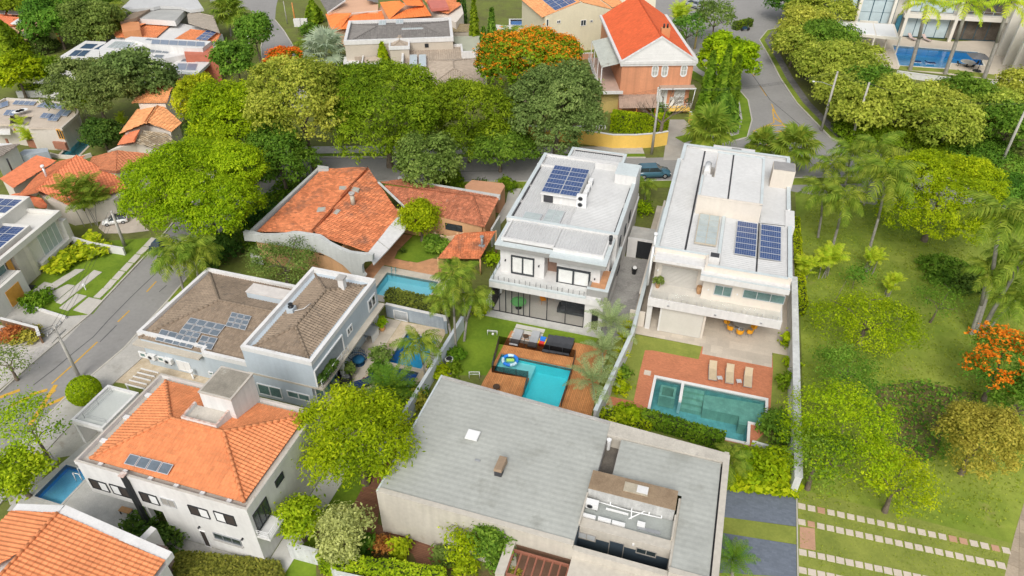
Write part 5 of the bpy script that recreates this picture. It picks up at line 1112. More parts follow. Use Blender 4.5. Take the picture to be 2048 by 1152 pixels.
# patio furniture
def potbush(name,label,zf_,p,leafk,R,Hh,seed,m=POT,r=.28,h=.4): g=G(*zf_(*p)); return pot(name,label,g[0],g[1],.03,r,h,m,leafk,R,Hh,seed)
OPOT=mat('orange_pot',(.62,.33,.13),.8,.1,3)
potbush('potted_plant','bushy plant in an orange pot near the white gate',zc,(605,235),'lime' if 0 else 'bright',.5,.9,31,OPOT); potbush('potted_plant','bushy plant in an orange pot beside the dark armchairs',zc,(225,770),'olive',.55,.9,32,OPOT)
c=G(*zc(335,625)); t=thing('egg_chair','round blue wicker egg chair with cushion on the patio','chair',(c[0],c[1],.02)); OFF[t.name]=(0,0,0); NAVY=mat('navy_wicker',(.012,.05,.11),.6,.15,4); BCUSH=mat('blue_cushion',(.02,.13,.26),.85,.1,3)
mb=MB(); R=.78
for k in range(20):   # hoop
    a=2*math.pi*k/20;b=2*math.pi*(k+1)/20; f=lambda t:(R*math.cos(t),-.12+.3*math.sin(t)*-1,.95+R*math.sin(t)); mb.tube(f(a),f(b),.035,.035,NAVY,6)
mb.build('frame',t); mb=MB()
for k in range(9):
    x=-.7+1.4*k/8; w=math.sqrt(max(0,.72**2-x*x)); P_=[(x,.15+.35*math.cos(s*1.5),.95+w*math.sin(s*1.5)) for s in (-1,-.5,0,.5,1)]; mb.path(P_,.015,NAVY,4)
for j in range(7):
    z=.35+1.2*j/6; w=math.sqrt(max(0,.74**2-(z-.95)**2)); mb.path([(-w,.05,z),(-w*.5,.42,z),(w*.5,.42,z),(w,.05,z)],.015,NAVY,4)
mb.build('woven_shell',t); mb=MB(); mb.lathe((0,.1,.42),[(.35,-.12),(.55,0),(.5,.14),(.2,.2)],BCUSH,14); mb.build('cushion',t); mb=MB(); mb.lathe((0,.1,0),[(.5,0),(.5,.05),(.1,.08),(.1,.3)],NAVY,12); mb.build('base',t)
DWK=mat('black_wicker',(.02,.022,.024),.7,.2,4)
for i,(p,l) in enumerate((((175,800),'black wicker armchair beside the potted bush on the patio'),((70,880),'black wicker armchair close to the teal glass doors'),((190,845),'black wicker armchair with grey seat facing the patio'))):
    g=G(*zc(*p)); 
    if i==0:
        ar=thing('armchair',l,'armchair',(g[0],g[1],.03),'black wicker armchairs',.6); OFF[ar.name]=(0,0,0)
        for nm,b,m in (('seat',(-.35,.35,-.35,.3,.1,.4),DWK),('cushion',(-.3,.3,-.33,.25,.4,.5),BCUSH if 0 else GREYM),('backrest',(-.38,.38,.3,.42,.1,.85),DWK),('armrest',(-.46,-.35,-.35,.4,.05,.62),DWK),('armrest',(.35,.46,-.35,.4,.05,.62),DWK)): mb=MB(); mb.box(WF,*b,m); mb.build(nm,ar)
    else: dup(ar,(g[0],g[1],.03),.6+i*1.3,l)
g=G(*zc(375,875)); NV=mat('navy_cushion',(.01,.03,.11),.85,.1,3); lounger('sun_lounger','deep navy daybed angled on the patio beside the brown rug',NV,DARK,(g[0],g[1],.03),math.radians(-65),None,back=.3,L=2.2,w=.8,headrest=True)
sheet('outdoor_rug',C([zc(*p) for p in ((385,775),(490,800),(440,880),(330,845))]),.034,mat('brown_rug',(.22,.10,.085),.95,.1,3))
for i,p in enumerate(((270,475),(300,435),(325,400))):
    g=G(*zc(*p)); l='pale timber stool under the beige canopy, %s'%('nearest the egg chair','middle one','furthest from the egg chair')[i]
    if i==0:
        sto=thing('stool',l,'stool',(g[0],g[1],.03),'timber stools under the canopy'); OFF[sto.name]=(0,0,0); mb=MB(); mb.lathe((0,0,0),[(.17,.6),(.18,.65)],WOOD,10); mb.build('seat',sto)
        for k in range(4): a=k*1.57+.8; mb=MB(); mb.tube((.12*math.cos(a),.12*math.sin(a),.6),(.18*math.cos(a),.18*math.sin(a),0),.018,.018,WOOD,5); mb.build('leg',sto)
    else: dup(sto,(g[0],g[1],.03),i,l)
g=G(*zc(475,320)); t=thing('patio_table','white and grey barbecue counter under the beige canopy','counter',(g[0],g[1],.02),rz=math.radians(-17)); OFF[t.name]=(0,0,0)
for nm,b,m in (('side_panel',(-.5,-.4,-.6,.6,0,.8),WHITEP),('side_panel',(.4,.5,-.6,.6,0,.8),WHITEP),('worktop',(-.55,.55,-.65,.65,.8,.86),ALU)): mb=MB(); mb.box(WF,*b,m); mb.build(nm,t)
g=G(*zc(375,345)); t=thing('kids_table','small blue and white bench set next to the barbecue counter','bench',(g[0],g[1],.02)); OFF[t.name]=(0,0,0)
for nm,b,m in (('seat',(-.4,.4,-.15,.15,.4,.45),mat('blue_grey_paint',(.25,.35,.48),.7,.1)),('leg',(-.38,-.3,-.12,.12,0,.4),WHITEP),('leg',(.3,.38,-.12,.12,0,.4),WHITEP)): mb=MB(); mb.box(WF,*b,m); mb.build(nm,t)
for i,p in enumerate(((1240,475),(1215,510),(1200,545),(1180,590))): g=G(*zc(*p)); mb=MB(); mb.lathe((g[0],g[1],.02),[(.3,0),(.3,.05)],GREYST,8); mb.build('stepping_stone',None,kind='structure')
sheet('dark_grille',C([zc(*p) for p in ((1135,620),(1190,640),(1150,690),(1100,665))]),.040,DARK)
# ---------------------------------------------------------------- white house with orange roof
k5=Z(120,720,3.84); m5=Z(300,800,3.2735); e5=Z(0,880,4.236); ZT=5.75; f5=Fr(G(*m5(630,716),ZT),-17)
h5=thing('house','white two storey house with bright orange tiled roof and white roof tower','house',f5.W(-6,4,0))
r5=bb(f5,k5,((100,790),(770,110)),ZT); U5=r5[0]; V5=bb(f5,m5,((1040,55),),ZT+.0)[3]-.1; V5=min(V5,r5[3]+.2)
STW=mat('stained_parapet_top',(.50,.46,.40),.9,.12,1,stain=((.33,.28,.22),.58,1.5))
add(h5,'upper_wall',f5,[(U5,.0,.0,V5,2.85,5.4)],WHITE)
c0=f5.wv(0,e5(905,600))[0]
add(h5,'ground_wall',f5,[(-7.0,.0,.0,V5,0,2.85),(U5+1.0,-7.0,2.8,V5,0,2.85)],WHITE); add(h5,'column',f5,[(-8.7,-8.4,.15,.45,0,2.85)],WHITE)
mb=MB(); ring(mb,f5,U5-.05,.05,-.05,V5+.05,5.4,ZT,.16,WHITE,STW); mb.build('parapet',h5)
add(h5,'gutter_floor',f5,[(U5+.1,-.1,.1,V5-.1,5.401,5.43)],STW)
A=bb(f5,k5,((215,765),(800,165)),5.65); Bm=bb(f5,m5,((622,655),(1020,85)),5.65)
hu0,hu1,hv0,hv1=A[0],Bm[1],(A[2]+Bm[2])/2,(A[3]+Bm[3])/2
hip(h5,f5,hu0,hu1,hv0,hv1,5.58,.30,ORANGE,None,31,cw=.25,rh=.33,amp=.06)
for k in range(6): u=hu0+(hu1-hu0)*(k+.5)/6; add(h5,'gutter_block',f5,[(u-.15,u+.15,.17,hv0-.03,5.432,5.6)],WTRIM)
for k in range(3): v=hv0+(hv1-hv0)*(k+.7)/3.4; add(h5,'gutter_block',f5,[(U5+.17,hu0-.03,v-.15,v+.15,5.432,5.6)],WTRIM)
# tower and brick-topped court
TZ=8.1; T=(f5.L(k5(1055,255),TZ)[0],f5.L(k5(1310,305),TZ)[0],f5.L(k5(1310,305),TZ)[1],f5.L(k5(1470,105),TZ)[1])
add(h5,'tower',f5,[(T[0],T[1],T[2],T[3],5.45,8.05),(T[0]-.05,T[1]+.05,T[2]-.05,T[3]+.05,8.05,8.13,STW)],WHITE)
add(h5,'tower_roof',f5,[(T[0]+.1,T[1]-.1,T[2]+.1,T[3]-.1,8.131,8.15)],mat('dirty_flat_roof',(.27,.245,.20),.95,.2,1.2,stain=((.42,.40,.34),.6,1.2)))
ch=f5.L(k5(1200,505),7.0); c_l=f5.L(k5(925,435),7.0)
BRK=mat('exposed_brick',(.50,.20,.12),.9,.2,4,c2=(.72,.66,.60))
cv0=(ch[1]+c_l[1])/2
mb=MB(); mb.box(f5,c_l[0],ch[0],cv0,cv0+.15,5.9,7.0,WHITE,BRK); mb.box(f5,c_l[0],c_l[0]+.15,cv0+.15,T[2],5.7,7.0,WHITE,BRK); mb.box(f5,ch[0]-.15,ch[0],cv0+.15,T[2],5.7,7.0,WHITE,BRK); mb.box(f5,c_l[0]+.12,ch[0]-.12,cv0+.15,T[2],5.8,6.7,STW); mb.build('roof_court',h5)
a,z=f5.wv(T[2],k5(1155,395)); add(h5,'tower_hatch',f5,[(a-.17,a+.17,T[2]-.04,T[2],z-.3,z+.3)],DARKG)
WSH=mat('brown_shutter',(.055,.045,.04),.7,.15,3); 
for A_,B_,s in (((e5(750,322)),e5(940,442),(WSH,WHITEP)),(e5(925,367),e5(1118,492),(WHITEP,WSH)),(e5(1175,432),e5(1362,553),(WSH,WHITEP)),(m5(246,682),m5(400,778),(WSH,WHITEP)),(m5(414,722),m5(572,824),(WHITEP,WSH))):
    winpx(h5,f5,'v-',0,A_,B_,DARK,GLASS,n=2,fw=.045,shade=s)
winpx(h5,f5,'v-',0,e5(1355,478),e5(1503,577),ALU,mat('grey_shutter',(.33,.31,.28),.7,.08,3),n=2,fw=.03)
winpx(h5,f5,'v-',0,m5(412,862),m5(608,955),GREYM,GLASS,n=3,fw=.04,sill=CONC); winpx(h5,f5,'v-',0,m5(322,848),m5(407,962),WHITEP,WSH,n=1,fw=.03,name='door')
v0=f5.wu(0,m5(650,830))[0];v1=f5.wu(0,m5(768,665))[0]; window(h5,f5,'u+',0,.25,v1,3.1,4.8,DARK,GLASS,n=3,fw=.05); window(h5,f5,'u+',0,f5.wu(0,m5(812,530))[0],f5.wu(0,m5(862,460))[0],4.3,4.9,DARK,GLASS,n=1)
for p in ((325,828),(608,905)): a,z=f5.wv(0,m5(*p)); mb=MB(); mb.tube(f5.W(a,-.15,z),f5.W(a,0,z),.07,.07,DARK,8); mb.build('wall_lamp',h5)
a,z=f5.wv(-.12,e5(1040,290)); a2,z2_=f5.wv(-.12,e5(1180,620)); add(h5,'flue',f5,[(a-.13,a+.13,-.27,-.02,0.1,ZT+.15,DARK),(a-.2,a+.2,-.34,.05,ZT+.15,ZT+.22,BRK)],DARK)
rail(h5,[f5.W(.05,.1,2.95),f5.W(.9,.1,2.95),f5.W(.9,1.6,2.95)],.6,WHITEP,3,.9); add(h5,'side_balcony',f5,[(.002,.95,.05,1.65,2.8,2.95)],WHITE)
window(h5,f5,'v-',2.8,-10.6,-8.0,.1,2.4,WF_,GLP,n=3)
add(h5,'porch_slab',f5,[(U5,-7.0,.01,2.8,2.6,2.849)],WHITE)
def sp5(p):
    u,v=f5.L(k5(*p),5.8)
    for _ in range(6): z=5.72+(v-hv0)*.30; u,v=f5.L(k5(*p),z)
    return f5.W(u,v,z)
panels(h5,sp5((488,800)),sp5((828,888)),sp5((540,718)),4,1,PVG,ALU,h=.05,name='solar_collector',cells=(1,1),gap=.05)
# annexe with roof terrace on the left
AN=(f5.L(k5(80,460),2.5)[0],f5.L(k5(330,520),2.5)[0],f5.L(k5(80,460),2.5)[1],f5.L(k5(370,190),2.5)[1])
an=thing('annexe','flat roofed white annexe with a thin roof railing left of the orange roofed house','building',f5.W(AN[0]+1,AN[2]+1,0))
add(an,'wall',f5,[(AN[0]+.3,AN[1]-.05,AN[2]+1.2,AN[3],0,2.1),(AN[0]+.05,AN[0]+.3,AN[2]+.05,AN[3],0,2.1)],WHITE); mb=MB(); mb.box(f5,AN[0],AN[1],AN[2],AN[3],2.1,2.3,WHITE,mat('pale_roof_membrane',(.50,.52,.49),.8,.06,.6)); ring(mb,f5,AN[0]-.01,AN[1]+.01,AN[2]-.01,AN[3]+.01,2.3,2.5,.2,WHITE); mb.build('flat_roof',an)
rail(an,[f5.W(AN[0]+.7,AN[2]+.55,2.3),f5.W(AN[0]+.7,AN[3]-.4,2.3)],.55,GREYM,3,1.2,.012); rail(an,[f5.W(AN[0]+.7,AN[2]+.55,2.3),f5.W(AN[1]-.1,AN[2]+.55,2.3)],.55,GREYM,3,1.2,.012)
winpx(an,f5,'v-',AN[2]+1.2,k5(205,530),k5(300,605),DARK,GLASSG,n=2)
sheet('side_path',[f5.W(u,v)[:2] for u,v in ((.05,-.9),(1.5,-.9),(1.7,9),(.05,9))],.018,mat('light_grey_path',(.55,.54,.51),.85,.06,.6))
sheet('side_lawn',[f5.W(u,v)[:2] for u,v in ((1.5,-1.6),(4.0,-1.6),(4.2,9.0),(1.7,9.0))],.012,LAWN)
for p in ((765,940),(742,978),(718,1020)): g=G(*m5(*p)); add(None,'stepping_stone',Fr((g[0],g[1],0),-17),[(-.24,.24,-.2,.2,.0,.04)],SLAB,kind='structure')
sheet('pool_terrace',C([e5(*p) for p in ((150,480),(200,470),(560,165),(900,-120),(1120,150),(1250,760),(1000,800),(400,640),(60,600))]),.010,GREYST)
sheet('front_path',[f5.W(u,v)[:2] for u,v in ((-7.2,-1.1),(1.5,-1.1),(1.5,-.02),(-7.2,-.02))],.020,WALK)
sheet('street_side_paving',C([(0,950),(60,885),(140,800),(165,770),(262,800),(260,900),(180,905),(120,915),(50,1000),(20,1010)]),.006,mat('aged_paving',(.42,.40,.35),.9,.15,.7,stain=((.28,.25,.2),.55,.9)))
poolE=pool('swimming_pool','bright blue swimming pool at the bottom left behind the white house',PE,.55,mat('sky_blue_pool',(.26,.66,.98),.5,.1,.8),mat('dark_blue_pool_edge',(.10,.46,.92),.5,.1,1),WATER,.18,GREYST,.07,.04)
p0=G(*e5(700,345)); mb=MB(); mb.path([(p0[0],p0[1],0),(p0[0],p0[1],.75),(p0[0]-.5,p0[1]+.1,.75),(p0[0]-.55,p0[1]+.1,-.2)],.03,WHITEP,6); mb.path([(p0[0]+.1,p0[1]+.45,0),(p0[0]+.1,p0[1]+.45,.75),(p0[0]-.4,p0[1]+.55,.75),(p0[0]-.45,p0[1]+.55,-.2)],.03,WHITEP,6); mb.build('pool_ladder',None,'white hand rails at the corner of the bright blue pool','ladder')
g=G(*e5(1080,625)); t=thing('bench','small wooden table with dark legs under the overhang of the white house','table',(g[0],g[1],.02),rz=-.3); OFF[t.name]=(0,0,0); mb=MB(); mb.box(WF,-.45,.45,-.2,.2,.38,.43,mat('pale_timber',(.45,.25,.11),.6,.1,3)); mb.build('tabletop',t)
for x in (-.38,.38):
    for y in (-.15,.15): mb=MB(); mb.box(WF,x-.03,x+.03,y-.03,y+.03,0,.38,DARK); mb.build('leg',t)
t=wallthing('white_railing','grey metal railing along the planted edge by the blue pool',C([e5(40,520),e5(450,150)]),.01,.05,GREYM,cat='railing'); rail(t,[(*C([e5(40,520)])[0],0),(*C([e5(450,150)])[0],0)],.7,GREYM,3,1.3,.02)
# ---------------------------------------------------------------- corner house with orange roof, bottom left
h6=thing('house','orange tiled roof with white gutters in the bottom left corner','house',P3(e5,(600,900),0))
A=P3(e5,(490,618),5.0);Bq=P3(e5,(185,950),5.0)
d=np.array(Bq)-np.array(A); B2_=tuple(np.array(A)+d*3.2)
R1=P3(e5,(1400,1022),3.7); R2=tuple(np.array(R1)+d*2.9)
tiles(h6,'roof_tiles',[R2,R1,A,B2_],ORANGE,cw=.27,rh=.36,amp=.055,seed=61)
Lf=P3(e5,(95,602),4.35); Lf2=tuple(np.array(Lf)+d*2.5)
tiles(h6,'roof_tiles',[Lf,Lf2,tuple(np.array(A)+d*1.0),A],ORANGE,cw=.27,rh=.36,amp=.055,seed=62)
Lg=P3(e5,(-320,720),3.6)
ridge(h6,[((A[0],A[1],A[2]+.06),(B2_[0],B2_[1],B2_[2]+.06))],ORANGE,.1)
def band(par,name,P,w,h,m,side=1):
    mb=MB()
    for a,b in zip(P[:-1],P[1:]):
        a=Vector(a);b=Vector(b); e=(b-a); n=Vector((-e.y,e.x,0)).normalized()*w*side; lo=Vector((0,0,-h)); q=[a,b,b+n,a+n]
        if (q[1]-q[0]).cross(q[3]-q[0]).z<0: q=[q[0],q[3],q[2],q[1]]
        mb.hexa([x+lo for x in q]+q,m)
    return mb.build(name,par)
band(h6,'gutter_slab',[Lf,A],.55,.5,STW if 0 else WTRIM,1); band(h6,'gutter_slab',[A,R1],.6,.55,WTRIM,1)
mb=MB(); q=[Vector(A),Vector(R1),Vector(R2),Vector(B2_),Vector(Lf2),Vector(Lf)]; mb.prism([(p.x,p.y) for p in (q[0],q[1],q[2],q[3])],0,3.3,WHITE); mb.prism([(p.x,p.y) for p in (q[0],q[3],q[4],q[5])],0,3.3,WHITE); mb.build('wall',h6)
mb=MB(); a,b=G(*e5(840,720),3.9)[:2]; fz=Fr((a,b,0),-30); mb.box(fz,-.1,.9,-1.0,.05,3.0,4.3,WHITE); mb.build('roof_box',h6)
pprism(h6,'side_terrace',e5,[(-60,935),(170,940),(60,1060),(250,1200),(-60,1250)],4.3,0,WTRIM)
add(h6,'roof_edge_wall',Fr(P3(e5,(1430,1010),0),-25),[(-.3,.15,-3.5,.1,0,3.3)],WHITE)
pprism(h6,'brown_porch',e5,[(1250,870),(1415,900),(1375,955),(1330,930)],2.2,0,mat('brown_porch',(.27,.2,.17),.9,.1,1))
wallthing('hedge_wall','weathered white wall wrapped in creeper at the bottom middle',C([Z(512,768,3)(*p) for p in ((190,955),(400,1010),(480,1130),(800,1200),(1200,1250))],1.5),1.5,.25,WALLW,None)
# ---------------------------------------------------------------- concrete house with grey metal roof, foreground
z7=Z(720,900,4.5725); x7=Z(1100,860,3.944); w7=Z(1024,768,3); Z7=4.4; f7=Fr(G(757,975,Z7),-17.5)
h7=thing('concrete_house','low concrete house with a wide grey metal roof and sunken roof terrace in the foreground','house',f7.W(10,5,0))
CREAMC=mat('cream_concrete',(.53,.49,.42),.85,.07,.35,streak=.12,stain=((.42,.37,.29),.62,.8)); NAVYW=mat('dark_blue_render',(.045,.065,.085),.7,.1,.7)
bl7=f7.L((885,752),Z7); br7=f7.L((1440,905),Z7)
def W7(u,v,z=Z7): return f7.W(u,v,z)
VB=lambda u: bl7[1]+(br7[1]-bl7[1])*u/21.0
# front wall with the curved foot: an outline with thickness
pts=[(.0,Z7),(f7.wv(0,z7(150,680))[0]+.45,max(.15,f7.wv(0,z7(150,680))[1]))]
prof=[f7.wv(0,z7(*p)) for p in ((155,680),(400,742),(640,825),(740,885),(800,940))]
A0=(.02,Z7+.05)
poly=[A0]+[(max(.0,u),max(.02,z)) for u,z in prof]+[(5.2,.0),(21,.0),(21,Z7+.05),(18.36,Z7+.05),(18.36,4.0),(12.74,4.0),(12.74,Z7+.05)]
def vprism(fr,P,v0,v1,m):
    mb=MB(); i=0; n=len(P); k=mb.mi(m); mb.V=[fr.W(u,v0,z) for u,z in P]+[fr.W(u,v1,z) for u,z in P]
    for t in tessellate_polygon([[Vector((u,z,0)) for u,z in P]]):
        a,b,c=t; q=(P[b][0]-P[a][0])*(P[c][1]-P[a][1])-(P[c][0]-P[a][0])*(P[b][1]-P[a][1])
        if q<0:b,c=c,b
        mb.F+= [(a,b,c),(n+a,n+c,n+b)]; mb.M+=[k,k]; mb.sm+=[False,False]
    for j in range(n): mb.F.append((j,n+j,n+(j+1)%n,(j+1)%n)); mb.M.append(k); mb.sm.append(False)
    return mb
vprism(f7,poly,-.35,-.0,CREAMC).build('wall',h7)
add(h7,'wall',f7,[(.3,.5,0.0,9.5,.0,4.3),(5.0,12.7,.9,1.2,0,4.3),(.5,20.8,8.6,9.0,0,4.2),(20.75,21.05,-.3,9.55,0,Z7+.05),(18.3,18.5,.0,5,0,4.3),(12.55,12.75,.0,5,0,4.3)],CREAMC)
# roof sheets: ribs run along u
def rs7(u0,u1,v0f,v1f,m,za=Z7,zb=Z7,name='metal_roofing',cw=.42,rh=3.1,**k):
    tiles(h7,name,[f7.W(u0,v1f(u0),za),f7.W(u0,v0f(u0),za),f7.W(u1,v0f(u1),zb),f7.W(u1,v1f(u1),zb)],m,cw=cw,rh=rh,amp=.008,lift=.018,seg=4,trap=True,**k)
c_=lambda x:(lambda u:x)
rs7(.12,12.75,c_(.0),c_(5.2),GREENGREY); rs7(.12,13.0,c_(5.2),lambda u:VB(u)-.25,GREENGREY)
rs7(14.0,20.6,c_(5.15),c_(8.55),GREENGREY,Z7-.05,Z7-.05); rs7(18.45,20.6,c_(-.3),c_(5.15),GREENGREY,Z7-.05,Z7-.05); rs7(13.15,14.0,c_(5.0),c_(5.4),GREENGREY,Z7-.06,Z7-.06)
mb=MB(); mb.prism([W7(*p)[:2] for p in ((.0,-.3),(.12,-.3),(.12,VB(0)),(0,VB(0)))],3.9,Z7+.1,FLASH); mb.prism([W7(*p)[:2] for p in ((.12,VB(.12)-.24),(13.0,VB(13)-.24),(13.0,VB(13)),(.12,VB(.12)))],3.9,Z7+.09,CONC); mb.build('roof_edge',h7)
mb=MB(); mb.prism([W7(*p)[:2] for p in ((13.0,8.6),(20.8,8.6),(20.9,VB(21)),(13.0,VB(13)))],3.8,Z7+.10,mat('pale_concrete_cap',(.50,.465,.40),.9,.13,.8,stain=((.36,.33,.29),.57,1.2))); mb.build('concrete_cap',h7)
add(h7,'roof_cap',f7,[(0.0,12.6,-.36,.0,Z7+.051,Z7+.09)],CREAMC); add(h7,'roof_cap',f7,[(20.7,21.1,-.4,VB(21)-.1,Z7+.051,Z7+.12)],CREAMC)
add(h7,'gutter',f7,[(20.6,20.72,-.3,8.4,4.1,4.15)],DARKG); add(h7,'gutter_notch',f7,[(13.0,14.0,5.4,8.58,3.3,3.35)],mat('wet_stained_concrete',(.26,.23,.19),.7,.25,1.2,c2=(.10,.09,.08)))
add(h7,'notch_wall',f7,[(13.0,13.03,5.4,8.58,3.35,4.35),(13.97,14.0,5.4,8.58,3.35,4.35)],CONC)
p=f7.W(13.2,8.3,3.4); mb=MB(); mb.lathe(p,[(.13,0),(.15,.9),(.17,1.0)],WHITEP,10); mb.build('vent_pipe',h7)
# brown tank roof
TKM=mat('brown_flat_roof',(.27,.19,.12),.9,.18,1,c2=(.34,.25,.16),stain=((.20,.15,.10),.58,.8))
add(h7,'tank_roof',f7,[(12.8,18.15,3.5,4.9,3.4,5.0,mat('mouldy_white_wall',(.50,.50,.48),.9,.15,1,streak=.3,stain=((.22,.21,.2),.58,1.4))),(12.78,18.17,3.48,4.92,5.0,5.08,TKM)]); add(h7,'tank_hatch',f7,[(14.9,16.4,3.9,4.6,5.081,5.15)],mat('pale_hatch',(.42,.37,.28),.9,.15,2)); add(h7,'tank_hatch',f7,[(15.7,16.38,4.0,4.55,5.152,5.17)],WTRIM)
add(h7,'roof_terrace',f7,[(12.8,18.25,1.9,3.48,3.4,3.95,mat('grey_membrane',(.33,.35,.33),.8,.1,.8))]); add(h7,'terrace_ledge',f7,[(12.8,18.3,1.25,1.9,3.3,4.2,CREAMC),(12.72,12.82,1.25,3.5,3.6,4.6,CREAMC),(18.2,18.3,1.9,3.5,3.6,4.6,CREAMC)])
for p in ((330,575),(865,620)): a,b=f7.L(x7(*p),4.4); ac_unit(h7,f7,a,b,3.96,w=.85,d=.4,h=.5)
mb=MB()
for P_ in (((250,560),(230,670)),((380,565),(600,630),(880,695)),((620,700),(790,620)),((650,540),(640,700)),((480,545),(475,590)),((790,620),(780,665)),((880,695),(880,660))):
    mb.path([f7.W(*f7.L(x7(*p),4.15),4.15) for p in P_],.045,WHITEP,6)
mb.build('white_pipes',h7,kind='stuff')
for p,l in (((310,680),1.0),((430,708),1.0),((540,738),1.0),((720,738),.6)): a,b=f7.L(x7(*p),4.2); add(h7,'ledge_light',f7,[(a-l*.4,a+l*.4,b-.1,b+.1,4.0,4.28)],WHITEP)
a,b=f7.L(x7(530,640),4.1); add(h7,'tube_light',f7,[(a-.7,a+.7,b-.05,b+.05,4.0,4.12)],WHITEP)
a,b=f7.L(x7(780,790),4.0); add(h7,'floor_grate',f7,[(a-.7,a+.7,b-.12,b+.12,3.96,4.0)],GREYM)
# sunken court with dark blue wall
add(h7,'court_wall',f7,[(12.8,18.3,1.27,1.6,.3,4.15)],NAVYW); add(h7,'court_floor',f7,[(12.8,18.3,.0,1.27,.2,.3)],NAVYW); add(h7,'court_side_wall',f7,[(12.76,12.8,.0,1.27,.3,4.2),(18.3,18.34,.0,1.27,.3,4.2)],NAVYW)
WFT=mat('taupe_frame',(.33,.31,.28),.6,.1)
winpx(h7,f7,'v-',1.27,x7(218,792),x7(360,880),WFT,mat('white_curtained_glass',(.50,.52,.53),.2,.08,3),n=2); winpx(h7,f7,'v-',1.27,x7(682,918),x7(835,1005),WFT,GLASS,n=2); winpx(h7,f7,'v-',1.27,x7(470,862),x7(570,1015),WFT,NAVYW,n=1,name='door',fw=.05)
a,z=f7.wv(1.2,x7(657,905)); add(h7,'wall_lamp',f7,[(a-.06,a+.06,1.17,1.27,z-.06,z+.06)],WHITEP)
# front slots and pergola
for A_,B_ in (((842,675),(998,735)),((1035,728),(1395,850))): 
    a,z1=f7.wv(-.35,z7(*A_)); b,z0=f7.wv(-.35,z7(*B_)); add(h7,'slot_window',f7,[(a,b,-.352,-.345,z0+.18,z1-.1)],DARKG); add(h7,'slot_trim',f7,[(a-.04,b+.04,-.40,-.353,z0+.1,z0+.17)],WFT)
t=thing('pergola','reddish timber pergola over a dark opening in front of the concrete house','pergola',f7.W(11,-1,0)); PERG=mat('red_brown_timber',(.28,.11,.07),.7,.15,2)
pa,pb=f7.L(z7(1412,912),3.1),f7.L(w7(345,1080),3.1); a,b=pa[0],pb[0]; v1=pa[1]
for nm,bx in (('beam',(a,b,v1-.12,v1,3.0,3.2)),('beam',(a,b,v1-1.75,v1-1.62,3.0,3.2))): add(t,nm,f7,[bx],PERG)
for k in range(8): u=a+(b-a)*k/7; add(t,'rafter',f7,[(u-.05,u+.05,v1-1.62,v1-.12,3.02,3.18)],PERG)
add(t,'post',f7,[(a,a+.1,v1-1.74,v1-1.64,0,3.0)],PERG); add(t,'post',f7,[(b-.1,b,v1-1.74,v1-1.64,0,3.0)],PERG)
add(h7,'front_slab',f7,[(b+.05,20.7,v1-1.9,-.352,2.9,3.3),(a-.6,a-.05,v1-1.9,-.352,2.5,3.3)],CREAMC)
add(h7,'front_wall',f7,[(b+.1,20.6,v1-1.85,v1-1.6,0,2.9)],CREAMC)
add(h7,'pergola_shade_panel',f7,[(a,b,-.40,-.36,0,3.0)],mat('pergola_shade_brown',(.16,.09,.06),.8,.1,1))  # dark panel on the wall; the opening's shade is put into its colour
sheet('dark_floor',[f7.W(u,v)[:2] for u,v in ((9.3,-2.6),(13.2,-2.6),(13.2,-.4),(9.3,-.4))],.03,mat('pergola_shade_brown',(.16,.09,.06),.8,.1,1))  # floor in the same brown, darkened to stand for shade
# roof bits
a,b=f7.L(Z(512,768,3)(1300,305),4.6); sky(h7,f7,a-.38,a+.38,b-.35,b+.35,4.56,1,1,mat('opal_dome',(.85,.85,.84),.3,.02),fm=WHITEP)
a,b=f7.L(z7(1290,125),4.9); VM=mat('brown_metal_cowl',(.33,.24,.16),.6,.1,1)
v=thing('roof_cowl','boxy brown vent cowl with dark mouth standing on the grey metal roof','roof vent',f7.W(a,b,4.44)); 
mb=MB(); mb.hexa([f7.W(a-.27,b-.75,4.95),f7.W(a+.27,b-.75,4.95),f7.W(a+.27,b+.55,4.45),f7.W(a-.27,b+.55,4.45),f7.W(a-.25,b-.7,5.15),f7.W(a+.25,b-.7,5.15),f7.W(a+.25,b+.5,5.05),f7.W(a-.25,b+.5,5.05)],VM); mb.build('hood',v); add(v,'mouth',f7,[(a-.24,a+.24,b-.7,b-.2,4.45,4.95)],DARKG)
a,b=f7.L(z7(1075,95),4.45); add(h7,'roof_patch',f7,[(a-.18,a+.18,b-.06,b+.06,4.42,4.5)],GREYM)
# brown deck and planting ground left of it
sheet('brown_deck',C([z7(*p) for p in ((-60,500),(30,330),(190,140),(330,-80),(420,-80),(200,350),(160,680),(900,900),(900,1100),(550,1090),(480,950),(-50,700))]),.024,mat('red_brown_decking',(.27,.125,.075),.7,.12,.8,brick=(2.4,.12,-17,(.5,.45,.4),.01)))
sheet('planting_bed',C([z7(*p) for p in ((-400,600),(-60,500),(-40,720),(480,950),(560,1100),(1400,1100),(1400,1400),(-400,1200))]),.018,SOIL)
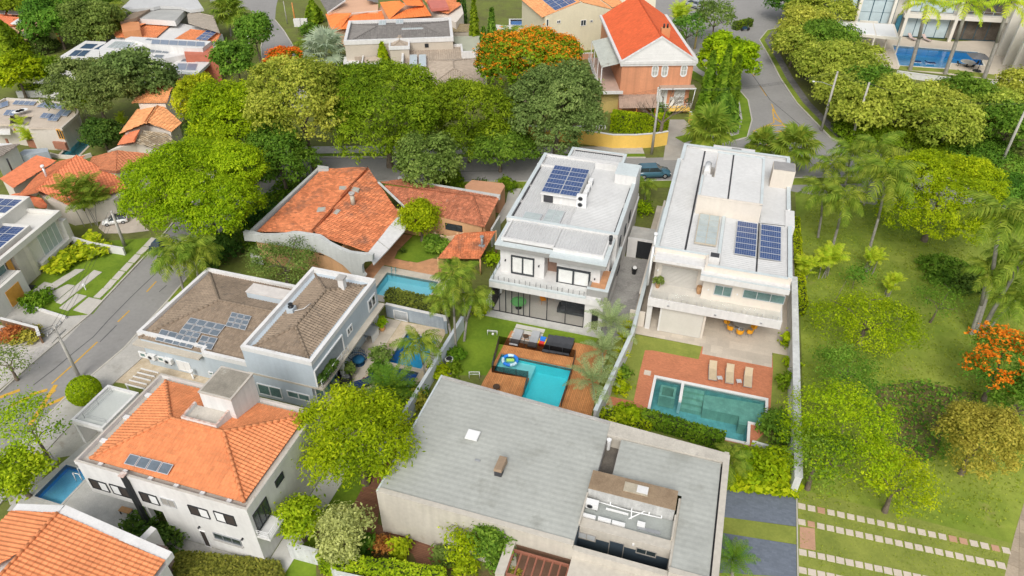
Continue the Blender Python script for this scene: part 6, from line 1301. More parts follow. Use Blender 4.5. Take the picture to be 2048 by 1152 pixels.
# right hand drive, grass strips, stepping slabs
y7=Z(1536,768,3)
def stripq(name,P,z,m): return sheet(name,C([y7(*p) for p in P]),z,m)
stripq('driveway',((-345,625),(168,672),(168,855),(-330,790)),.016,DRIVE); stripq('driveway',((-330,885),(170,965),(172,1160),(-350,1130)),.016,DRIVE); stripq('grass_strip',((-330,788),(168,858),(170,962),(-330,888)),.012,LAWN2); stripq('grass_strip',((-350,1132),(172,1155),(172,1400),(-350,1400)),.012,LAWN2)
lw=stripq('lawn',((180,700),(260,650),(1480,960),(1400,1400),(180,1400)),.010,LAWN2)
ed=[G(*y7(172,680)),G(*y7(180,1200))]; kerb([tuple(p[:2]) for p in ed],.08,.04,'edging')
sb=MB(); sb.box(WF,-.24,.24,-.23,.23,0,.035,SLAB); base=sb.build('paving_slab',lw); me_s=base.data; OFF_l=np.array(OFF[lw.name])
sb=MB(); sb.box(WF,-.24,.24,-.23,.23,0,.035,SLABR); b2=sb.build('paving_slab',lw); me_r=b2.data
for m_ in (me_s,me_r):
    n=len(m_.vertices); co=np.empty(n*3,np.float32); m_.vertices.foreach_get('co',co); co=co.reshape(-1,3); co+=OFF_l.astype(np.float32); m_.vertices.foreach_set('co',co.ravel())
rows=[((202,735),(1428,1000),21),((202,830),(1398,1090),21),((208,1012),(1500,1290),23),((208,1120),(1500,1400),23)]
first=[base,b2]; rr=random.Random(5); yawS=None
for ri,(A_,B_,n) in enumerate(rows):
    a=G(*y7(*A_)); b=G(*y7(*B_)); an_=math.atan2(b[1]-a[1],b[0]-a[0])
    for k in range(n):
        p=a+(b-a)*k/(n-1); red=(ri==1 and k==1) or (ri==0 and rr.random()<.15); src=b2 if red else base
        if first and src in first: o=src; first.remove(src)
        else: o=src.copy(); COL.objects.link(o)
        o.parent=lw; o.location=Vector((p[0]-OFF_l[0],p[1]-OFF_l[1],.012-OFF_l[2])); o.rotation_euler=(0,0,an_+rr.uniform(-.03,.03)); s=rr.uniform(.95,1.03); o.scale=(s,s,1)
stripq('reddish_landing',((190,858),(280,868),(285,1000),(190,985)),.03,SLABR)
sheet('flagstone_path',C([y7(*p) for p in ((1540,700),(1700,720),(1700,1500),(1400,1500),(1420,1150),(1480,900))]),.016,mat('flagstones',(.42,.34,.25),.85,.15,.7,brick=(1.2,.9,60,(.7,.68,.64),.02)))
sheet('bare_soil',C([y7(*p) for p in ((640,20),(900,-20),(1260,60),(1250,220),(1060,230),(1020,420),(900,480),(740,380),(660,250))]),.012,SOIL)
# hedges around the green pool
pq=C([zq(505,845),zq(1165,1045),zq(1500,1120)]); hedge('clipped_hedge','long low hedge between the green pool and the concrete house roof',pq[:2],.8,1.3,'hedge',14)
wallthing('low_wall','low white wall running right from the corner of the green pool',C([zq(1410,1025),zq(1640,1090)]),.4,.2,WALLW,None)
wallthing('low_wall','short white wall return behind the leafy shrubs at the near garden corner',C([zq(122,748),zq(285,780)]),.5,.2,WALLW,None)
# ---------------------------------------------------------------- house with the weathered terracotta roof and wavy parapet
z3=Z(480,320,4.8); y3=Z(730,350,4.61); H3=3.6
f3=Fr(G(*z3(40,690),H3),-17.5); h3=thing('terracotta_house','long house with weathered terracotta tile roof and wavy concrete parapet','house',f3.W(7,5,0))
OCH=mat('ochre_render',(.62,.36,.19),.85,.08,.6,streak=.08); CPAR=mat('grey_painted_parapet',(.52,.53,.51),.8,.07,.5,streak=.1)
# wavy parapet: outline on the front plane, with thickness
prof=[f3.wv(0,z3(*p)) for p in ((40,680),(110,690),(200,712),(330,712),(430,705),(500,690),(560,692),(640,705),(760,722),(800,745),(860,790),(960,840),(1060,880),(1180,895),(1282,900))]
bot=[f3.wv(0,z3(*p)) for p in ((1282,958),(1215,965),(1185,990),(1180,1030),(1190,1080),(1215,1105),(1100,1100),(1000,1000),(880,925),(780,880),(640,850),(500,830),(300,795),(130,770),(55,765))]
vprism(f3,prof+bot,-.2,.2,CPAR).build('wavy_parapet',h3)
uR=f3.wv(0,z3(1000,1000))[0]; uE=f3.wv(0,z3(1215,1100))[0]
add(h3,'wall',f3,[(.9,uR+.4,.3,.6,0,2.6),(.9,1.2,.6,12,0,2.9),(uE-3.5,uE-3.2,.6,8,0,2.6)],OCH)
for A_,B_ in (((620,868),(712,905)),((757,892),(812,920))): winpx(h3,f3,'v-',.3,z3(*A_),z3(*B_),OCH,DARK,n=1,fw=.03,name='vent_opening')
pprism(h3,'side_planter',z3,[(95,885),(210,925),(215,955),(105,945)],1.2,.6,CPAR)
def q3(p,z,zf_=z3): g=G(*zf_(*p),z); return (float(g[0]),float(g[1]),z)
ZL=3.35
A=q3((165,690),3.2); A2=q3((790,90),3.2); R0=q3((1225,60),4.1); M0=q3((690,705),4.1); E0=q3((1225,890),2.75); E1=q3((1535,515),2.75) 
# two big slopes: left one and right one, ridge between
vly=q3((1320,215),3.6)
def zon(p,a,b,c):
    n=np.cross(np.array(b)-np.array(a),np.array(c)-np.array(a)); return (p[0],p[1],a[2]-(n[0]*(p[0]-a[0])+n[1]*(p[1]-a[1]))/n[2])
R0=zon(R0,A,A2,M0); E1=zon(E1,E0,M0,R0); vly=zon(vly,E0,M0,R0)
tiles(h3,'roof_tiles',[A2,A,M0,R0],TERRA,cw=.27,rh=.34,amp=.06,seed=1,jit=.03)
tiles(h3,'roof_tiles',[E0,E1,tuple(np.array(R0)+(np.array(vly)-np.array(R0))*.55),R0,M0],TERRA,cw=.27,rh=.34,amp=.06,seed=2,jit=.03)
ridge(h3,[((M0[0],M0[1],M0[2]+.02),(R0[0],R0[1],R0[2]+.02))],TERRA,.06)
bk=[q3((735,55),3.5),q3((850,65),3.5)]
band(h3,'left_gutter_wall',[q3((110,690),3.45),q3((770,75),3.45)],.35,.6,CPAR,1)
pprism(h3,'back_gutter',z3,[(745,50),(850,62),(850,90),(745,85)],3.6,3.0,CPAR)
# white canvas-like slab eaves on the right side
EA=[((1225,890),(1282,1005),(1425,855),(1320,775)),((1325,770),(1430,850),(1570,690),(1440,625)),((1445,620),(1575,685),(1620,600),(1540,515))]
for i,P in enumerate(EA):
    mb=MB(); T=[Vector(q3(p,2.75 if j in (0,3) else 2.55)) for j,p in enumerate(P)]; mb.hexa([t_-Vector((0,0,.12)) for t_ in T]+T,WHITE); mb.build('eaves_slab',h3)
# roof lights and the old flue
for P in (((750,455),(820,450),(825,495),(735,492)),((870,455),(965,480),(930,518),(855,500)),((955,250),(1030,248),(1020,285),(950,278)),((1060,250),(1150,270),(1135,300),(1050,290))):
    c=[q3(p,4.02) for p in P]; mb=MB(); T=[Vector(t_) for t_ in c]; 
    if (T[1]-T[0]).cross(T[3]-T[0]).z<0: T=T[::-1]
    mb.hexa([t_-Vector((0,0,.3)) for t_ in T]+T,mat('dusty_roof_light',(.42,.42,.37),.5,.15,2)); mb.build('roof_light',h3)
c=q3((1085,410),3.9); mb=MB(); mb.tube((c[0],c[1],3.6),(c[0],c[1],4.9),.25,.22,mat('old_plaster_flue',(.50,.45,.36),.9,.15,2),10); mb.tube((c[0],c[1],4.9),(c[0],c[1],5.1),.32,.32,CONC,10); mb.build('flue',h3)
# right wing
V0=q3((130,75),3.7,y3); V1=q3((360,300),2.75,y3); RG0=q3((150,70),3.75,y3); RG1=q3((1000,195),3.75,y3); EV1=q3((1110,490),2.75,y3); HP=q3((1235,215),2.9,y3); EVK=q3((1135,400),2.75,y3)
OLD=mat('pale_weathered_tile',(.46,.17,.09),.9,.2,.7,attr=.28,stain=((.50,.40,.31),.60,1.8))
EVa=q3((365,310),2.75,y3); EVb=q3((1100,485),2.75,y3)
tiles(h3,'roof_tiles',[EVa,EVb,RG1,RG0],OLD,cw=.25,rh=.32,amp=.06,seed=3,jit=.03); tiles(h3,'roof_tiles',[EVb,HP,RG1],OLD,cw=.25,rh=.32,amp=.06,seed=4,jit=.03)
BK0=q3((420,65),3.2,y3); BK1=q3((1240,200),3.0,y3); tiles(h3,'roof_tiles',[BK1,q3((330,40),3.2,y3),RG0,RG1],OLD,cw=.25,rh=.32,amp=.06,seed=5)
ridge(h3,[((a[0],a[1],a[2]+.05),(b[0],b[1],b[2]+.05)) for a,b in ((RG0,RG1),(RG1,EVb),(RG1,HP))],OLD,.09)
band(h3,'valley_gutter',[q3((115,65),3.95,y3),q3((365,303),3.0,y3)],.22,.12,CPAR,1); band(h3,'back_parapet',[q3((300,20),3.3,y3),q3((420,60),3.3,y3),q3((1240,195),3.3,y3)],.35,.5,CPAR,1)
f3b=Fr(G(*y3(1085,545),0),-17.5)
EW=f3b.L(y3(1095,480),2.75); add(h3,'wall',f3b,[(-9.5,EW[0]-.35,EW[1]+.35,EW[1]+.65,0,2.75),(EW[0]-.35,EW[0]-.1,EW[1]+.65,EW[1]+4,0,2.75)],OCH)
winpx(h3,f3b,'v-',EW[1]+.35,y3(740,440),y3(900,525),DARK,GLASS,n=3,hbar=1); a,z=f3b.wv(EW[1]+.35,y3(780,520))
mb=MB(); c=f3b.W(a,EW[1]+.2,0)
for k in range(8):
    t0=math.pi+math.pi*k/8; t1=t0+math.pi/8; f=lambda t_,r:(c[0]+r*math.cos(t_)*1.5,c[1]+r*math.sin(t_)); P_=[f(t0,1.1),f(t1,1.1),f(t1,.95),f(t0,.95)]
    mb.prism([(x,y) for x,y in P_],0,1.4,mat('pale_ochre_render',(.66,.48,.33),.85,.08,.7))
mb.build('curved_wall',h3)
# red lean-to roof over the barbecue area
t=thing('barbecue_shelter','small red tiled lean-to roof with a grey flue beside the pool garden','shelter',q3((950,760),0,y3))
a=[q3(p,z,y3) for p,z in (((670,770),2.0),((1060,775),2.0),((1205,520),2.9),((850,535),2.9))]
tiles(t,'roof_tiles',[a[0],a[1],a[2],a[3]],TERRA,cw=.25,rh=.32,amp=.06,seed=6,jit=.03)
for p in (a[0],a[1],a[2],a[3]): mb=MB(); mb.tube((p[0],p[1]+.15,0),(p[0],p[1]+.15,p[2]-.02),.09,.09,OCH,6); mb.build('post',t)
c=q3((1080,650),2.4,y3); mb=MB(); mb.tube((c[0],c[1],2.2),(c[0],c[1],3.35),.14,.14,GREYM,8); mb.tube((c[0],c[1],3.35),(c[0],c[1],3.5),.2,.2,GREYM,8); mb.box(Fr((c[0],c[1],0),-17),-.3,.3,-.3,.1,2.25,2.5,GREYM); mb.build('flue',t)
add(t,'wall',Fr(q3((1200,640),0,y3),-17),[(-.3,-.1,-.5,2.2,0,2.2)],CPAR)
sheet('ochre_paving',C([y3(*p) for p in ((-20,900),(330,540),(440,560),(300,700),(270,770),(400,800),(620,770),(830,800),(900,960),(690,940),(180,830),(90,1000),(10,960))]),.012,TCLAY)
sheet('garden_lawn',C([y3(*p) for p in ((440,560),(340,670),(270,770),(480,810),(620,770),(700,720),(720,560),(560,530))]),.016,LAWN)
poolD=pool('swimming_pool','pale turquoise swimming pool below the weathered terracotta house',PD,1.0,TILEC,TILEC,WATER,.9,mat('old_stone_coping',(.52,.47,.39),.9,.12,1,stain=((.36,.33,.28),.57,1.2)),.07,.03)
g=G(*y3(265,905)); mb=MB()
for dx in (-.2,.2): mb.path([(g[0]+dx,g[1]+.3,0.05),(g[0]+dx,g[1]+.3,.55),(g[0]+dx,g[1]-.1,.55),(g[0]+dx,g[1]-.12,-.5)],.025,mat('teal_ladder',(.03,.25,.28),.4,.1),6)
for k in range(2): mb.tube((g[0]-.2,g[1]-.12,.1-.25*k),(g[0]+.2,g[1]-.12,.1-.25*k),.02,.02,ALU,5)
mb.build('pool_ladder',None,'dark teal ladder at the far edge of the pale turquoise pool','ladder')
pprism(None,'garden_cabin',y3,[(920,100),(985,45),(1270,75),(1290,100),(1240,190),(930,130)],2.3,0,mat('salmon_flat_roof',(.55,.29,.17),.9,.1,.8),label='flat salmon coloured outbuilding roof behind the terracotta house',cat='outbuilding')
sheet('side_walk',C([y3(*p) for p in ((1340,60),(1475,60),(1340,350),(1230,480),(1170,480),(1250,330),(1300,250))]),.018,WALK)
# ---------------------------------------------------------------- left modern white house
p8=Z(0,370,3.716); f8=Fr(G(*p8(200,790),0),83)   # u runs up along the facade, v points left
h8=thing('modern_house','white modern house with orange timber doors and solar panels at the left edge','house',P3(p8,(0,800),0))
ODOOR=mat('orange_timber',(.66,.31,.06),.5,.1,1.5,c2=(.74,.38,.08)); STW8=mat('warm_white_render',(.70,.68,.63),.75,.05,.5,streak=.04); BRF=mat('brown_roof_gravel',(.38,.20,.13),.9,.12,1.5)
def poly8(name,P,z1,z0,m,mt=None): return pprism(h8,name,p8,P,z1,z0,m,mt)
Uu=lambda p,z: f8.L(p8(*p),z)
# volumes in facade axes: (u0,u1,v0,v1)
ug=Uu((200,790),0); ue=Uu((545,450),0.7)
Hs=4.0
s0=Uu((0,500),Hs); s1=Uu((325,290),Hs); s2=Uu((435,195),Hs)
L8=s2[0]; 
add(h8,'wall',f8,[(-6,0.0,.0,6,0,2.5),(0.0,3.2,1.2,6,0,3.6),(3.2,L8-.3,s1[1]+.35,6.5,0,3.7)],STW8)
add(h8,'roof_slab',f8,[(-7,L8,s1[1]-.15,s1[1]+.25,3.55,Hs+.12,STW8),(-7,L8,s1[1]+.25,7,3.45,3.6,BRF),(L8-.25,L8,s1[1]+.25,6,3.61,Hs+.12,STW8)])
# tall rear block
t0=Uu((0,245),5.0); t1=Uu((220,85),5.0); t2=Uu((285,160),4.9)
add(h8,'rear_block',f8,[(-3.0,t1[0],t1[1],t1[1]+.3,0,5.0,STW8),(t1[0]-.3,t1[0],t1[1]+.3,9,0,5.0,STW8),(-3,t1[0]-.3,t1[1]+.3,9,0,4.6,WTRIM),(t1[0]-3.5,t1[0]-3.3,t1[1]+.3,9,4.6,5.0)],STW8)
for i in range(2):
    panels(h8,f8.W(t1[0]-3.1+i*1.45,t1[1]+.6,4.75),f8.W(t1[0]-1.75+i*1.45,t1[1]+.6,4.75),f8.W(t1[0]-3.1+i*1.45,t1[1]+5.5,4.75),1,5,PV,ALU,h=0)
# lower solar tray
q0=Uu((225,300),4.4); q1=Uu((0,440),4.4)
add(h8,'solar_tray',f8,[(-6,q0[0],q0[1],q0[1]+.2,3.61,4.45),(q0[0]-.2,q0[0],q0[1]+.2,q0[1]+5,3.61,4.45),(-6,q0[0]-.2,q0[1]+.2,q0[1]+5,3.61,4.1)],STW8)
a_=Uu((180,310),4.3); panels(h8,f8.W(a_[0]-3.9,q0[1]+.4,4.25),f8.W(a_[0],q0[1]+.4,4.25),f8.W(a_[0]-3.9,q0[1]+3.2,4.25),3,2,PV,ALU,h=0,cells=(4,3))
# facade pieces
vf=s1[1]+.35
def fz8(v,p): return f8.wv(v,p8(*p))
g0=fz8(vf,(265,395));g1=fz8(vf,(480,430));g2=fz8(vf,(320,550)); window(h8,f8,'v-',vf,g0[0]+.1,g1[0]-.05,g2[1]+.1,3.4,WF_,mat('pale_reflecting_glass',(.42,.50,.48),.15,.1,1),n=4,fw=.05)
add(h8,'entrance_wall',f8,[(.9,2.9,vf-.35,vf+.3,0,3.45)],mat('cream_stone_wall',(.64,.60,.53),.8,.08,1,brick=(1,.5,0,(.9,.9,.9),.01)))
add(h8,'entrance_door',f8,[(.15,.75,vf-.02,vf+.05,.05,3.3)],ODOOR)
add(h8,'front_box',f8,[(3.4,L8+.3,vf-.55,vf-.01,.55,.95,STW8),(L8-.4,L8+.3,vf-.55,vf+.2,.95,3.0,STW8)]); add(h8,'timber_panel',f8,[(4.2,5.9,vf-.12,vf-.02,.05,.5),(L8+.32,L8+.5,vf+.3,vf+1,0,2.2)],ODOOR)
add(h8,'garage_wall',f8,[(-5.5,-.1,-.6,-.2,0,2.6)],STW8); gd=[f8.wv(-.6,p8(*p)) for p in ((0,745),(105,650),(165,775),(50,865))]
add(h8,'garage_door',f8,[(min(g[0] for g in gd)+.25,max(g[0] for g in gd)-.1,-.64,-.6,.25,1.95)],ODOOR)
window(h8,f8,'v-',vf,-3.2,-.1,1.9,3.3,WF_,GLASSG,n=3)
add(h8,'doormat',f8,[(.0,.9,vf-1.2,vf-.4,.06,.09)],DARK)
# front garden slabs, lawn, ramp and walls
sheet('front_lawn',C([p8(*p) for p in ((170,840),(350,620),(560,430),(1110,395),(1120,440),(690,960),(480,975),(200,880))]),.010,LAWN)
sl=[((200,815),(330,720),(400,735),(240,842)),((205,840),(560,625),(630,625),(300,840)),((290,840),(500,738),(550,745),(360,850)),((365,850),(520,745),(555,748),(415,865)),((415,872),(700,632),(758,648),(455,885)),((440,915),(570,808),(645,825),(505,935)),((545,930),(660,835),(765,858),(670,965))]
for i,P_ in enumerate(sl): mb=MB(); mb.prism([tuple(G(*p8(*p),.04)[:2]) for p in P_],0,.045+.004*i,mat('grey_concrete_slab',(.52,.49,.44),.85,.08,1)); mb.build('concrete_slab',None,kind='structure')
wk=[((695,835),(765,768)),((770,765),(825,703)),((832,698),(885,640)),((893,634),(945,578)),((952,572),(1005,516)),((1012,510),(1060,460)),((1066,455),(1125,392))]
for A_,B_ in wk: mb=MB(); a=G(*p8(*A_));b=G(*p8(*B_)); c=G(*p8(A_[0]+48,A_[1]+8)); d=c-a; mb.prism([tuple(x[:2]) for x in (a,a+d,b+d,b)],0,.05,mat('pale_walk_slab',(.56,.52,.46),.85,.08,1)); mb.build('paving_slab',None,kind='structure')
sheet('driveway_ramp',C([p8(*p) for p in ((-40,970),(30,930),(100,870),(480,978),(665,965),(480,1160),(300,1160),(250,1040),(-40,975))]),.014,WALK)
wallthing('ramp_wall','low white wall sloping beside the ramp of the modern house at the left',C([p8(60,880),p8(130,865),p8(485,975)],.35),.35,.15,WHITE,None)
wallthing('garden_wall','white garden wall with panels beside the lawn at the foot of a power pole',C([p8(*p) for p in ((535,430),(700,480),(935,520))],.0),.9,.2,WHITE,None)
wallthing('low_wall','brown planter wall with white coping beside the left driveway',C([p8(0,990),p8(270,1060),p8(290,1120)],.9),.9,.15,mat('brown_slatted_wall',(.20,.12,.07),.8,.2,3,streak=.4),WHITE)
sheet('gravel_yard',C([(0,650),(90,675),(158,640),(120,678),(20,762),(-60,830),(-60,640)]),.012,mat('pale_gravel',(.50,.47,.43),.9,.2,3))
# ---------------------------------------------------------------- orange roofed house, far left
p9=Z(0,250,5.486)
h9=thing('house','sprawling cream house with several salmon tiled roofs at the left','house',P3(p9,(600,600),0))
def roof(par,zf_,quad,m,seed=0,cw=.32,rh=.4,amp=.055,**k):   # quad: list of ((px,py),z), first edge = eave
    tiles(par,'roof_tiles',[P3(zf_,p,z) for p,z in quad],m,cw=cw,rh=rh,amp=amp,seed=seed,**k)
# hipped block top right
a9=[((945,465),4.1),((1275,515),4.1),((1345,280),4.9)]
roof(h9,p9,[((945,462),4.0),((1275,512),4.0),((1290,280),4.7),((1010,340),4.5)],mat('dusty_salmon_tile',(.50,.19,.09),.85,.1,.5,attr=.12),1)
roof(h9,p9,[((1275,512),4.0),((1760,330),4.0),((1290,280),4.75)],mat('dusty_salmon_tile',(1,1,1)),2)
pprism(h9,'upper_wall',p9,[(1015,495),(1275,518),(1570,400),(1300,310),(1030,370)],3.85,0,CREAM)
band(h9,'fascia',[P3(p9,p,4.0) for p in ((945,465),(1275,515),(1760,332))],.1,.16,mat('brown_fascia',(.30,.12,.07),.8,.1),-1)
roof(h9,p9,[((745,885),2.6),((1410,700),2.6),((1330,590),3.2),((870,412),3.9),((412,742),3.3)],ORANGE2,4)
roof(h9,p9,[((180,800),2.6),((412,742),3.3),((870,412),3.9),((990,380),3.2),((640,392),3.0),((385,520),2.9)],mat('brick_salmon_tile',(.56,.19,.085),.85,.12,.5,attr=.12),5)
roof(h9,p9,[((0,592),2.4),((145,695),2.4),((625,395),3.0),((400,325),3.0)],ORANGE2,6)
roof(h9,p9,[((110,770),2.2),((440,920),2.2),((550,910),2.3),((420,745),3.2),((200,720),2.6)],ORANGE2,7)
pprism(h9,'wall',p9,[(520,815),(740,900),(1240,820),(1395,715),(1250,600),(800,500),(420,740)],2.35,0,CREAM)
pprism(h9,'wall',p9,[(30,610),(145,700),(600,410),(400,340)],2.2,0,CREAM)
c=P3(p9,(510,560),3.1); mb=MB(); mb.tube((c[0],c[1],2.6),(c[0],c[1],4.2),.13,.13,ALU,8); mb.tube((c[0],c[1],4.2),(c[0],c[1],4.45),.22,.2,WHITEP,8); mb.build('flue',h9)
c=P3(p9,(125,480),2.8); mb=MB(); mb.tube((c[0],c[1],2.4),(c[0],c[1],4.1),.1,.1,DARK,8); mb.build('flue',h9)
c=P3(p9,(575,560),3.0); add(h9,'roof_light',Fr(c,-40),[(-.5,.5,-.3,.3,-.2,.15)],WHITEP)
add(h9,'garage_post',Fr(P3(p9,(1340,900),0),0),[(-.1,.1,-.1,.1,0,2.5)],CREAM)
sheet('driveway',C([p9(*p) for p in ((1080,1130),(1180,880),(1340,760),(1420,900),(1560,1100),(1640,1160),(1400,1190),(1150,1190))]),.014,mat('pale_driveway',(.50,.43,.36),.85,.1,1))
# terraced clay roofs
p10=Z(100,60,4.2667)
h10=thing('house','stepped pale clay tiled roofs running between the big trees at the left','house',P3(p10,(850,700),0))
roof(h10,p10,[((700,622),4.4),((1000,622),4.4),((1040,500),5.0),((980,455),5.3)],SALMON,2,.38,.42,.08)
roof(h10,p10,[((862,418),4.5),((700,622),4.4),((980,455),5.3),((1010,410),5.1)],SALMON,3,.38,.42,.08)
roof(h10,p10,[((1000,560),4.4),((1130,420),4.4),((1010,408),5.2),((980,455),5.3)],SALMON,4,.38,.42,.08)
ridge(h10,[(P3(p10,a,z),P3(p10,b,y)) for a,z,b,y in (((700,622),4.45,(980,455),5.35),((980,455),5.35,(1010,408),5.2),((980,455),5.35,(1050,500),5.0))],SALMON,.13)
pprism(h10,'wall',p10,[(755,630),(985,635),(1080,500),(870,470)],4.2,0,CREAM)
roof(h10,p10,[((745,680),3.2),((590,890),2.9),((820,795),3.7),((935,622),4.0)],SALMON,5,.38,.42,.08)
roof(h10,p10,[((1040,870),3.0),((1125,795),3.0),((935,622),4.0),((820,795),3.7)],SALMON,6,.38,.42,.08)
ridge(h10,[(P3(p10,(935,622),4.05),P3(p10,(820,795),3.75))],SALMON,.13)
pprism(h10,'gable_wall',p10,[(640,885),(820,810),(1030,880),(1100,800),(930,680),(760,690)],2.85,0,CREAM)
roof(h10,p10,[((640,885),2.5),((575,985),2.2),((725,958),2.9),((795,860),3.0)],ORANGE2,7,.34,.4,.06)
roof(h10,p10,[((960,1035),2.3),((1085,975),2.3),((1000,885),2.7),((795,860),3.1),((730,955),3.0)],mat('lichen_covered_tile',(.30,.23,.15),.9,.25,1.2,attr=.3,stain=((.48,.42,.32),.5,2)),8,.34,.4,.08)
pprism(h10,'low_wall',p10,[(490,1035),(730,965),(970,1040),(1080,990),(900,900),(640,960)],2.1,0,CREAM)
c=P3(p10,(975,755),3.6); add(h10,'vent',Fr(c,-20),[(-.25,.25,-.2,.2,-.3,.35)],DARKG)
# ---------------------------------------------------------------- left beige flat roofed house with solar panels and its pool
p11=Z(0,0,4.8); k11=Z(0,0,3)
h11=thing('house','pale flat roofed house with scattered solar panels beside the tilted lap pool at the left','house',P3(k11,(150,750),0))
PALEB=mat('pale_beige_render',(.58,.53,.46),.85,.06,.5,streak=.06); 
pprism(h11,'wall',k11,[(-60,745),(60,740),(60,690),(200,680),(170,770),(360,780),(450,700),(445,610),(30,590),(-60,640)],2.9,0,PALEB)
pprism(h11,'flat_roof',k11,[(-60,745),(60,745),(60,690),(200,690),(170,765),(370,768),(455,700),(450,612),(30,588),(-60,640)],3.15,2.901,mat('beige_flat_roof',(.52,.44,.36),.9,.1,.5))
band(h11,'parapet',[P3(k11,p,3.5) for p in ((370,768),(470,680),(485,612),(30,585),(-60,635))],.25,.35,PALEB,1)
for P_,nu,nv in ((((-40,660),(50,632),(-40,630)),2,1),(((70,625),(200,632),(95,598)),4,1),(((215,640),(370,655),(260,612)),5,1),(((15,690),(80,692),(40,658)),2,1),(((235,705),(300,712),(260,675)),2,1),(((280,722),(340,726),(310,685)),2,2),(((330,690),(400,697),(365,655)),2,1)):
    panels(h11,P3(k11,P_[0],3.3),P3(k11,P_[1],3.3),P3(k11,P_[2],3.3),nu,nv,mat('blue_grey_collector',(.15,.20,.30),.25,.15,2),ALU,h=0,cells=(1,1))
g_=P3(k11,(60,743),2.9); h_=P3(k11,(360,781),2.9); fW=Fr((g_[0],g_[1]-.05,0),math.degrees(math.atan2(h_[1]-g_[1],h_[0]-g_[0]))); add(h11,'facade',fW,[(-6,math.dist(g_[:2],h_[:2])+.2,.0,.3,0,2.88)],PALEB)
for P_ in (((-60,800),(60,800),(60,770),(-60,760)),((140,770),(255,775),(260,760),(150,752))): pprism(h11,'awning',k11,P_,2.3,2.1,WTRIM)
BR8=mat('brick_red_plinth',(.36,.16,.10),.9,.1,1)
for a,b,t_,b2_ in (((0,770),(45,810),0,0),((180,782),(245,828),0,0),((335,775),(390,835),0,0)):
    w=winpx(h11,fW,'v-',0,k11(*a),k11(*b),ODOOR,GLASS,n=2,fw=.09); u0,z0=fpx(fW,'v-',0,k11(a[0]-12,b[1]+4)); u1,z1=fpx(fW,'v-',0,k11(b[0]+15,b[1]+34)); add(h11,'plinth',fW,[(u0,u1,-.35,-.02,max(0,min(z0,z1)-.6),max(z0,z1)-.1)],BR8)
for a in ((82,768),(124,773)): winpx(h11,fW,'v-',0,k11(*a),k11(a[0]+16,a[1]+20),ODOOR,GLASS,n=1,fw=.05)
tk=thing('dish_cluster','cluster of white satellite dishes on the flat roof at the left','satellite dish',P3(k11,(130,690),3.2))
for dx in (-12,10,30): c=P3(k11,(120+dx,690-dx*.3),3.16); mb=MB(); mb.tube(c,(c[0],c[1],c[2]+.4),.03,.03,GREYM,5); mb.lathe((c[0],c[1],c[2]+.35),[(.05,0),(.4,.08),(.55,.2)],WHITEP,12); mb.build('dish',tk)
poolF=pool('swimming_pool','pale turquoise lap pool tilted between shrubs at the left of the photo',PFp,1.0,mat('pale_teal_mosaic',(.28,.62,.64),.5,.15,1.2),TILEC,WATER,.3,mat('sandy_coping',(.55,.47,.38),.9,.1,1),.07,.04)
wallthing('garden_wall','beige retaining wall running below the tilted lap pool',C([p9(*p) for p in ((480,325),(650,365),(900,380),(1010,345))]),.5,.2,CREAM,None)
pprism(None,'flat_garden_roof',p9,[(215,300),(270,268),(520,250),(530,290),(330,330),(230,330)],1.6,0,mat('blue_grey_flat_roof',(.36,.40,.43),.85,.1,1),label='low grey flat shed roof left of the tilted lap pool',cat='shed')
h20=thing('house','grey tiled roof over a white wall at the extreme left edge','house',P3(p9,(60,300),0))
roof(h20,p9,[((-40,375),3.0),((0,360),3.0),((235,205),3.0),((180,175),3.4),((-40,160),3.9)],mat('grey_brown_tile',(.30,.26,.22),.85,.1,.6,attr=.12),1); pprism(h20,'wall',p9,[(-60,360),(180,230),(120,200),(-60,200)],2.9,0,WHITE)
# ---------------------------------------------------------------- long white modern house with many panels
h12=thing('modern_house','long white modern house covered with solar panels in the upper left','house',P3(p10,(700,300),0))
COLL=mat('dark_blue_collector',(.05,.09,.16),.25,.1,2)
pprism(h12,'wall',p10,[(80,228),(300,92),(480,100),(420,180),(420,300),(110,300)],3.6,0,WHITE); pprism(h12,'wall',p10,[(420,155),(530,78),(770,90),(800,160),(740,230),(430,230)],4.6,0,WHITE); 
pprism(h12,'wall',p10,[(640,75),(690,55),(1375,95),(1300,155),(1140,150),(800,110)],4.9,3.0,WHITE); pprism(h12,'red_wall',p10,[(1140,150),(1300,153),(1375,95),(1415,210),(1150,215)],4.3,0,mat('brick_red_render',(.50,.16,.10),.85,.1,1))
pprism(h12,'wall',p10,[(790,160),(1140,150),(1150,210),(940,250),(1000,330),(780,300)],3.9,0,WHITE)
pprism(h12,'carport_roof',p10,[(1040,290),(1180,200),(1420,222),(1265,365),(1060,345)],3.2,2.8,mat('pale_grey_fascia',(.60,.64,.66),.6,.05,1),WHITE)
def pan(par,zf_,z,A_,B_,C_,nu,nv,m=PVG,**k): panels(par,P3(zf_,A_,z),P3(zf_,B_,z),P3(zf_,C_,z),nu,nv,m,ALU,h=0,cells=(1,1),gap=.08,**k)
pan(h12,p10,3.65,(245,158),(355,162),(305,115),1,1,COLL); pan(h12,p10,3.65,(365,165),(430,168),(455,120),1,1,COLL); pan(h12,p10,3.65,(150,222),(290,225),(215,170),2,1,COLL); pan(h12,p10,4.66,(480,150),(660,158),(555,95),5,2,SKYL)
pan(h12,p10,4.97,(860,118),(1320,142),(870,78),6,1,mat('slate_blue_collector',(.20,.24,.31),.3,.1,2)); pan(h12,p10,4.97,(805,85),(860,88),(830,72),1,1,PVG); pan(h12,p10,3.96,(830,190),(1010,200),(850,160),3,1); pan(h12,p10,3.96,(880,235),(960,238),(900,208),1,1,PVG)
